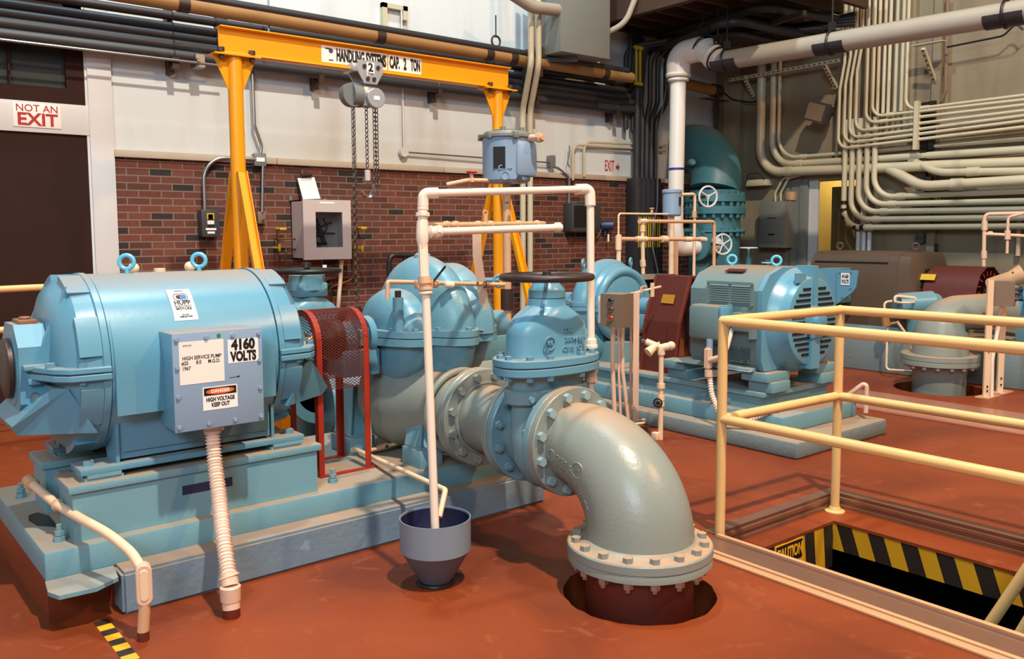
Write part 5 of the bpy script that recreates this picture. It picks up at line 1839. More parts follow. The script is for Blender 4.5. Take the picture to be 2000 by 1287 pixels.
solo('short_cable', b, gray_box, 'short curled grey cable left of the bent beige conduits', 'cable', (7.612, 8.33, 2.631))
# EXIT painted on the wall with its arrow
T = Thing('exit_lettering', 'red painted EXIT lettering with arrow on the white wall above the ledge', 'sign', (8.47, 8.41, 2.329))
q = V((8.425, 8.41, 2.403))
text(T, 'lettering', 'EXIT', (q.x, WY + 0.0105, q.z), X, Z, 0.21, text_red, sx=0.42, bold=0.003)
q = V((8.588, 8.41, 2.397))
b = B().prism([(q.x - 0.04, WY + 0.010, q.z - 0.022), (q.x - 0.04, WY + 0.010, q.z + 0.022), (q.x - 0.004, WY + 0.010, q.z + 0.022), (q.x - 0.004, WY + 0.010, q.z + 0.055), (q.x + 0.036, WY + 0.010, q.z), (q.x - 0.004, WY + 0.010, q.z - 0.055), (q.x - 0.004, WY + 0.010, q.z - 0.022)], (0, 0.004, 0))
T.part('arrow', b, text_red)
# NOT AN EXIT sign on the door header
T = Thing('not_an_exit_sign', 'white sign reading NOT AN EXIT in red on the brown door header', 'sign', (1.498, 8.37, 2.465))
s0, s1 = V((1.314, 8.375, 2.392)), V((1.68, 8.375, 2.619))
T.part('panel', B().box((s0.x, WY - 0.028, 2.425), (s1.x, WY - 0.021, 2.625), 0.001), white_lbl)
cx_ = 0.5 * (s0.x + s1.x)
text(T, 'lettering', 'NOT AN', (cx_, WY - 0.0295, 2.583), X, Z, 0.085, text_red, sx=0.98, bold=0.0005)
text(T, 'lettering', 'EXIT', (cx_, WY - 0.0295, 2.487), X, Z, 0.145, text_red, sx=1.05, bold=0.004)

# instrument cabinet, clipboard, copper lines
ca, cb_ = V((3.791, 8.1, 1.249)), V((4.317, 8.1, 1.849))
T = Thing('instrument_cabinet', 'off-white steel cabinet with a glazed window on the brick wall', 'cabinet', ((ca.x + cb_.x) / 2, WY, ca.z))
x0, x1, z0, z1 = ca.x, cb_.x, ca.z, cb_.z
b = B().box((x0, WY - 0.02, z0), (x1, WY, z1)).box((x0, WY - 0.27, z0), (x0 + 0.012, WY, z1)).box((x1 - 0.012, WY - 0.27, z0), (x1, WY, z1)).box((x0, WY - 0.27, z0), (x1, WY, z0 + 0.012)).box((x0, WY - 0.27, z1 - 0.012), (x1, WY, z1))
T.part('cabinet_body', b, white_cab)
wx0, wx1, wz0, wz1 = x0 + (x1 - x0) * 0.25, x0 + (x1 - x0) * 0.82, z0 + (z1 - z0) * 0.20, z0 + (z1 - z0) * 0.80
b = B()
yd0, yd1 = WY - 0.30, WY - 0.272
b.box((x0 - 0.004, yd0, z0 - 0.004), (wx0, yd1, z1 + 0.004)).box((wx1, yd0, z0 - 0.004), (x1 + 0.004, yd1, z1 + 0.004)).box((wx0, yd0, z0 - 0.004), (wx1, yd1, wz0)).box((wx0, yd0, wz1), (wx1, yd1, z1 + 0.004))
dr = T.part('door', b, white_cab)
T.part('window_pane', B().box((wx0, yd0 + 0.01, wz0), (wx1, yd0 + 0.014, wz1)), glassm, parent=dr)
T.part('door_label', B().box((x0 + 0.18, yd0 - 0.002, z1 - 0.035), (x0 + 0.34, yd0, z1 - 0.018)), white_lbl, parent=dr)
b = B()
wcx = (wx0 + wx1) / 2
for k, (a0_, a1_) in enumerate(((-0.09, 0.02), (-0.05, 0.05), (0.03, -0.05))):
    b.tube(fil([(wcx + a0_, WY - 0.10, wz1 - 0.06), (wcx + a0_ + 0.05, WY - 0.14, wz1 - 0.2), (wcx + a1_ - 0.05, WY - 0.14, wz0 + 0.14), (wcx + a1_, WY - 0.1, wz0 + 0.04)], 0.08, 5), 0.009, n=8)
b.cyl((wx0, WY - 0.12, wz0 + 0.13), (wx0 + 0.16, WY - 0.12, wz0 + 0.13), 0.028, n=12).cyl((wx0 + 0.16, WY - 0.12, wz0 + 0.14), (wx1, WY - 0.12, wz0 + 0.14), 0.01, n=8)
b.cyl((wx0 + 0.02, WY - 0.11, wz1 - 0.13), (wx0 + 0.14, WY - 0.11, wz1 - 0.16), 0.024, n=12).cyl((wx0 + 0.05, WY - 0.1, wz1 - 0.12), (wx0 + 0.05, WY - 0.1, wz1 - 0.02), 0.015, n=10).cyl((wx0 + 0.15, WY - 0.1, wz1 - 0.15), (wx1 - 0.02, WY - 0.1, wz1 - 0.1), 0.012, n=8)
b.cyl((wx0 + 0.06, WY - 0.1, wz0), (wx0 + 0.06, WY - 0.1, wz0 + 0.1), 0.014, n=10).box((wx0 + 0.12, WY - 0.1, wz0 + 0.02), (wx0 + 0.22, WY - 0.07, wz0 + 0.05))
T.part('hydraulic_hoses', b, iron)
T.part('mounting_lug', B().box((x0 - 0.02, WY - 0.02, z1), (x0 + 0.01, WY, z1 + 0.05)).box((x1 - 0.16, WY - 0.02, z1), (x1 - 0.13, WY, z1 + 0.03)), gray_box)
T = Thing('clipboard', 'clipboard with white sheets hanging above the instrument cabinet', 'clipboard', (3.981, 8.36, 1.872))
c1, c2, c3, c4 = V((3.856, 8.36, 2.079)), V((4.045, 8.36, 2.096)), V((4.079, 8.3, 1.872)), V((3.884, 8.3, 1.863))
T.part('paper_sheets', B().prism([c1, c2, c3, c4], (0, 0.006, 0)), paper)
T.part('board', B().prism([c1 + V((-0.008, 0.007, 0.01)), c2 + V((0.008, 0.007, 0.01)), c3 + V((0.008, 0.007, -0.005)), c4 + V((-0.008, 0.007, -0.005))], (0, 0.005, 0)), iron)
q = V((3.949, 8.35, 2.113))
T.part('clip', B().box(q + V((-0.06, -0.02, -0.012)), q + V((0.06, 0.01, 0.012)), 0.003).torus(q + V((0, 0, 0.022)), Y, 0.016, 0.004, 14, 6), iron)
lines_ = [
    ([(3.61, 8.33, 0.971), (3.617, 8.33, 1.554), (3.688, 8.33, 1.554)], 'leftmost copper line with yellow valve handle left of the instrument cabinet'),
    ([(3.601, 8.3, 1.456), (3.93, 8.3, 1.458)], 'upper short copper line entering the left side of the instrument cabinet'),
    ([(3.677, 8.3, 0.865), (3.68, 8.3, 1.351), (3.927, 8.3, 1.347)], 'lower copper line bending down from the left side of the instrument cabinet'),
    ([(4.518, 8.34, 1.57), (4.487, 8.34, 1.045), (4.124, 8.34, 1.031), (4.116, 8.34, 0.732)], 'copper line looping down right of the instrument cabinet'),
    ([(4.449, 8.3, 1.389), (4.434, 8.3, 1.021), (4.155, 8.3, 0.939), (4.149, 8.3, 0.733)], 'inner copper line looping below the instrument cabinet')]
for pts, lab in lines_:
    b = B().tube(fil(pts, 0.06, 5), 0.009, n=8)
    if 'short' in lab or 'lower' in lab:
        p_ = V(pts[-1])
        b.cyl(p_ - X * 0.13, p_ - X * 0.04, 0.020, n=8)
    b.cyl(V(pts[0]) + Z * 0.0, (pts[0][0], WY, pts[0][2]), 0.006, n=6)
    solo('copper_line', b, copper, lab, 'tube', pts[0])
for (p_, v_, lab) in (((3.65, 8.28, 1.559), 0, 'horizontal yellow valve handle left of the cabinet'), ((3.606, 8.28, 1.368), 1, 'upright yellow valve handle left of the cabinet'), ((4.572, 8.28, 1.569), 0, 'horizontal yellow valve handle right of the hoist hand chain'), ((4.462, 8.28, 1.35), 1, 'upright yellow valve handle between cabinet and hand chain'), ((4.549, 8.28, 1.349), 1, 'upright yellow valve handle right of the hand chain')):
    q = V(p_)
    hx_, hz_ = (0.035, 0.012) if not v_ else (0.012, 0.035)
    b = B().box(q - V((hx_, 0.004, hz_)), q + V((hx_, 0.004, hz_)), 0.003).cyl(q + V((-hx_ * 0.6, 0, 0)), (q.x - hx_ * 0.6, WY, q.z), 0.012, n=8)
    solo('ball_valve', b, brass, lab, 'valve', q, 'yellow valve handles')
b = B().tube(fil([(4.295, 8.28, 1.228), (4.278, 8.28, 1.027), (4.241, 8.28, 0.729), (4.235, 8.28, 0.51)], 0.5, 6), 0.022, n=12)
solo('white_hose', b, pvc, 'white hose hanging from the bottom of the instrument cabinet', 'hose', (4.295, 8.28, 1.228))
b = B().box((4.348, 8.3, 0.721), (4.577, 8.38, 0.737)).cyl((4.499, 8.33, 0.722), (4.494, 8.33, 0.487), 0.012, n=8)
solo('pipe_support', b, steel, 'small steel pipe support low on the brick wall left of the pump dome', 'bracket', (4.433, 8.3, 0.716))
b = B().tube(fil([V((4.462, 7.6, 1.124)) - Z * 1.2, (4.477, 7.6, 1.29), (4.794, 7.6, 1.273)], 0.07, 6), 0.026, n=12)
b.cyl((4.658, 7.6, 1.265), (4.656, 7.6, 1.171), 0.02, n=8)
solo('black_pipe_loop', b, black, 'black bent pipe just behind the top of the near pump dome', 'pipe', (4.462, 7.6, 1.124))
b = B().tube([(4.44, 6.2, 1.091), (4.647, 6, 1.091)], 0.022, n=10).torus((4.647, 6, 1.082), (0.6, 1, 0), 0.05, 0.014, 20, 8)
solo('gauge_line', b, blue_cast, 'short blue-grey pipe with ring handle between dome and handwheel', 'pipe', (4.44, 6.2, 1.091))
b = B().box((5.471, 6, 0.745), (5.968, 6.3, 0.844), 0.01)
solo('grey_cabinet', b, gray_box, 'grey cabinet half hidden behind the bonnet of the near gate valve', 'cabinet', (5.471, 6, 0.745))

# ================================================================== CORNER: black risers, white riser, teal column
bxs = [1246, 1256, 1265, 1274, 1283]
for i, px_ in enumerate(bxs):
    x_ = {1246: (8.759, 8.2, 2.578)[0], 1256: (8.861, 8.2, 2.583)[0], 1265: (8.953, 8.2, 2.588)[0], 1274: (9.046, 8.2, 2.593)[0], 1283: (9.141, 8.2, 2.598)[0]}[px_]
    r_ = (0.048, 0.036, 0.034, 0.034, 0.034)[i]
    dk = (0.0, -0.04, 0.06, 0.12, 0.2)[i]
    pts = [(x_, 8.22, 0.5), (x_, 8.22, 3.05), (x_ + dk, 8.22, 3.3), (x_ + dk, 8.22, 4.02 - 0.0 * i), (x_ + dk + 0.4, 7.4, 4.05), (x_ + 1.2 + dk, 6.2, 4.05)]
    T = Thing('black_riser_conduit', 'black vertical conduit, %s from the left of five beside the fat white riser' % ('first', 'second', 'third', 'fourth', 'fifth')[i], 'conduit', (x_, 8.22, 0.5), 'black riser conduits')
    b = B().tube(fil(pts, 0.22, 6), r_, n=14)
    T.part('pipe', b, blackpipe)
    b = B().box((x_ - 0.055, 8.16, 0.5), (x_ + 0.055, 8.36, 2.25), 0.01)
    T.part('boxed_sleeve', b, blackpipe)
    for s in (-0.02, 0.02):
        T.part('yellow_edge_strip', B().box((x_ + s - 0.006, 8.15, 1.30), (x_ + s + 0.006, 8.158, 1.72)), brass)
for i, (xa_, xb_) in enumerate(((8.62, 8.70), (8.76, 8.84), (8.88, 8.96), (9.42, 9.50))):
    b = B().tube(fil([(xa_, 8.3, 2.9 if i < 3 else 3.3), (xa_, 8.3, 4.0), (xa_ + 0.5, 7.5, 4.08), (10.2, 5.9, 4.08 + 0.04 * i)], 0.16, 5), 0.034, n=12)
    solo('black_upper_conduit', b, blackpipe, 'dark conduit rising in the corner and bending under the soffit, %s from the left' % ('first', 'second', 'third', 'fourth')[i], 'conduit', (xa_, 8.3, 2.9), 'corner overhead conduits')
for i, px_ in enumerate((1238, 1249)):
    q = V((8.629, 8.12, 3.915)) + V((0.075 * i, 0, 0))
    z0_ = (8.633, 8.12, 3.581)[2]
    b = B().box((q.x - 0.012, 8.11, z0_ - 0.1), (q.x + 0.012, 8.13, q.z + 0.05)).box((q.x - 0.035, 8.10, q.z + 0.03), (q.x + 0.035, 8.13, q.z + 0.07)).box((q.x - 0.035, 8.10, z0_ - 0.11), (q.x + 0.035, 8.13, z0_ - 0.07))
    solo('yellow_strip', b, brass, ('left' if i == 0 else 'right') + ' upright yellow strip on the black conduits at the end of the tan pipe', 'strip', (q.x, 8.11, z0_), 'upper yellow strips')
# loose cable along the risers
b = B().tube(fil([(9.225, 8.1, 3.537), (9.046, 8.1, 2.863), (9.049, 8.1, 1.885), (8.97, 8.1, 1.568), (8.952, 8.1, 1.321), (9.073, 8.1, 0.964), (9.097, 8.1, 0.712)], 0.4, 6), 0.010, n=8)
solo('grey_cable', b, gray_box, 'long grey cable hanging down beside the black risers onto the brick', 'cable', (9.097, 8.1, 0.712))
b = B().box((8.725, 8, 0.866), (9.196, 8.2, 0.928))
solo('pale_shelf', b, limestone, 'small pale shelf on the brick right of the blue pump dome', 'shelf', (8.725, 8, 0.866))

# white riser with elbow and horizontal run
T = Thing('white_riser_pipe', 'fat white vertical pipe rising beside the teal column to a round elbow', 'pipe', (8.493, 7.3, 1.203))
wr = V((8.479, 7.3, 2.046))
wt = V((8.521, 7.3, 3.61))
wr = V((wt.x - 0.02, 7.3, wr.z))
zel = (8.488, 7.3, 1.529)[2]
b = B().tube([V((wr.x, 7.3, zel)), wr, V((wt.x, 7.3, wt.z - 0.15))], 0.098, n=32)
T.part('lagging', b, white_pipe)
b = B().tube(fil([V((wt.x, 7.3, wt.z - 0.16)), V((wt.x, 7.3, wt.z + 0.12)), V((wt.x + 0.05, 6.98, wt.z + 0.14))], 0.2, 10), [0.15] * 13, n=32)
b.torus((wt.x, 7.3, wt.z - 0.14), Z, 0.125, 0.035, 32, 10).torus((wt.x, 7.3, wt.z - 0.20), Z, 0.115, 0.022, 32, 8)
T.part('elbow_cover', b, white_pipe)
T.part('blue_band', B().cyl((wr.x, 7.3, (8.475, 7.3, 2.29)[2]), (wr.x, 7.3, (8.475, 7.3, 2.316)[2]), 0.101, n=32), mat('dark_blue_band', (36, 52, 140), 0.4))
b = B().tube(fil([(wr.x, 7.3, zel + 0.02), (wr.x + 0.02, 7.3, (8.611, 7.3, 1.293)[2]), (9.209, 7.2, 1.339)], 0.26, 10), 0.105, n=24)
T.part('lower_elbow', b, white_pipe)
lz = V((wt.x + 0.05, 6.95, wt.z + 0.14))
e0 = V((8.55, 6.688, 3.549))
e1 = V((8.75, 3.393, 3.512))
dv = (e1 - e0).normalized()
T = Thing('lagged_overhead_pipe', 'fat pale lagged pipe crossing the upper right in front of the conduits', 'pipe', e0)
b = B().tube([e0, e0 + dv * 5.6], 0.112, n=32)
T.part('lagging', b, beige_thick)
b = B().tube([lz + V((0, 0.05, 0)), e0 + dv * 0.02], [0.135, 0.12], n=28)
for k in (0.10, 0.22, 0.62, 0.78):
    p = lz.lerp(e0, k)
    b.torus(p, e0 - lz, 0.118, 0.034, 28, 8)
T.part('tee_cover', b, white_pipe)
for px_, py_ in ((1420, 117), (1625, 83), (1965, 28)):
    q = {1420: (8.56, 6.583, 3.552), 1625: (8.64, 5.26, 3.538), 1965: (8.74, 3.543, 3.512)}[px_]
    t = (V(q) - e0).dot(dv)
    p = e0 + dv * t
    ax1, ax2, _d = axes(dv)
    if abs(ax1.z) > abs(ax2.z):
        ax1, ax2 = ax2, ax1
    if ax2.z < 0:
        ax2 = -ax2
    arc = [(math.cos(math.radians(185 + 170 * j / 14)), math.sin(math.radians(185 + 170 * j / 14))) for j in range(15)]
    T.part('saddle_sleeve', B().loft([[p + dv * s_ + (ax1 * c_ + ax2 * n_) * 0.122 for c_, n_ in arc] + [p + dv * s_ + (ax1 * c_ + ax2 * n_) * 0.1135 for c_, n_ in reversed(arc)] for s_ in (-0.17, 0.17)]), blackpipe)
    T.part('hanger_strap', B().torus(p, dv, 0.128, 0.013, 28, 6).cyl(p + Z * 0.13, p + Z * 0.9, 0.01, n=8).box(p + V((-0.03, -0.03, 0.13)), p + V((0.03, 0.03, 0.22))), black)
for k in (0.0, 0.9):
    p = lz.lerp(e0, k)
    T.part('clevis_hanger', B().torus(p + Z * 0.02, e0 - lz, 0.155, 0.012, 24, 6).torus(p + Z * 0.24, X, 0.06, 0.012, 14, 6).cyl(p + Z * 0.28, p + Z * 0.8, 0.008, n=8), black)

# teal header column and big elbow
tx, ty = 9.665, 7.6
T = Thing('teal_header_column', 'giant teal vertical header pipe with bolted flanges and big elbow in the corner', 'pipe', (tx, ty, 0))
Rt = 0.345
ztop = (9.647, 7.6, 2.077)[2]
b = B().cyl((tx, ty, 0.0), (tx, ty, ztop), Rt, n=56)
T.part('column', b, teal)
b = B()
pts = [V((tx, ty, ztop))]
zmid = (9.762, 8.25, 2.715)[2]
for k in range(1, 19):
    a_ = math.radians(90) * k / 18
    pts.append(V((tx + 0.28 * k / 18, ty + 0.66 * (1 - math.cos(a_)), ztop + (zmid - ztop) * math.sin(a_))))
pts.append(pts[-1] + V((0, 0.13, 0.0)))
b.tube(pts, 0.345, n=56)
T.part('big_elbow', b, teal)
for z_, h_ in (((9.65, 7.6, 1.965)[2], 0.11), ((9.654, 7.6, 1.797)[2], 0.10), ((9.66, 7.6, 1.514)[2], 0.03)):
    b = B().lathe((tx, ty, z_ - h_ / 2), Z, [(0, Rt + 0.06), (0.006, Rt + 0.07), (h_ - 0.006, Rt + 0.07), (h_, Rt + 0.06)], n=56)
    fo = T.part('flange', b, teal)
    T.bolts(circ((tx, ty, z_ + h_ / 2), Z, Rt + 0.035, 20), Z, 0.028, 0.03, teal, parent=fo)
    T.bolts(circ((tx, ty, z_ - h_ / 2), Z, Rt + 0.035, 20), -Z, 0.028, 0.05, teal, name='nut', parent=fo)
b = B()
for (px_, py_) in ((0, 0),):
    q = V((9.318, 7.72, 2.454))
    b.cyl(q + V((0.2, 0.3, 0)), q, 0.05, n=16).cyl(q, q + V((-0.02, -0.03, 0)), 0.038, n=8)
T.part('plug_boss', b, teal)
b = B().cyl((8.858, 7.22, 1.33), (9.593, 7.5, 1.346), 0.15, n=24).cyl((8.837, 7.22, 1.33), (8.878, 7.22, 1.329), 0.19, n=24).cyl((9.008, 7.3, 0.856), (9.003, 7.3, 1.092), 0.12, n=20)
T.part('side_valve', b, teal)
for (hx0, hy0, nm) in ((1383, 384, 'upper'), (1412, 477, 'lower')):
    q = V({1383: (8.577, 6.85, 1.942), 1412: (8.884, 6.85, 1.351)}[hx0])
    b = B().torus(q, (0.35, 1, 0), 0.125, 0.013, 32, 8).cyl(q, q + V((0.03, 0.06, 0)), 0.025, n=10)
    n_ = 3 if nm == 'upper' else 5
    a1_ = V((1, -0.35, 0)).normalized()
    for k in range(n_):
        t = 2 * PI * k / n_ + 0.5
        b.tube([q, q + (a1_ * math.cos(t) + Z * math.sin(t)) * 0.125], 0.009, n=6)
    W_ = Thing('white_handwheel', ('three-spoke' if nm == 'upper' else 'five-spoke') + ' white handwheel on the teal header, the %s of two' % nm, 'handwheel', q)
    W_.part('wheel', b, white_trim)
    W_.part('stem', B().cyl(q, q + V((0.12 if nm == 'lower' else 0.06, 0.32, 0)), 0.018, n=10), black)
# small teal valves on the pipe by the grey panel
for (nm, pts_, h_) in (('taller', ((9.493, 6.9, 1.022), (9.485, 6.9, 1.277)), 1), ('shorter', ((9.923, 6.9, 0.988), (9.909, 6.9, 1.071)), 0)):
    q0_, q1_ = V(pts_[0]), V(pts_[1])
    T = Thing('small_teal_valve', nm + ' small teal valve with white wheel below the grey wall panel', 'valve', q0_, 'small teal valves')
    T.part('body', B().lathe(q0_ - Z * 0.1, Z, [(0, 0.10), (0.06, 0.11), (0.09, 0.05), (0.2, 0.035), (0.24, 0.05)], n=14).cyl(q0_ - Z * 0.1, q1_, 0.014, n=8), teal)
    T.part('wheel', B().torus(q1_ + Z * 0.02, Z, 0.11 if h_ else 0.075, 0.010, 24, 6).cyl(q1_, q1_ + Z * 0.03, 0.02, n=8).beam(q1_ + V((-.1 if h_ else -.07, 0, .02)), q1_ + V((.1 if h_ else .07, 0, .02)), 0.015, 0.012), white_trim)
b = B().tube([(9.213, 6.95, 0.995), (10.461, 6.9, 0.922)], 0.06, n=14)
solo('teal_branch_pipe', b, teal, 'teal horizontal pipe carrying the two small valves behind the louvred motor', 'pipe', (9.213, 6.95, 0.995))

# ================================================================== RIGHT WALL FITTINGS
def onwall(y_, z_, off=0.1):
    return V((WX - off, y_, z_))
pa, pb2 = V((10.45, 7.428, 1.278)), V((10.45, 7, 1.933))
T = Thing('panel_box', 'tall grey electrical panel box on the beige wall left of the doorway', 'electrical panel', (10.5, (pa.y + pb2.y) / 2, pa.z))
T.part('housing', B().box((10.45, min(pa.y, pb2.y), pa.z), (WX, max(pa.y, pb2.y), pb2.z), 0.006), panel_gray)
T.part('door', B().box((10.435, min(pa.y, pb2.y) + 0.01, pa.z + 0.01), (10.45, max(pa.y, pb2.y) - 0.01, pb2.z - 0.01), 0.004), panel_gray)
ym = (pa.y + pb2.y) / 2
T.part('latch', B().box((10.43, ym - 0.05, pa.z + 0.18), (10.435, ym + 0.05, pa.z + 0.20)).box((10.43, ym - 0.07, pb2.z - 0.24), (10.435, ym + 0.07, pb2.z - 0.23)), black)
for k, off in enumerate((-0.03, 0.06)):
    b = B().tube(fil([(10.6, ym + off, pb2.z), (10.6, ym + off, pb2.z + 0.12), (10.6, ym - 0.12 + off, pb2.z + 0.32), (10.6, ym - 0.4, pb2.z + 0.36)], 0.08, 5), 0.016, n=8)
    solo('bent_conduit', b, beige, ('front' if k == 0 else 'rear') + ' of two small conduits bending from the grey wall panel top', 'conduit', (10.6, ym + off, pb2.z), 'panel top conduits')
q = V((10.5, 7.589, 2.202))
T = Thing('wall_light_fixture', 'small pale lidded box with cable loop on the wall under the big conduit bend', 'fixture', q)
T.part('housing', B().box(q + V((0, -0.22, -0.04)), q + V((0.2, 0.12, 0.05)), 0.01), beige)
T.part('cable_loop', B().tube(fil([q + V((0, 0.12, 0)), q + V((0, 0.08, 0.14)), q + V((0, -0.1, 0.14)), q + V((0, -0.2, 0.04))], 0.06, 5), 0.006, n=6), black)
q = V((10.6, 7.036, 2.001))
solo('square_box', B().box(q - V((0.03, 0.05, 0.06)), q + V((0.1, 0.05, 0.06)), 0.004), cream2, 'tiny brownish box on the wall right of the grey panel', 'box', q)
q = V((10.35, 6.489, 3.075))
T = Thing('wall_floodlight', 'square dark grey floodlight tilted on the beige wall', 'floodlight', q)
Mq = Matrix.Rotation(math.radians(18), 3, 'X')
ey_, ez_ = Mq @ V((0, 1, 0)), Mq @ V((0, 0, 1))
T.part('housing', B().obox(q, X, ey_, ez_, 0.10, 0.30, 0.26).obox(q + X * 0.1, X, ey_, ez_, 0.12, 0.24, 0.2), dark_box)
T.part('lens', B().obox(q - X * 0.052, X, ey_, ez_, 0.006, 0.25, 0.21), taupe)
T.part('yoke', B().cyl(q, q + X * 0.36, 0.025, n=10), black)
# perforated strut channels on the wall
b = B()
c0_, c1_ = V((10.45, 7.985, 3.705)), V((10.45, 6.245, 3.717))
b.beam(c0_, c1_, 0.045, 0.04)
T = Thing('strut_channel', 'long perforated strut channel under the lagged pipe on the beige wall', 'strut', c0_)
T.part('channel', b, beige)
b = B()
for k in range(22):
    p = c0_.lerp(c1_, (k + 0.5) / 22) - X * 0.021
    b.obox(p, X, Y, Z, 0.003, 0.035, 0.012)
T.part('slots', b, black)
for (p_, q_, lab) in (((10.4, 7.707, 3.726), (10.65, 7.708, 3.462), 'left'), ((10.4, 6.426, 3.674), (10.65, 6.398, 3.405), 'middle'), ((10.3, 5.082, 3.654), (10.65, 5.097, 3.305), 'right')):
    b = B().beam(p_, q_, 0.045, 0.04, side=(0, 1, 0))
    T = Thing('strut_brace', lab + ' of three slanting perforated strut braces on the right wall', 'bracket', p_, 'slanting strut braces')
    T.part('channel', b, beige)
    b = B()
    for k in range(7):
        p = V(p_).lerp(V(q_), (k + 0.5) / 7) - X * 0.03
        b.obox(p, X, Y, Z, 0.01, 0.02, 0.02)
    T.part('slots', b, black)
b = B().box((10.35, 5.251, 3.718), (10.45, 4.874, 3.726))
solo('short_strut', b, beige, 'short strut above the right slanting brace on the wall', 'strut', (10.35, 5.251, 3.718))
b = B().tube(fil([(10.5, 4.895, 3.665), (10.5, 4.274, 3.685), (10.5, 4.146, 3.801), (10.5, 4.074, 3.716)], 0.1, 5), 0.012, n=8)
solo('black_cable', b, black, 'black cable looping on the wall below the fat pipe at upper right', 'cable', (10.5, 4.895, 3.665))
b = B().tube(fil([(10.6, 8.303, 3.652), (10.6, 8.048, 3.448), (10.6, 7.731, 3.373), (10.6, 7.514, 3.375)], 0.3, 5), 0.012, n=8)
solo('sagging_cable', b, black, 'black sagging cable on the corner wall between tan pipe end and conduits', 'cable', (10.6, 8.303, 3.652))
b = B().tube(fil([(10.6, 5.61, 4.496), (10.6, 5.591, 3.933), (10.6, 4.947, 3.818)], 0.01, 3), 0.02, n=8)
b = B().tube(fil([(10.6, 4.959, 4.295), (10.6, 4.94, 3.158), (10.6, 4.991, 3.068)], 0.08, 5), 0.022, n=10)
solo('dark_conduit', b, taupe, 'single dark conduit down the wall ending near the upright clamps', 'conduit', (10.6, 4.959, 4.295))
q = V((10.5, 8.232, 3.498))
b = B().box((10.6, 8.384, 2.88), (10.68, 8.363, 3.531)).box((10.55, 8.339, 3.093), (10.65, 8.346, 3.337))
solo('corner_box', b, taupe, 'dark little wiring box on the corner wall above the teal elbow', 'box', q)

# L-shaped conduits: vertical run from above, bend, horizontal run to the right.
# (x of the vertical part, y of the bend, wall offset, radius, bend radius)
YR = 0.5
def lconduit(px_v, py_h, py_r, r_, off, rb, lab, kink=None, m=beige, group='bent beige conduits on the right wall', top=4.9, straps=()):
    """px_v: point on the vertical run; py_h: point where the horizontal run starts; py_r: point far right"""
    x_ = WX - off
    v_, h_, f_ = V(px_v), V(py_h), V(py_r)
    slope = (f_.z - h_.z) / (f_.y - h_.y)
    yv = v_.y
    zb2 = h_.z + slope * (yv - h_.y)
    end = V((x_, YR, h_.z + slope * (YR - h_.y)))
    pts = [V((x_, yv, top)), V((x_, yv, zb2)), end]
    if kink:
        pts = [V((x_, yv - kink, top)), V((x_, yv - kink, zb2 + 1.1)), V((x_, yv, zb2 + 0.75)), V((x_, yv, zb2)), end]
    T = Thing('beige_conduit', lab, 'conduit', (x_, yv, zb2), group)
    T.part('pipe', B().tube(fil(pts, rb, 8), r_, n=12), m)
    d = (end - V((x_, yv, zb2))).normalized()
    q_ = V((x_, yv, zb2)) + d * (rb + 0.05)
    T.part('coupling', B().cyl(q_, q_ + d * 0.10, r_ + 0.008, n=12), m)
    return T
big = 'beige wall conduits'
lconduit((10.55, 7.504, 3.341), (10.55, 6.875, 2.337), (10.55, 4.021, 2.264), 0.064, 0.15, 0.36, 'thickest beige conduit, sweeping from vertical to horizontal right of the corner', top=4.15)
lconduit((10.58, 7.329, 3.323), (10.58, 6.739, 2.441), (10.58, 4.039, 2.409), 0.045, 0.12, 0.34, 'second beige conduit from the corner, sweeping beside the thickest one', top=4.15)
lconduit((10.6, 7.242, 3.314), (10.6, 6.676, 2.534), (10.6, 5.334, 2.53), 0.026, 0.10, 0.3, 'third and thinnest beige conduit near the corner, left of the floodlight', top=4.15)
for k, (a_, h_, f_, ord_) in enumerate((
        ((10.45, 6.233, 3.572), (10.45, 6.067, 2.587), (10.45, 4, 2.645), 'first'),
        ((10.45, 6.154, 3.56), (10.45, 5.963, 2.65), (10.45, 4.002, 2.712), 'second'),
        ((10.45, 6.076, 3.549), (10.45, 5.861, 2.712), (10.45, 4.005, 2.768), 'third'),
        ((10.45, 5.998, 3.537), (10.45, 5.795, 2.789), (10.45, 4.007, 2.824), 'fourth'),
        ((10.45, 5.859, 3.517), (10.45, 5.696, 2.875), (10.45, 4.01, 2.885), 'fifth'),
        ((10.45, 5.777, 3.505), (10.45, 5.611, 2.948), (10.45, 4.012, 2.941), 'sixth'),
        ((10.45, 5.348, 3.442), (10.45, 5.243, 2.981), (10.45, 4.014, 2.991), 'seventh'))):
    lconduit(a_, h_, f_, 0.020, 0.25, 0.14, 'thin beige conduit bending onto the upper bank of horizontals, %s from the left' % ord_, kink=0.06 if k < 4 else None)
for k, a_ in enumerate(((10.5, 5.737, 3.505), (10.5, 5.662, 3.494), (10.5, 5.596, 3.484), (10.5, 5.51, 3.471), (10.5, 5.432, 3.46))):
    b = B().tube([(a_[0], a_[1], (10.5, 5.692, 2.98)[2]), (a_[0], a_[1], 4.9)], 0.022, n=12)
    solo('straight_conduit', b, beige, 'straight thin beige conduit behind the lagged pipe, %s of five between the bent ones' % ('first', 'second', 'third', 'fourth', 'fifth')[k], 'conduit', (a_[0], a_[1], 2.8), 'straight riser conduits')
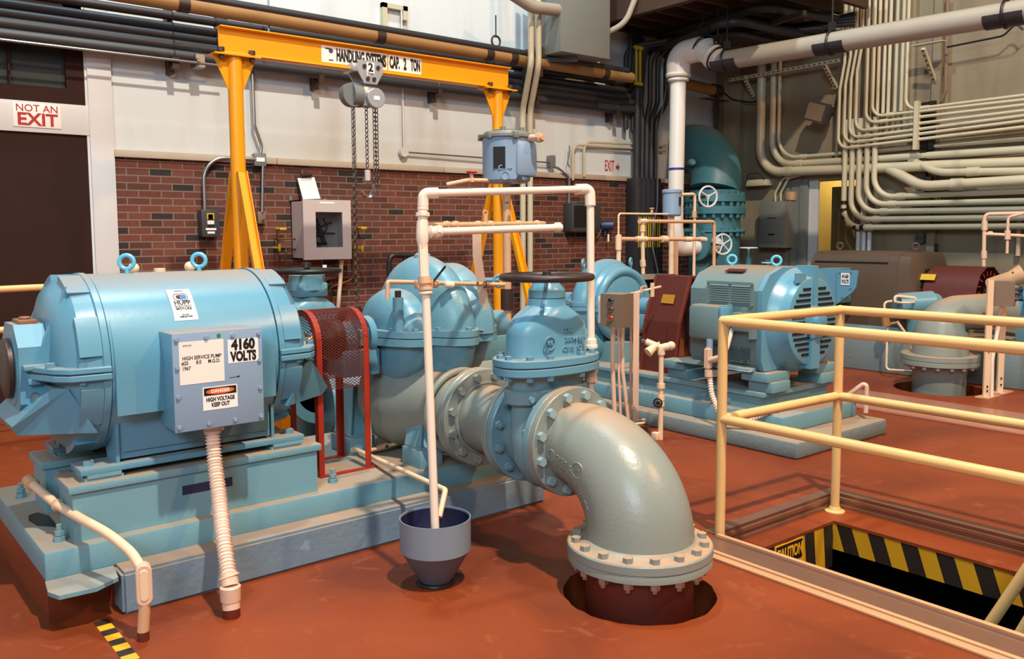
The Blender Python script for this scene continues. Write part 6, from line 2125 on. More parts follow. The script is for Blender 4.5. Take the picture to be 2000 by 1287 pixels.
# lower bank: five risers bending to the right
for k, (a_, h_, f_, ord_) in enumerate((
        ((10.5, 6.161, 2.12), (10.5, 5.782, 1.555), (10.5, 4.078, 1.552), 'lowest'),
        ((10.5, 6.06, 2.115), (10.5, 5.683, 1.658), (10.5, 4.082, 1.65), 'second lowest'),
        ((10.5, 5.961, 2.11), (10.5, 5.584, 1.753), (10.5, 4.086, 1.741), 'third lowest'),
        ((10.5, 5.855, 2.105), (10.5, 5.488, 1.846), (10.5, 4.09, 1.833), 'fourth lowest'),
        ((10.5, 5.752, 2.1), (10.5, 5.392, 1.938), (10.5, 4.095, 1.942), 'fifth lowest'))):
    T = lconduit(a_, h_, f_, 0.036, 0.20, 0.26, 'beige conduit of the lower bank turning right beside the doorway, %s of five' % ord_, top=2.95, group='lower bank of bent conduits')
    if k == 0:
        x_, yv = WX - 0.20, a_[1]
        zb2 = V(h_).z
        pp = fil([V((x_, yv, zb2 + 0.45)), V((x_, yv, zb2)), V((x_, yv - 0.45, zb2))], 0.26, 8)
        tot = resample(pp, 0.05)
        for j in range(2, len(tot) - 2, 2):
            T.part('tape_ring', B().cyl(tot[j], tot[j + 1], 0.0385, n=12), brass if j == 8 else black)
for k, (a_, f_, r_, lab) in enumerate((((10.42, 5.491, 2.212), (10.42, 3.963, 2.058), 0.062, 'fat beige conduit rising out at a slant to a horizontal run at the middle right'), ((10.45, 5.187, 2.288), (10.45, 3.979, 2.161), 0.045, 'fat beige conduit above the slanting fat one at middle right'))):
    h_ = ((10.42, 5.101, 2.043), (10.45, 4.937, 2.2))[k]
    b = B().tube(fil([V(a_) + V((0.15, 0.15, 0.1)), h_, V(f_) + (V(f_) - V(h_)) * 1.2], 0.5, 8), r_, n=14)
    T = Thing('fat_conduit', lab, 'conduit', a_)
    T.part('pipe', b, beige)
    q = V(h_) + (V(f_) - V(h_)).normalized() * 0.35
    T.part('coupling', B().cyl(q, q - Y * 0.14, r_ + 0.010, n=14), beige)
for k, a_ in enumerate(((10.6, 6.001, 1.384), (10.6, 5.923, 1.384), (10.6, 5.846, 1.384))):
    b = B().cyl((a_[0], a_[1], 0.3), (a_[0], a_[1], (10.6, 6.005, 1.504)[2]), 0.028, n=12)
    solo('short_conduit', b, white_trim, '%s of three short pale conduits dropping behind the brown motor' % ('left', 'middle', 'right')[k], 'conduit', (a_[0], a_[1], 0.3), 'short pale conduits')
for k, (p_, q_) in enumerate((((10.5, 6.184, 2.638), (10.5, 6.172, 2.253)), ((10.4, 5.197, 3.069), (10.4, 5.189, 2.489)), ((10.55, 5.183, 3.063), (10.55, 5.144, 1.999)), ((10.55, 5.09, 3.07), (10.55, 5.068, 2.488)), ((10.5, 5.07, 2.16), (10.5, 5.046, 1.512)))):
    b = B().box(V(q_) + V((0, -0.022, 0)), V(p_) + V((0.06, 0.022, 0)))
    solo('strut_upright', b, (black, beige, black, black, black)[k], ('dark upright clamp strut near the doorway head', 'pale upright clamp strut holding the thin conduits', 'dark upright clamp strut right behind the pale one', 'short dark clamp strut right of the pale one', 'dark clamp strut of the lower conduit bank')[k], 'strut', q_)
q = V((10.6, 5.186, 1.418))
solo('wall_outlet', B().box(q - V((0.02, 0.05, 0.06)), q + V((0.1, 0.05, 0.06)), 0.004), dark_box, 'small dark four-gang outlet on the right wall above the red guard', 'outlet', q)
b = B().box((WX - 0.075, 4.98, 0), (WX - 0.06, 5.02, 1.35))
solo('wall_groove_strip', b, black, 'narrow dark upright strip on the right wall above the maroon guard', 'strip', (WX - 0.07, 5.0, 0))

# unit heater hanging near the back wall
hx0, hx1 = (6.816, 7.6, 3.603)[0], (7.565, 7.6, 3.727)[0]
hz0 = (6.816, 7.6, 3.603)[2]
T = Thing('unit_heater', 'grey rectangular unit heater box hanging by the back wall at the top', 'heater', ((hx0 + hx1) / 2, 7.8, hz0))
T.part('casing', B().box((hx0, 7.6, hz0), (hx1 + 0.05, 8.1, hz0 + 1.5), 0.01), panel_gray)
T.part('support_bracket', B().beam((hx0 - 0.25, 8.1, hz0 - 0.06), (hx0 + 0.35, 7.7, hz0 - 0.04), 0.05, 0.05).beam((hx0 - 0.05, 8.38, hz0 - 0.12), (hx1, 8.3, hz0 - 0.1), 0.05, 0.05).box((hx0 - 0.08, 7.9, hz0 - 0.25), (hx0 - 0.02, 8.38, hz0 + 0.1)), iron)
b = B().tube(fil([(6.09, 7.6, 4.131), (6.384, 7.6, 4.033), (7.019, 7.7, 4.105)], 0.3, 6), 0.07, n=16)
solo('ceiling_pipe', b, beige_thick, 'pale fat pipe curving down at the top edge left of the unit heater', 'pipe', (7.019, 7.7, 4.105))
b = B().tube(fil([(7.875, 7.4, 4.4), (7.778, 7.5, 4.042), (7.663, 7.7, 3.947)], 0.3, 6), 0.035, n=10)
solo('curved_hose', b, beige_thick, 'pale curved hose right of the unit heater', 'hose', (7.663, 7.7, 3.947))
# suspended cable racks below the soffit
for k, (p_, q_, r_) in enumerate((((9.084, 8.289, 4), (8.524, 6.491, 4), (10.245, 6.421, 4)), ((9.047, 8.071, 4.15), (8.801, 6.264, 4.15), (10.159, 6.086, 4.15)), ((9.328, 8.224, 3.95), (8.762, 6.745, 3.95), (10.232, 6.711, 3.95)))):
    b = B().tube(fil([p_, q_, r_], 0.2, 6), 0.055 if k != 2 else 0.04, n=14)
    solo('overhead_conduit', b, blackpipe, '%s of three dark conduits making a corner below the dark soffit' % ('middle', 'upper', 'lower')[k], 'conduit', p_, 'angled overhead conduits')
for k in range(7):
    b = B().tube([V((9.617, 6.916, 4.1)) + V((0.1 * k, -0.02 * k, 0)), V((10.941, 6.855, 4.1)) + V((0.1 * k, -0.02 * k, 0))], 0.03, n=10)
    solo('rack_conduit', b, blackpipe, 'dark conduit lying on the overhead rack under the soffit, %s from the left' % ('first', 'second', 'third', 'fourth', 'fifth', 'sixth', 'seventh')[k], 'conduit', V((9.617, 6.916, 4.1)) + V((0.1 * k, 0, 0)), 'overhead rack conduits')
b = B().beam((9.169, 6.374, 4.03), (9.041, 5.86, 4.03), 0.06, 0.05)
solo('rack_hanger', b, iron, 'flat dark hanger bar crossing the overhead rack of conduits', 'bracket', (9.169, 6.374, 4.03))

# ================================================================== SAFETY RAILING AND HATCH
T = Thing('safety_railing', 'cream tubular guard railing round the floor hatch at right', 'railing', (3.9, 1.6, 0))
rr = 0.0245
nx, fx_, ry = 3.41, 4.40, 2.62
yn = -1.1
b = B().cyl((nx, ry, -0.005), (nx, ry, 1.07), rr, n=24)
T.part('post', b, rail_paint)
b = B().cyl((fx_, ry - 0.035, -0.08), (fx_, ry - 0.035, 1.065), rr, n=24)
p2 = T.part('post', b, rail_paint)
T.part('base_flange', B().lathe((fx_, ry - 0.035, -0.08), Z, [(0, 0.055), (0.006, 0.055), (0.012, 0.035), (0.03, 0.028)], n=24), rail_paint, parent=p2)
for zz_ in (1.07, 0.585):
    b = B().tube([(nx, ry, zz_), (nx, yn, zz_)], rr, n=24)
    T.part('near_rail', b, rail_paint)
    b = B().tube([(nx, ry, zz_), (fx_, ry - 0.035, zz_ - 0.002)], rr, n=24)
    T.part('end_rail', b, rail_paint)
    b = B().tube([(fx_, ry - 0.035, zz_ - 0.002), (fx_, yn, zz_ - 0.002)], rr, n=24)
    T.part('far_rail', b, rail_paint)
for x_, y_ in ((nx, ry), (fx_, ry - 0.035)):
    T.part('corner_ball', B().sphere((x_, y_, 1.07), rr * 1.01, 20), rail_paint)
for x_, y_ in ((nx, 0.2), (fx_, 0.2)):
    T.part('post', B().cyl((x_, y_, 0.0 if x_ == nx else -0.08), (x_, y_, 1.07), rr, n=24), rail_paint)

T = Thing('hatch_frame', 'ridged aluminium frame around the edge of the open floor hatch', 'hatch frame', (3.9, 1.0, 0))
b = B()
x0, x1 = 3.115, 3.382
prof = [(x0, 0.0), (x0, 0.006), (x0 + 0.045, 0.010), (x0 + 0.048, 0.005), (x0 + 0.060, 0.005), (x0 + 0.064, 0.012), (x0 + 0.10, 0.012), (x0 + 0.104, 0.008), (x1 - 0.05, 0.008), (x1 - 0.045, 0.016), (x1, 0.016), (x1, -0.06), (x1 - 0.006, -0.06), (x1 - 0.006, 0.0)]
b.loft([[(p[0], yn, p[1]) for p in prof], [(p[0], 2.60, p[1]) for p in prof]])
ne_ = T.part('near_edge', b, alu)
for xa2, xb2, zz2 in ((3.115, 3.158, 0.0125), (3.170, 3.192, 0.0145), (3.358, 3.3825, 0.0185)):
    T.part('ridge', B().box((xa2, yn, 0.001), (xb2, 2.60, zz2), 0.002), alu_lit, parent=ne_)
b = B()
x1, x0 = 4.478, 4.56
prof = [(x1, -0.080), (x1, -0.060), (x1 + 0.008, -0.056), (x1 + 0.008, -0.040), (x1, -0.036), (x1, -0.020), (x1 + 0.008, -0.016), (x1 + 0.004, 0.004), (x0, 0.004), (x0, 0.0005), (x1 + 0.0105, 0.0005), (x1 + 0.0105, -0.080)]
b.loft([[(p[0], yn, p[1]) for p in prof], [(p[0], 2.66, p[1]) for p in prof]])
T.part('far_edge', b, alu)
b = B()
prof = [(2.630, -0.080), (2.630, -0.060), (2.640, -0.056), (2.640, -0.040), (2.630, -0.036), (2.630, -0.018), (2.640, -0.014), (2.636, 0.005), (2.70, 0.005), (2.70, 0.0005), (2.643, 0.0005), (2.643, -0.080)]
b.loft([[(3.385, p[0], p[1]) for p in prof], [(4.55, p[0], p[1]) for p in prof]])
T.part('end_edge', b, alu)
# caution sign in the hatch
T = Thing('caution_sign', 'yellow CAUTION sign fixed on the striped lining inside the floor hatch', 'sign', (3.66, 2.498, -0.2))
T.part('panel', B().box((3.70, 2.496, -0.275), (3.95, 2.5005, -0.10)), yellow_tape)
T.part('header', B().box((3.71, 2.494, -0.205), (3.94, 2.4962, -0.105)), text_black)
text(T, 'lettering', 'CAUTION', (3.825, 2.4925, -0.155), X, Z, 0.085, yellow_tape, sx=0.60, bold=0.002)
text(T, 'lettering', 'HEADROOM', (3.825, 2.4945, -0.235), X, Z, 0.038, text_black, sx=0.95, bold=0.001)
# stair handrails going down the hatch
T = Thing('stair_handrail', 'pair of cream handrail tubes slanting down into the open hatch', 'handrail', (4.0, 1.3, -0.3))
T.part('rail', B().tube([V((4.05, 1.393, 0.152)) + (V((4.05, 1.393, 0.152)) - V((4.05, 1.589, -0.262))) * 2.2, (4.05, 1.589, -0.262), V((4.05, 1.589, -0.262)) + (V((4.05, 1.589, -0.262)) - V((4.05, 1.393, 0.152))) * 0.35], 0.0255, n=20), rail_paint)
T.part('rail', B().tube([V((3.85, 1.281, 0.085)) + (V((3.85, 1.281, 0.085)) - V((3.85, 1.403, -0.211))) * 2.6, (3.85, 1.403, -0.211), V((3.85, 1.403, -0.211)) + (V((3.85, 1.403, -0.211)) - V((3.85, 1.281, 0.085))) * 0.35], 0.0255, n=20), rail_paint)

# hazard tape on the floor at lower left
T = Thing('hazard_tape', 'black and yellow hazard tape strip on the red floor at lower left', 'tape', (0.761, 3.393, 0))
e0_, e1_ = V((0.763, 3.547, 0)), V((0.772, 3.062, 0))
fa0, fa1 = (-0.093, 0.118, 0.043), (-0.062, 0.118, -0.042)
fa0, fa1 = PUMP.m @ V(fa0), PUMP.m @ V(fa1)
tdv = (e1_ - e0_).normalized()
tsd = Z.cross(tdv).normalized()
k = 0
def patch(a_, c_, sd, up_d, hw=0.0265):
    global k
    T.part('yellow_patch' if k % 2 else 'black_patch', B().prism([a_ - sd * hw, a_ + sd * hw, c_ + sd * hw, c_ - sd * hw], up_d), yellow_tape if k % 2 else black_tape)
    k += 1
L0 = 0.0
while L0 < 0.9:
    patch(e0_ + tdv * L0, e0_ + tdv * (L0 + 0.052), tsd, V((0, 0, 0.0015)))
    L0 += 0.052

# grab rails at far left behind the motor
for k, (a_, c_) in enumerate((((0.728, 6.6, 1.118), (1.135, 6.9, 1.134)), ((0.713, 6.6, 0.823), (1.122, 6.9, 0.85)))):
    T = Thing('left_guard_rail', ('upper' if k == 0 else 'lower') + ' cream pipe rail at the left edge behind the big motor', 'rail', a_, 'left edge rails')
    T.part('rail', B().tube([V(a_) - X * 2, c_, V(c_) + X * 0.5], 0.024, n=14), rail_paint)

# ================================================================== PUMP 2 (middle right)
T = Thing('equipment_plinth', 'stepped grey-blue concrete plinth under the louvred middle motor', 'plinth', (5.5, 4.5, 0))
T.part('lower_step', B().box((4.935, 3.18, 0), (6.10, 6.6, 0.115), 0.02), concrete_gray)
T.part('upper_slab', B().box((5.06, 3.38, 0.115), (6.02, 6.6, 0.235), 0.012), base_blue)
for x_, y_ in ((5.16, 3.50), (5.14, 4.75)):
    T.part('anchor_bolt', B().cyl((x_, y_, 0.235), (x_, y_, 0.30), 0.012, n=8).hexa((x_, y_, 0.235), Z, 0.026, 0.03), base_blue)
T = Thing('motor_base', 'grey-blue cast bedplate with raised name pad under the louvred motor', 'motor base', (5.5, 4.0, 0.235))
b = B().box((5.13, 3.60, 0.235), (5.97, 6.2, 0.365)).box((5.11, 3.57, 0.335), (5.99, 6.2, 0.37), 0.004)
bd = T.part('bedplate', b, base_blue)
for x_ in (5.14, 5.76):
    for y_ in (3.52, 4.28):
        T.part('foot_block', B().box((x_, y_, 0.37), (x_ + 0.22, y_ + 0.20, 0.445), 0.004).box((x_ - 0.03, y_ + 0.02, 0.445), (x_ + 0.24, y_ + 0.24, 0.51), 0.004), base_blue)
T.part('name_pad', B().box((5.125, 3.86, 0.255), (5.13, 4.18, 0.325), 0.002), base_blue, parent=bd)
text(T, 'cast_lettering', 'DE LAVAL', (5.124, 4.02, 0.290), (0, -1, 0), Z, 0.052, base_blue, parent=bd, sx=1.0, bold=0.001, depth=0.003)

MX, MZ = 5.54, 0.86
T = Thing('electric_motor', 'blue-grey louvred motor with slotted round end bell beyond the cream railing', 'electric motor', (MX, 4.0, 0.51))
motor2 = T
def octo(y_, hw, zt_, zb_, ch=0.16, cb=0.08):
    return [(MX - hw, y_, zb_ + cb), (MX - hw, y_, zt_ - ch), (MX - hw + ch * 0.55, y_, zt_ - ch * 0.32), (MX - hw + ch * 1.5, y_, zt_), (MX + hw - ch * 1.5, y_, zt_), (MX + hw - ch * 0.55, y_, zt_ - ch * 0.32), (MX + hw, y_, zt_ - ch), (MX + hw, y_, zb_ + cb), (MX + hw - 0.04, y_, zb_), (MX - hw + 0.04, y_, zb_)]
b = B().loft([octo(3.64, 0.42, 1.245, 0.52), octo(4.24, 0.42, 1.245, 0.52)])
T.part('frame', b, motor_green)
b = B().loft([octo(3.60, 0.425, 1.25, 0.515), octo(3.64, 0.425, 1.25, 0.515)])
T.part('end_plate', b, blue)
b = B().lathe((MX, 3.60, MZ), -Y, [(0, 0.385), (0.02, 0.375), (0.055, 0.345), (0.09, 0.325), (0.135, 0.315), (0.14, 0.30)], n=64)
eb = T.part('end_bell', b, blue)
yfb = 3.458
b = B()
for s in (-1, 1):
    for k in range(13):
        z_ = MZ + 0.235 - k * 0.039
        zr = z_ - MZ
        half = math.sqrt(max(0.0, 0.275 ** 2 - zr ** 2))
        xi = 0.115 if abs(zr) < 0.115 else 0.05
        if half - xi > 0.04:
            b.obox((MX + s * (half + xi) / 2, yfb + 0.0, z_), X, Y, Z, half - xi, 0.008, 0.017)
T.part('vent_slots', b, dark, parent=eb)
b = B().lathe((MX, 3.46, MZ), -Y, [(0, 0.115), (0.03, 0.11), (0.035, 0.07), (0.07, 0.065), (0.075, 0.055)], n=32)
b.box((MX - 0.022, 3.445, MZ + 0.10), (MX + 0.022, 3.60, MZ + 0.40)).box((MX - 0.06, 3.435, MZ - 0.34), (MX + 0.05, 3.60, MZ - 0.10)).box((MX - 0.07, 3.425, MZ - 0.12), (MX + 0.07, 3.45, MZ - 0.03), 0.006)
b.box((MX - 0.19, 3.47, MZ + 0.28), (MX - 0.09, 3.50, MZ + 0.35))
T.part('bearing_housing', b, blue, parent=eb)
T.part('end_nut', B().hexa((MX - 0.2, 3.55, MZ + 0.24), -Y, 0.02, 0.03).hexa((MX - 0.2, 3.57, MZ - 0.27), -Y, 0.02, 0.03), blue, parent=eb)
def louvre(y0, y1, z0, z1, nl):
    xf = MX - 0.42
    b = B()
    for k in range(nl):
        z_ = z0 + (z1 - z0) * (k + 0.5) / nl
        b.loft([[(xf - 0.010, y_, z_ - 0.0035), (xf - 0.001, y_, z_ + 0.0045), (xf - 0.001, y_, z_ + 0.002), (xf - 0.008, y_, z_ - 0.0050)] for y_ in (y0, y1)])
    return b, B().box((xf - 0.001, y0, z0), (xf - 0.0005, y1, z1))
for (y0, y1, z0, z1) in ((3.885, 4.055, 0.995, 1.125), (3.70, 3.865, 0.995, 1.125), (3.885, 4.055, 0.565, 0.675), (3.70, 3.865, 0.565, 0.675)):
    lv, bk = louvre(y0, y1, z0, z1, 8)
    pn = T.part('louvre', lv, motor_green)
    T.part('louvre_shadow_gap', bk, dark, parent=pn)
T.part('louvre_plate', B().box((MX - 0.4215, 3.675, 0.975), (MX - 0.42, 4.085, 1.145)), motor_green)
T.bolts([(MX - 0.42, y_, z_) for y_ in (3.685, 3.875, 4.075) for z_ in (0.985, 1.135)], -X, 0.010, 0.010, motor_green)
T.part('name_plate', B().obox((MX - 0.30, 3.92, 1.222), (0, 1, 0), V((1, 0, 0.30)), V((-0.30, 0, 1)), 0.16, 0.06, 0.004), dark_red)
# terminal box, round-cornered, on the near side
b = B().box((MX - 0.56, 3.87, 0.72), (MX - 0.42, 4.15, 0.975), 0.03)
tb = T.part('terminal_box', b, motor_green)
b = B().box((MX - 0.56, 3.85, 0.715), (MX - 0.42, 3.868, 0.98), 0.006).box((MX - 0.565, 3.84, 0.73), (MX - 0.43, 3.852, 0.965), 0.004)
T.part('box_lid', b, blue, parent=tb)
b = B().box((MX - 0.50, 3.66, 0.80), (MX - 0.42, 3.80, 0.93), 0.004).box((MX - 0.49, 3.63, 0.75), (MX - 0.43, 3.66, 0.90)).box((MX - 0.47, 3.71, 0.93), (MX - 0.43, 3.74, 0.965))
T.part('side_box', b, motor_green)
b = B().prism([(MX - 0.42, 3.65, 0.515), (MX - 0.48, 3.65, 0.515), (MX - 0.42, 3.65, 0.54)], (0, 0.7, 0)).box((MX - 0.47, 3.66, 0.51), (MX - 0.36, 3.86, 0.535), 0.004)
T.part('mounting_foot', b, base_blue)
for y_ in (3.76, 4.16):
    b = B().torus((MX - 0.03, y_, 1.29), (0.8, 0.6, 0), 0.033, 0.0105, 28, 10).cyl((MX - 0.03, y_, 1.235), (MX - 0.03, y_, 1.262), 0.014, n=12)
    T.part('lifting_eye', b, bpy.data.materials['bright_sky_blue'])

T = Thing('terminal_conduit', 'pale fitting and ribbed hose dropping from the louvred motor terminal box', 'conduit', (4.99, 3.961, 0.417))
q0_, q1_ = V((4.98, 3.944, 0.709)), V((4.98, 3.945, 0.477))
T.part('upper_pipe', B().cyl(q0_ + Z * 0.02, q1_ + Z * 0.10, 0.024, n=16), box_blue)
b = B()
b.obox(V((4.96, 3.94, 0.592)), (0, 1, 0), Z, X, 0.055, 0.16, 0.05)
bmesh.ops.bevel(b.bm, geom=list(b.bm.edges), offset=0.012, segments=3, affect='EDGES')
b.cyl(V((4.96, 3.94, 0.573)), V((4.96, 3.818, 0.616)), 0.022, n=14).cyl(V((4.96, 3.934, 0.51)), V((4.96, 3.933, 0.461)), 0.03, n=12)
T.part('conduit_body', b, pink_fit)
T.part('side_loop', B().tube(fil([(4.96, 3.827, 0.615), (5, 3.805, 0.677), (5.05, 3.813, 0.764), (5.08, 3.824, 0.805)], 0.08, 6), 0.016, n=12), cream)
hp = resample(fil([V((4.97, 3.932, 0.46)), V((4.95, 3.895, 0.337)), V((4.92, 3.769, 0.156)), V((5, 3.619, 0.181)), V((5.08, 3.468, 0.274))], 0.25, 8), 0.0042)
T.part('ribbed_hose', B().tube(hp, [0.0185 + 0.0035 * math.cos(i * 2 * PI / 4.5) for i in range(len(hp))], n=12), rubber_hose)

T = Thing('coupling_guard', 'dark red A-shaped coupling guard with small yellow label behind the louvred motor', 'guard', (MX, 4.75, 0.235))
gy0, gy1 = 4.50, 4.86
ga = [(MX - 0.30, 0.30), (MX - 0.24, 0.78), (MX - 0.11, 1.14), (MX + 0.11, 1.14), (MX + 0.24, 0.78), (MX + 0.30, 0.30)]
b = B()
for i in range(5):
    p_, q_ = ga[i], ga[i + 1]
    b.prism([(p_[0], gy0, p_[1]), (q_[0], gy0, q_[1]), (q_[0], gy1, q_[1]), (p_[0], gy1, p_[1])], (0.006, 0, 0.003))
T.part('mesh_cover', b, dark_red)
for y_ in (gy0, gy1):
    b = B()
    for i in (0, 1, 2, 3, 4):
        b.beam((ga[i][0], y_, ga[i][1]), (ga[i + 1][0], y_, ga[i + 1][1]), 0.03, 0.018, side=(0, 1, 0))
    b.box((MX - 0.34, y_ - 0.03, 0.235), (MX - 0.24, y_ + 0.03, 0.31))
    T.part('frame', b, rust_red)
T.part('warning_label', B().obox((MX - 0.184, 4.67, 0.962), (0, 1, 0), V((0.13, 0, 0.36)), V((-0.36, 0, 0.13)), 0.13, 0.075, 0.004), mat('old_yellow_label', (168, 120, 30), 0.5), label='old yellow label')

P2F = Frame((MX, 5.55, 0), math.radians(-90))
T, lw2, up2 = split_pump('centrifugal_pump', 'blue pump with large round dome left of the maroon guard and louvred motor', P2F, 0.0, 0.0, MZ, 0.96, blue, base=(0, 0, 0.235), ll=(0.14, 1.0), rl=(0.12, 1.22))
b = B().torus((0.24 * -1, 0, MZ), X, 0.30, 0.045, 40, 12)
for a_ in (0,):
    T.part('volute_ridge', B().torus((0.195, 0.0, MZ), X, 0.30, 0.040, 48, 12), blue, parent=up2)
T.part('plinth_pedestal', B().box((-0.35, -0.2, 0.235), (0.35, 0.2, 0.55), 0.01), base_blue)
for v_ in (-0.30, 0.30):
    T.part('lifting_eye', B().torus((0.0, v_, MZ + 0.37), (1, 0.6, 0), 0.035, 0.012, 24, 8).cyl((0, v_, MZ + 0.27), (0, v_, MZ + 0.34), 0.014, n=10), blue, parent=up2)
dpts = fil([(0.0, -0.2, 0.52), (0.0, -0.80, 0.50), (0.0, -0.80, -0.02)], 0.28, 8)
T.part('discharge_pipe', B().tube(dpts, 0.165, n=32).cyl((0.0, -0.80, 0.02), (0.0, -0.80, 0.06), 0.24, n=32), blue_cast)

# pipework over pump 2
T = Thing('vent_pipework', 'aged cream pipe cluster with tees standing over the middle blue pump', 'pipework', (5.759, 5.6, 1.264))
YV = 5.6
b = B().tube([(5.732, 5.6, 1.217), (5.737, 5.6, 1.486)], 0.022, n=14)
T.part('riser', b, cream)
T.part('thin_line', B().tube(fil([(5.73, 5.6, 1.467), (5.729, 5.6, 1.678), (6.411, 5.6, 1.68)], 0.03, 5), 0.009, n=10), cream)
T.part('lower_header', B().tube([(5.744, 5.6, 1.444), (6.965, 5.6, 1.434)], 0.020, n=14), cream2)
T.part('upper_header', B().tube(fil([(6.053, 5.6, 1.499), (6.051, 5.6, 1.61), (7.116, 5.6, 1.609), (7.123, 5.6, 0.945)], 0.035, 6), 0.0175, n=14), cream2)
T.part('second_riser', B().tube([(6.064, 5.6, 1.112), (6.052, 5.6, 1.523)], 0.019, n=14), cream)
for (p_, q_, r_) in (((5.731, 5.6, 1.345), (5.73, 5.6, 1.477), 0.03), ((5.969, 5.6, 1.442), (6.103, 5.6, 1.441), 0.028), ((6.319, 5.6, 1.439), (6.393, 5.6, 1.438), 0.034), ((6.052, 5.6, 1.513), (6.052, 5.6, 1.571), 0.026), ((6.885, 5.6, 1.434), (6.981, 5.6, 1.428), 0.026), ((6.665, 5.6, 1.436), (6.759, 5.6, 1.435), 0.026), ((6.063, 5.6, 1.184), (6.056, 5.6, 1.243), 0.028), ((6.009, 5.6, 1.609), (6.101, 5.6, 1.61), 0.024)):
    T.part('coupling', B().cyl(p_, q_, r_, n=12), cream)
T.part('small_valve', B().cyl((6.178, 5.6, 1.683), (6.178, 5.6, 1.726), 0.014, n=8).torus((6.178, 5.6, 1.731), Z, 0.02, 0.005, 14, 6), cream2)
T = Thing('air_release_valve', 'small blue can air valve below the fat white riser over the middle pump', 'air valve', (7.053, 6.1, 0.925))
c0_ = V((7.041, 6.1, 1.681))
c1_ = V((7.045, 6.1, 1.955))
b = B().lathe(c0_ - Z * 0.01, Z, [(0, 0.03), (0.004, 0.085), (0.02, 0.098), (c1_.z - c0_.z - 0.03, 0.098), (c1_.z - c0_.z - 0.025, 0.107), (c1_.z - c0_.z, 0.107), (c1_.z - c0_.z + 0.01, 0.09)], n=28)
T.part('can_body', b, box_blue)
T.part('name_plate', B().obox(V((7.052, 6, 1.829)), V((1, 0, 0)), Z, V((0, 1, 0)), 0.03, 0.09, 0.01), black)
T.part('stand_pipe', B().cyl((c0_.x, c0_.y, 0.0), c0_, 0.028, n=16), cream)
T.part('outlet_pipe', B().tube(fil([(7.085, 6.05, 1.901), (7.351, 6.05, 1.912), (7.354, 6.05, 0.915)], 0.03, 6), 0.0165, n=12), cream)
T.part('coupling', B().cyl((7.348, 6.05, 1.661), (7.347, 6.05, 1.732), 0.026, n=10), cream2)
T = Thing('tan_strut_post', 'tan channel post just behind the stand pipe of the small can air valve', 'post', (7.469, 6.4, 0.894))
T.part('channel', B().box(((7.461, 6.4, 1.411)[0] - 0.02, 6.38, 0.0), ((7.461, 6.4, 1.411)[0] + 0.02, 6.42, (7.461, 6.4, 1.411)[2])), cream2)
T = Thing('sample_line', 'thin pale sample line with petcock above the grey push-button box', 'pipe', (4.808, 4.586, 1.03))
T.part('pipe', B().tube([(4.808, 4.586, 1.03), (5.229, 4.64, 1.069)], 0.010, n=8), cream)
T.part('petcock', B().cyl((4.956, 4.597, 1.034), (4.959, 4.6, 1.082), 0.012, n=8).beam((4.959, 4.6, 1.082), (4.994, 4.573, 1.09), 0.01, 0.006), cream2)
T.part('hanger_strip', B().box((5.089, 4.615, 0.995), (5.129, 4.621, 1.106)), cream)

# push-button station 1
T = Thing('control_station', 'grey three-button control box on cream channel posts before the middle pump', 'control station', (4.86, 4.55, 0))
bc_ = V((4.74, 4.66, 0))
u_ = V((1, 0, 0))
zt1, zb1 = (4.639, 4.6, 1.045)[2], (4.641, 4.6, 0.8)[2]
x0_, x1_ = (4.526, 4.6, 0.947)[0], (4.739, 4.6, 0.934)[0]
b = B().box((x0_, 4.60, zb1), (x1_, 4.75, zt1), 0.004)
bx_ = None
# the box faces the viewer's left; its right side is seen obliquely
b = B().box((x0_, 4.42, zb1), (x1_, 4.60, zt1), 0.004)
x0_, x1_ = (4.349, 4.42, 0.968)[0], (4.554, 4.42, 0.957)[0]
Fd = V((-0.966, -0.259, 0))
Sd = V((0.259, -0.966, 0))
ctr = V((4.602, 4.509, 0.929))
b = B().obox(ctr, Sd, Z, Fd, 0.18, 0.245, 0.18)
bx = T.part('enclosure', b, taupe)
for k, z_ in enumerate((0.078, 0.012, -0.056)):
    q = ctr + Fd * 0.09 + Z * z_
    q = q - Sd * 0.0
    b = B().cyl(q, q + Fd * 0.012, 0.022, n=20).cyl(q + Fd * 0.012, q + Fd * 0.022, 0.015, n=16)
    T.part('push_button', b, (black, copper, red_paint)[k], parent=bx)
    T.part('button_ring', B().torus(q + Fd * 0.012, Fd, 0.018, 0.004, 20, 6), chrome, parent=bx)
q = ctr - Sd * 0.108 + Fd * 0.06
T.part('label_strip', B().obox(q, Sd, Z, Fd, 0.034, 0.20, 0.003), paper)
b = B().box((4.865, 4.56, 0.0), (4.905, 4.585, 1.05))
T.part('post', B().obox(((4.823, 4.521, 0.54)[0], (4.823, 4.521, 0.54)[1], 0.53), (0.78, -0.62, 0), Z, (0.62, 0.78, 0), 0.045, 1.04, 0.02), pink_fit)
T.part('post', B().obox(((4.901, 4.648, 0.519)[0], (4.901, 4.648, 0.519)[1], 0.53), (0.78, -0.62, 0), Z, (0.62, 0.78, 0), 0.018, 1.0, 0.02), cream2)
for k, (p_, q_, r_) in enumerate((((4.699, 4.647, 0.792), (4.671, 4.599, 0.15), 0.018), ((4.733, 4.62, 0.792), (4.707, 4.568, 0.126), 0.010), ((4.772, 4.614, 0.789), (4.763, 4.545, 0.098), 0.016))):
    m_ = (V(p_) + V(q_)) / 2 + V((-0.01 if k < 2 else -0.03, 0, 0))
    T.part('conduit', B().tube(fil([p_, m_, V(q_), V((q_[0], q_[1], 0.0))], 0.3, 5), r_, n=12), pink_fit)
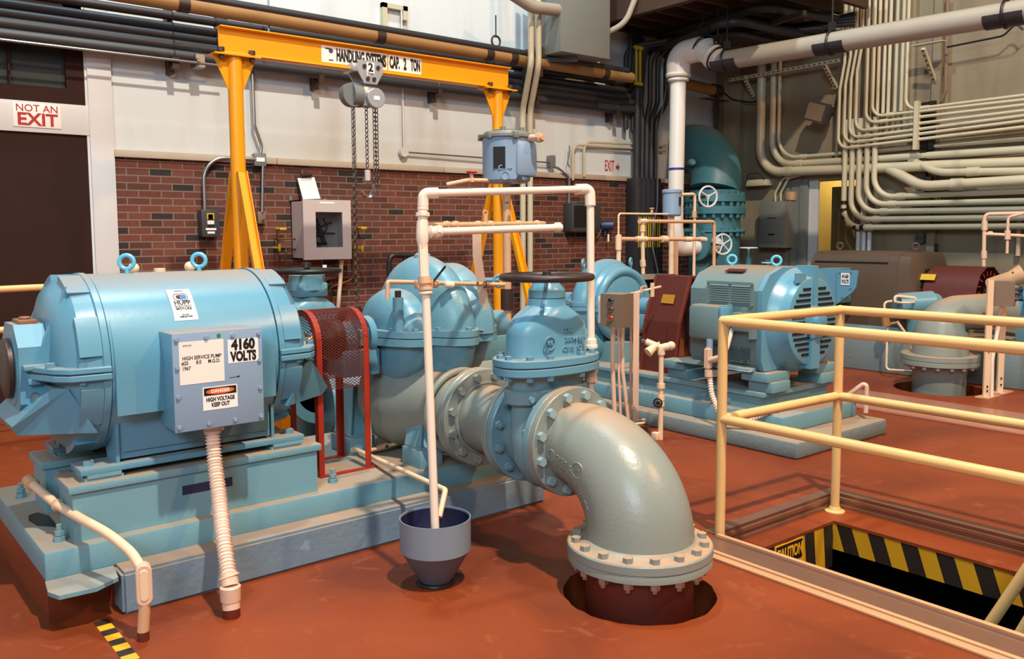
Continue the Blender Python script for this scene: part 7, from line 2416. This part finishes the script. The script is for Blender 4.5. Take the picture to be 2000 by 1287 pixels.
T.part('floor_hook', B().tube(fil([(4.799, 4.504, 0.06), (4.919, 4.499, 0.06), (4.8, 4.41, 0.06), (4.72, 4.43, 0.06)], 0.03, 5), 0.010, n=8), cream)

# standpipe with globe valve in front of plinth 2
T = Thing('standpipe', 'cream standpipe with black-wheel valve and strainer before the middle plinth', 'pipe', (4.687, 4.145, 0))
bq = V((4.687, 4.145, 0))
tq = V((4.628, 4.087, 0.673))
T.part('pipe', B().tube(fil([bq, V((bq.x, bq.y, tq.z)) + V((0.0, 0.0, 0.0)), V((4.74, 4.089, 0.689))], 0.02, 5), 0.0185, n=16), cream)
tq = V((bq.x, bq.y, tq.z))
T.part('top_elbow', B().tube(fil([tq - Z * 0.05, tq, V((4.738, 4.091, 0.689))], 0.03, 6), 0.028, n=14).sphere((4.735, 4.094, 0.689), 0.032, 12), cream)
s0_ = tq
s1_ = V((4.632, 4.242, 0.713))
T.part('strainer', B().tube([tq, s1_], 0.024, n=12).lathe(tq.lerp(s1_, 0.35), V((4.602, 4.194, 0.642)) - tq.lerp(s1_, 0.35), [(0, 0.024), (0.07, 0.034), (0.085, 0.036), (0.09, 0.02)], n=12).cyl(tq.lerp(s1_, 0.2), tq.lerp(s1_, 0.3), 0.034, n=8), cream)
T.part('spigot', B().cyl(s1_, V((4.624, 4.275, 0.718)), 0.013, n=8), steel)
for (z_, r_) in (((4.606, 4.073, 0.39)[2], 0.03), ((4.601, 4.068, 0.302)[2], 0.027), ((4.599, 4.065, 0.259)[2], 0.027)):
    T.part('coupling', B().cyl((bq.x, bq.y, z_ - 0.012), (bq.x, bq.y, z_ + 0.022), r_, n=10), cream)
vq = V((bq.x, bq.y, (4.6, 4.066, 0.281)[2]))
vd = (V((4.489, 4.053, 0.286)) - vq).normalized()
vv = T.part('valve_neck', B().cyl(vq, vq + vd * 0.06, 0.017, n=10), cream)
b = B().torus(vq + vd * 0.075, vd, 0.030, 0.006, 24, 6).cyl(vq + vd * 0.05, vq + vd * 0.085, 0.011, n=8)
a1_, a2_, _ = axes(vd)
for k in range(4):
    t = k * PI / 4
    w_ = a1_ * math.cos(t) + a2_ * math.sin(t)
    b.tube([vq + vd * 0.075 - w_ * 0.03, vq + vd * 0.075 + w_ * 0.03], 0.004, n=6)
T.part('valve_wheel', b, black, parent=vv)
T.part('foot_block', B().box((bq.x - 0.055, bq.y - 0.01, 0), (bq.x - 0.01, bq.y + 0.04, 0.055), 0.004), cream)
b = B().tube(fil([(5.9, 3.45, 0.234), (5.972, 3.28, 0.397), (5.971, 3.28, 0.163)], 0.02, 5), 0.017, n=14)
solo('bent_drain_pipe', b, pink_fit, 'pale pipe bending down onto the end of the middle plinth step', 'pipe', (5.971, 3.28, 0.163))

# ================================================================== PUMP 3 (far right)
QX, QZ = 9.40, 0.86
T = Thing('equipment_plinth', 'long low blue-grey plinth under the brown motor at far right', 'plinth', (9.4, 4.0, 0))
T.part('slab', B().box((8.75, 1.2, 0), (10.1, 6.4, 0.42), 0.02), concrete_gray)
T = Thing('electric_motor', 'dark brown motor with ringed lifting eyes at far right by the wall', 'electric motor', (QX, 5.0, 0.42))
b = B()
def octq(y_, hw, zt_, zb_):
    return [(QX - hw, y_, zb_), (QX - hw, y_, zt_ - 0.14), (QX - hw + 0.06, y_, zt_ - 0.04), (QX - hw + 0.18, y_, zt_), (QX + hw - 0.18, y_, zt_), (QX + hw - 0.06, y_, zt_ - 0.04), (QX + hw, y_, zt_ - 0.14), (QX + hw, y_, zb_)]
b.loft([octq(4.62, 0.44, 1.28, 0.46), octq(5.65, 0.44, 1.28, 0.46)])
T.part('frame', b, brown_motor)
b = B().loft([octq(4.44, 0.36, 1.18, 0.52), octq(4.50, 0.43, 1.27, 0.47), octq(4.62, 0.435, 1.275, 0.465)])
eb = T.part('end_bell', b, brown_motor)
b = B()
for k in range(9):
    z_ = 1.08 - k * 0.055
    for s in (-1, 1):
        half = math.sqrt(max(0, 0.30 ** 2 - (z_ - 0.86) ** 2))
        b.obox((QX + s * (half * 0.65), 4.438, z_), X, Y, Z, half * 0.6, 0.01, 0.026)
T.part('vent_slots', b, dark, parent=eb)
T.part('side_seam', B().box((QX - 0.443, 4.72, 1.155), (QX - 0.44, 5.6, 1.17)), dark)
for y_ in (4.62, 5.52):
    T.part('lifting_eye', B().torus((QX - 0.05, y_, 1.335), (1, 0.5, 0), 0.036, 0.010, 24, 8).cyl((QX - 0.05, y_, 1.27), (QX - 0.05, y_, 1.305), 0.014, n=10), brown_motor)
T.part('base_rail', B().box((QX - 0.5, 4.5, 0.42), (QX - 0.36, 5.7, 0.47)).box((QX - 0.46, 4.7, 0.43), (QX - 0.458, 5.4, 0.465)), base_blue)
p0_, p1_ = V((8.7, 5.383, 0.715)), V((8.7, 4.922, 1.102))
T.part('terminal_box', B().prism([(8.72, 5.406, 1.093), (8.72, 5.156, 1.1), (8.72, 5.144, 0.716), (8.72, 5.395, 0.701)], (0.24, 0, 0)), blue)
tq0, tq1, tq2, tq3, tq4 = (8.7, 5.168, 1.083), (8.7, 4.916, 1.085), (8.7, 4.934, 0.908), (8.7, 4.968, 0.851), (8.7, 5.157, 0.705)
tbx = T.part('terminal_cover', B().prism([tq0, tq1, tq2, tq3, tq4], (0.02, 0, 0)), blue)
q = V((8.695, 5.059, 0.986))
T.part('voltage_label', B().obox(q, Y, Z, X, 0.10, 0.13, 0.003), white_lbl, parent=tbx)
text(T, 'lettering', '4160', q - X * 0.003 + Z * 0.028, (0, -1, 0), Z, 0.055, text_black, parent=tbx, sx=0.7, bold=0.002)
text(T, 'lettering', 'VOLTS', q - X * 0.003 - Z * 0.028, (0, -1, 0), Z, 0.055, text_black, parent=tbx, sx=0.5, bold=0.002)
T.bolts([(8.695, 5.128, 1.062), (8.695, 4.995, 1.067), (8.695, 4.996, 0.894), (8.695, 5.089, 0.789)], -X, 0.010, 0.01, blue, parent=tbx)

T = Thing('coupling_guard', 'maroon hood guard with yellow label between the brown motor and its pump', 'guard', (QX, 4.1, 0.42))
b = B()
prof = [(QX - 0.36, 0.55), (QX - 0.30, 0.92), (QX - 0.22, 1.06), (QX - 0.08, 1.13), (QX + 0.10, 1.13), (QX + 0.24, 1.05), (QX + 0.32, 0.90), (QX + 0.36, 0.55)]
b.loft([[(p[0], y_, p[1]) for p in prof] + [(p[0] * 1 + (0.01 if p[0] < QX else -0.01), y_, p[1] - 0.008) for p in reversed(prof)] for y_ in (3.86, 4.40)])
T.part('hood', b, dark_red)
b = B()
for k in range(10):
    t = PI * k / 9
    b.beam((QX - 0.02 + 0.20 * math.cos(t), 3.858, 0.88 + 0.16 * math.sin(t)), (QX - 0.02 + 0.27 * math.cos(t), 3.858, 0.86 + 0.23 * math.sin(t)), 0.012, 0.006)
T.part('end_grille', b, red_paint)
q = V((9.12, 4.381, 1.018))
T.part('warning_label', B().obox(q, V((0, 1, 0)), V((0.08, 0, 0.14)), V((-0.14, 0, 0.08)), 0.19, 0.07, 0.006), brass, label='yellow label')

P3F = Frame((QX, 3.10, 0), math.radians(-90))
T, lw3, up3 = split_pump('centrifugal_pump', 'blue domed pump cut by the right edge of the photo', P3F, 0.0, 0.0, QZ, 1.0, blue, base=(0, 0, 0.42), ll=(0.14, 1.0), rl=(0.12, 1.22))
T.part('volute_ridge', B().torus((0.195, 0.0, QZ), X, 0.30, 0.040, 48, 12), blue, parent=up3)
T.part('lifting_eye', B().torus((-0.02, -0.34, QZ + 0.36), (1, 0.6, 0), 0.035, 0.011, 24, 8).cyl((-0.02, -0.34, QZ + 0.26), (-0.02, -0.34, QZ + 0.33), 0.014, n=10), blue, parent=up3)
T.part('pedestal', B().box((-0.4, -0.25, 0.42), (0.4, 0.25, 0.6), 0.01), base_blue)
b = B().cyl((QX, 3.9, QZ), (QX, 3.45, QZ), 0.05, n=16).cyl((QX, 3.86, QZ), (QX, 3.78, QZ), 0.14, n=24).cyl((QX, 3.74, QZ), (QX, 3.70, QZ), 0.15, n=24)
solo('shaft_coupling', b, iron, 'rusty dark flanged shaft coupling between maroon guard and far pump', 'coupling', (QX, 3.8, QZ))
b = B().tube([(QX - 0.1, 3.82, QZ + 0.1), (QX - 0.15, 3.6, QZ + 0.16), (QX - 0.1, 3.5, QZ + 0.22)], [0.06, 0.08, 0.1], n=12)
solo('insulated_stub', b, cream2, 'brownish dusty bearing cover left of the far pump dome', 'cover', (QX - 0.1, 3.6, QZ))

T = Thing('reducer_elbow', 'weathered grey-blue cone-shaped elbow standing in a round floor hole at far right', 'pipe elbow', (8.28, 3.82, -0.1))
ex, ey = 8.28, 3.82
b = B().tube(fil([(ex, ey, 0.34), (ex, ey, 0.72), (ex + 0.7, ey - 0.3, 0.74)], 0.3, 10), [0.25 - 0.085 * min(1, k / 9) for k in range(13)], n=40)
T.part('elbow_body', b, gray_blue)
b = flange(B(), (ex, ey, 0.24), Z, 0.345, 0.045)
flange(b, (ex, ey, 0.288), Z, 0.345, 0.05)
fo = T.part('flange', b, gray_blue)
T.bolts(circ((ex, ey, 0.24), Z, 0.30, 16), -Z, 0.02, 0.03, white_cab, name='nut', parent=fo)
T.part('lower_pipe', B().lathe((ex, ey, -0.6), Z, [(0, 0.235), (0.75, 0.235), (0.80, 0.25), (0.84, 0.29)], n=40), gray_blue)

T = Thing('valve_actuator', 'blue check valve with cream handle and tubing in front of the maroon guard', 'valve', (8.856, 4.396, 0.657))
a0_, a1x = V((8.665, 4.492, 0.726)), V((8.979, 4.309, 0.763))
b = B().cyl((8.743, 4.494, 0.727), (9.029, 4.269, 0.752), 0.13, n=24).cyl((9.008, 4.285, 0.752), (9.307, 4.238, 0.739), 0.10, 0.12, n=20).cyl((8.901, 4.366, 0.71), (8.922, 4.375, 0.357), 0.09, n=16)
T.part('valve_body', b, blue_cast)
T.part('handle', B().tube(fil([(8.632, 4.461, 0.783), (8.635, 4.464, 0.836), (8.799, 4.33, 0.814), (8.805, 4.321, 0.772)], 0.04, 5), 0.016, n=12).torus((8.686, 4.391, 0.774), Z, 0.09, 0.012, 24, 6, sx=1.0), cream)
T.part('thin_tubing', B().tube(fil([(8.607, 4.481, 0.784), (8.544, 4.529, 0.773), (8.539, 4.516, 0.615), (8.554, 4.493, 0.509), (8.52, 4.471, 0.077), (8.534, 4.205, 0.092)], 0.04, 5), 0.012, n=10), cream)
T.part('drop_tube', B().tube([(8.863, 4.38, 0.561), (8.854, 4.371, 0.417)], 0.015, n=8).tube([(8.636, 4.434, 0.572), (8.696, 4.374, 0.456)], 0.014, n=8), cream)
T.part('brass_fitting', B().cyl((8.544, 4.514, 0.631), (8.546, 4.5, 0.525), 0.04, n=8).cyl((8.535, 4.511, 0.541), (8.635, 4.433, 0.562), 0.016, n=8).cyl((8.476, 4.132, 0.174), (8.489, 4.109, 0.057), 0.055, 0.03, n=8).cyl((8.426, 4.176, 0.205), (8.471, 4.134, 0.154), 0.035, n=8), tan_pipe)
T.part('lever_arm', B().beam((8.738, 4.326, 0.339), (8.638, 4.135, 0.21), 0.05, 0.02).beam((8.683, 4.303, 0.314), (8.613, 4.153, 0.189), 0.02, 0.03), cream2)
T.part('curved_hose', B().tube(fil([(9.5, 4.149, 0.744), (9.501, 4.08, 0.716), (9.465, 4.034, 0.617)], 0.12, 5), 0.02, n=10), cream)
b = B().lathe((9.957, 4.277, 0.558), (0.78, -0.62, 0), [(0, 0.2), (0.12, 0.2)], n=28).cyl((9.995, 4.377, 0.577), (10.093, 4.171, 0.585), 0.16, n=20)
solo('pump_end_cover', b, blue_cast, 'blue round end cover of the far pump left of the tan control box', 'cover', (9.957, 4.277, 0.558))

# push-button station 2
T = Thing('control_station', 'tan control box on two slotted cream posts at far right', 'control station', (8.3, 3.35, 0))
c2 = V((8.277, 3.284, 0.94))
Fd2 = V((0.62, -0.78, 0)).normalized()
Sd2 = V((0.78, 0.62, 0)).normalized()
Fx = V((0.30, -0.95, 0)).normalized()
Sx = V((0.95, 0.30, 0)).normalized()
bx = T.part('enclosure', B().obox(c2, Sx, Z, Fx, 0.155, 0.225, 0.20), taupe)
for k, z_ in enumerate((0.06, 0.005, -0.05)):
    q = c2 + Fx * 0.10 + Z * z_ + Sx * 0.02
    T.part('push_button', B().cyl(q, q + Fx * 0.012, 0.021, n=16).cyl(q + Fx * 0.012, q + Fx * 0.025, 0.014, n=12), (chrome, copper, copper)[k], parent=bx)
for k, (p_, q_) in enumerate((((8.237, 3.395, 1.066), (8.156, 3.34, -0.011)), ((8.531, 3.397, 0.889), (8.469, 3.349, 0.011)))):
    pv, qv = V(p_), V(q_)
    hgt = pv.z
    b = B().obox((qv.x, qv.y, hgt / 2), (0.78, -0.62, 0), Z, (0.62, 0.78, 0), 0.052, hgt, 0.025)
    pp_ = T.part('post', b, cream)
    sl_ = B()
    for j in range(4):
        for zz_ in (0.06 + 0.04 * (j % 2), 0.42 + 0.05 * (j % 2)):
            sl_.obox((qv.x - 0.012, qv.y - 0.016, zz_ if k == 0 else 0.08 + 0.06 * (j % 2)), (0.78, -0.62, 0), Z, (0.62, 0.78, 0), 0.008, 0.016, 0.012)
    T.part('bolt_slots', sl_, black, parent=pp_)
    T.part('foot_plate', B().box((qv.x - 0.08, qv.y - 0.06, 0), (qv.x + 0.16, qv.y + 0.06, 0.008)), cream2, parent=pp_)
T.part('conduit', B().tube(fil([c2 - Z * 0.11 + Sx * 0.02, (8.337, 3.33, 0.621), (8.224, 3.325, 0.349), (V((8.202, 3.308, 0.026)).x, V((8.202, 3.308, 0.026)).y, 0.0)], 0.3, 6), 0.017, n=12), pvc)
T.part('conduit', B().tube(fil([c2 - Z * 0.11 - Sx * 0.03, (8.379, 3.36, 0.615), (8.34, 3.365, 0.381)], 0.3, 6), 0.014, n=12), pvc)

# pipework right of the conduits, over pump 3
T = Thing('vent_pipework', 'pinkish cream thin pipework standing over the far right pump', 'pipework', (9.69, 4.033, 1.071))
T.part('riser', B().tube(fil([(9.679, 4.038, 1.043), (9.725, 4.072, 1.682), (9.92, 3.66, 1.686)], 0.05, 5), 0.020, n=12), pink_fit)
T.part('branch', B().tube([(9.713, 4.059, 1.469), (9.805, 3.855, 1.457), (9.906, 3.644, 1.44)], 0.018, n=12), pink_fit)
T.part('second_riser', B().tube(fil([(9.781, 3.853, 1.263), (9.812, 3.87, 1.646), (9.879, 3.694, 1.697)], 0.04, 5), 0.015, n=12), pink_fit)
T.part('rear_riser', B().tube([(10.628, 4.071, 1.215), (10.67, 4.091, 1.703)], 0.026, n=12), pink_fit)
for (p_, q_) in (((9.693, 4.045, 1.207), (9.698, 4.051, 1.289)), ((9.738, 4.038, 1.469), (9.773, 4.011, 1.469)), ((9.715, 4.061, 1.507), (9.721, 4.067, 1.605)), ((9.794, 3.859, 1.409), (9.8, 3.865, 1.506))):
    T.part('coupling', B().cyl(p_, q_, 0.03, n=12), pink_fit)
q = V((9.974, 3.954, 1.247))
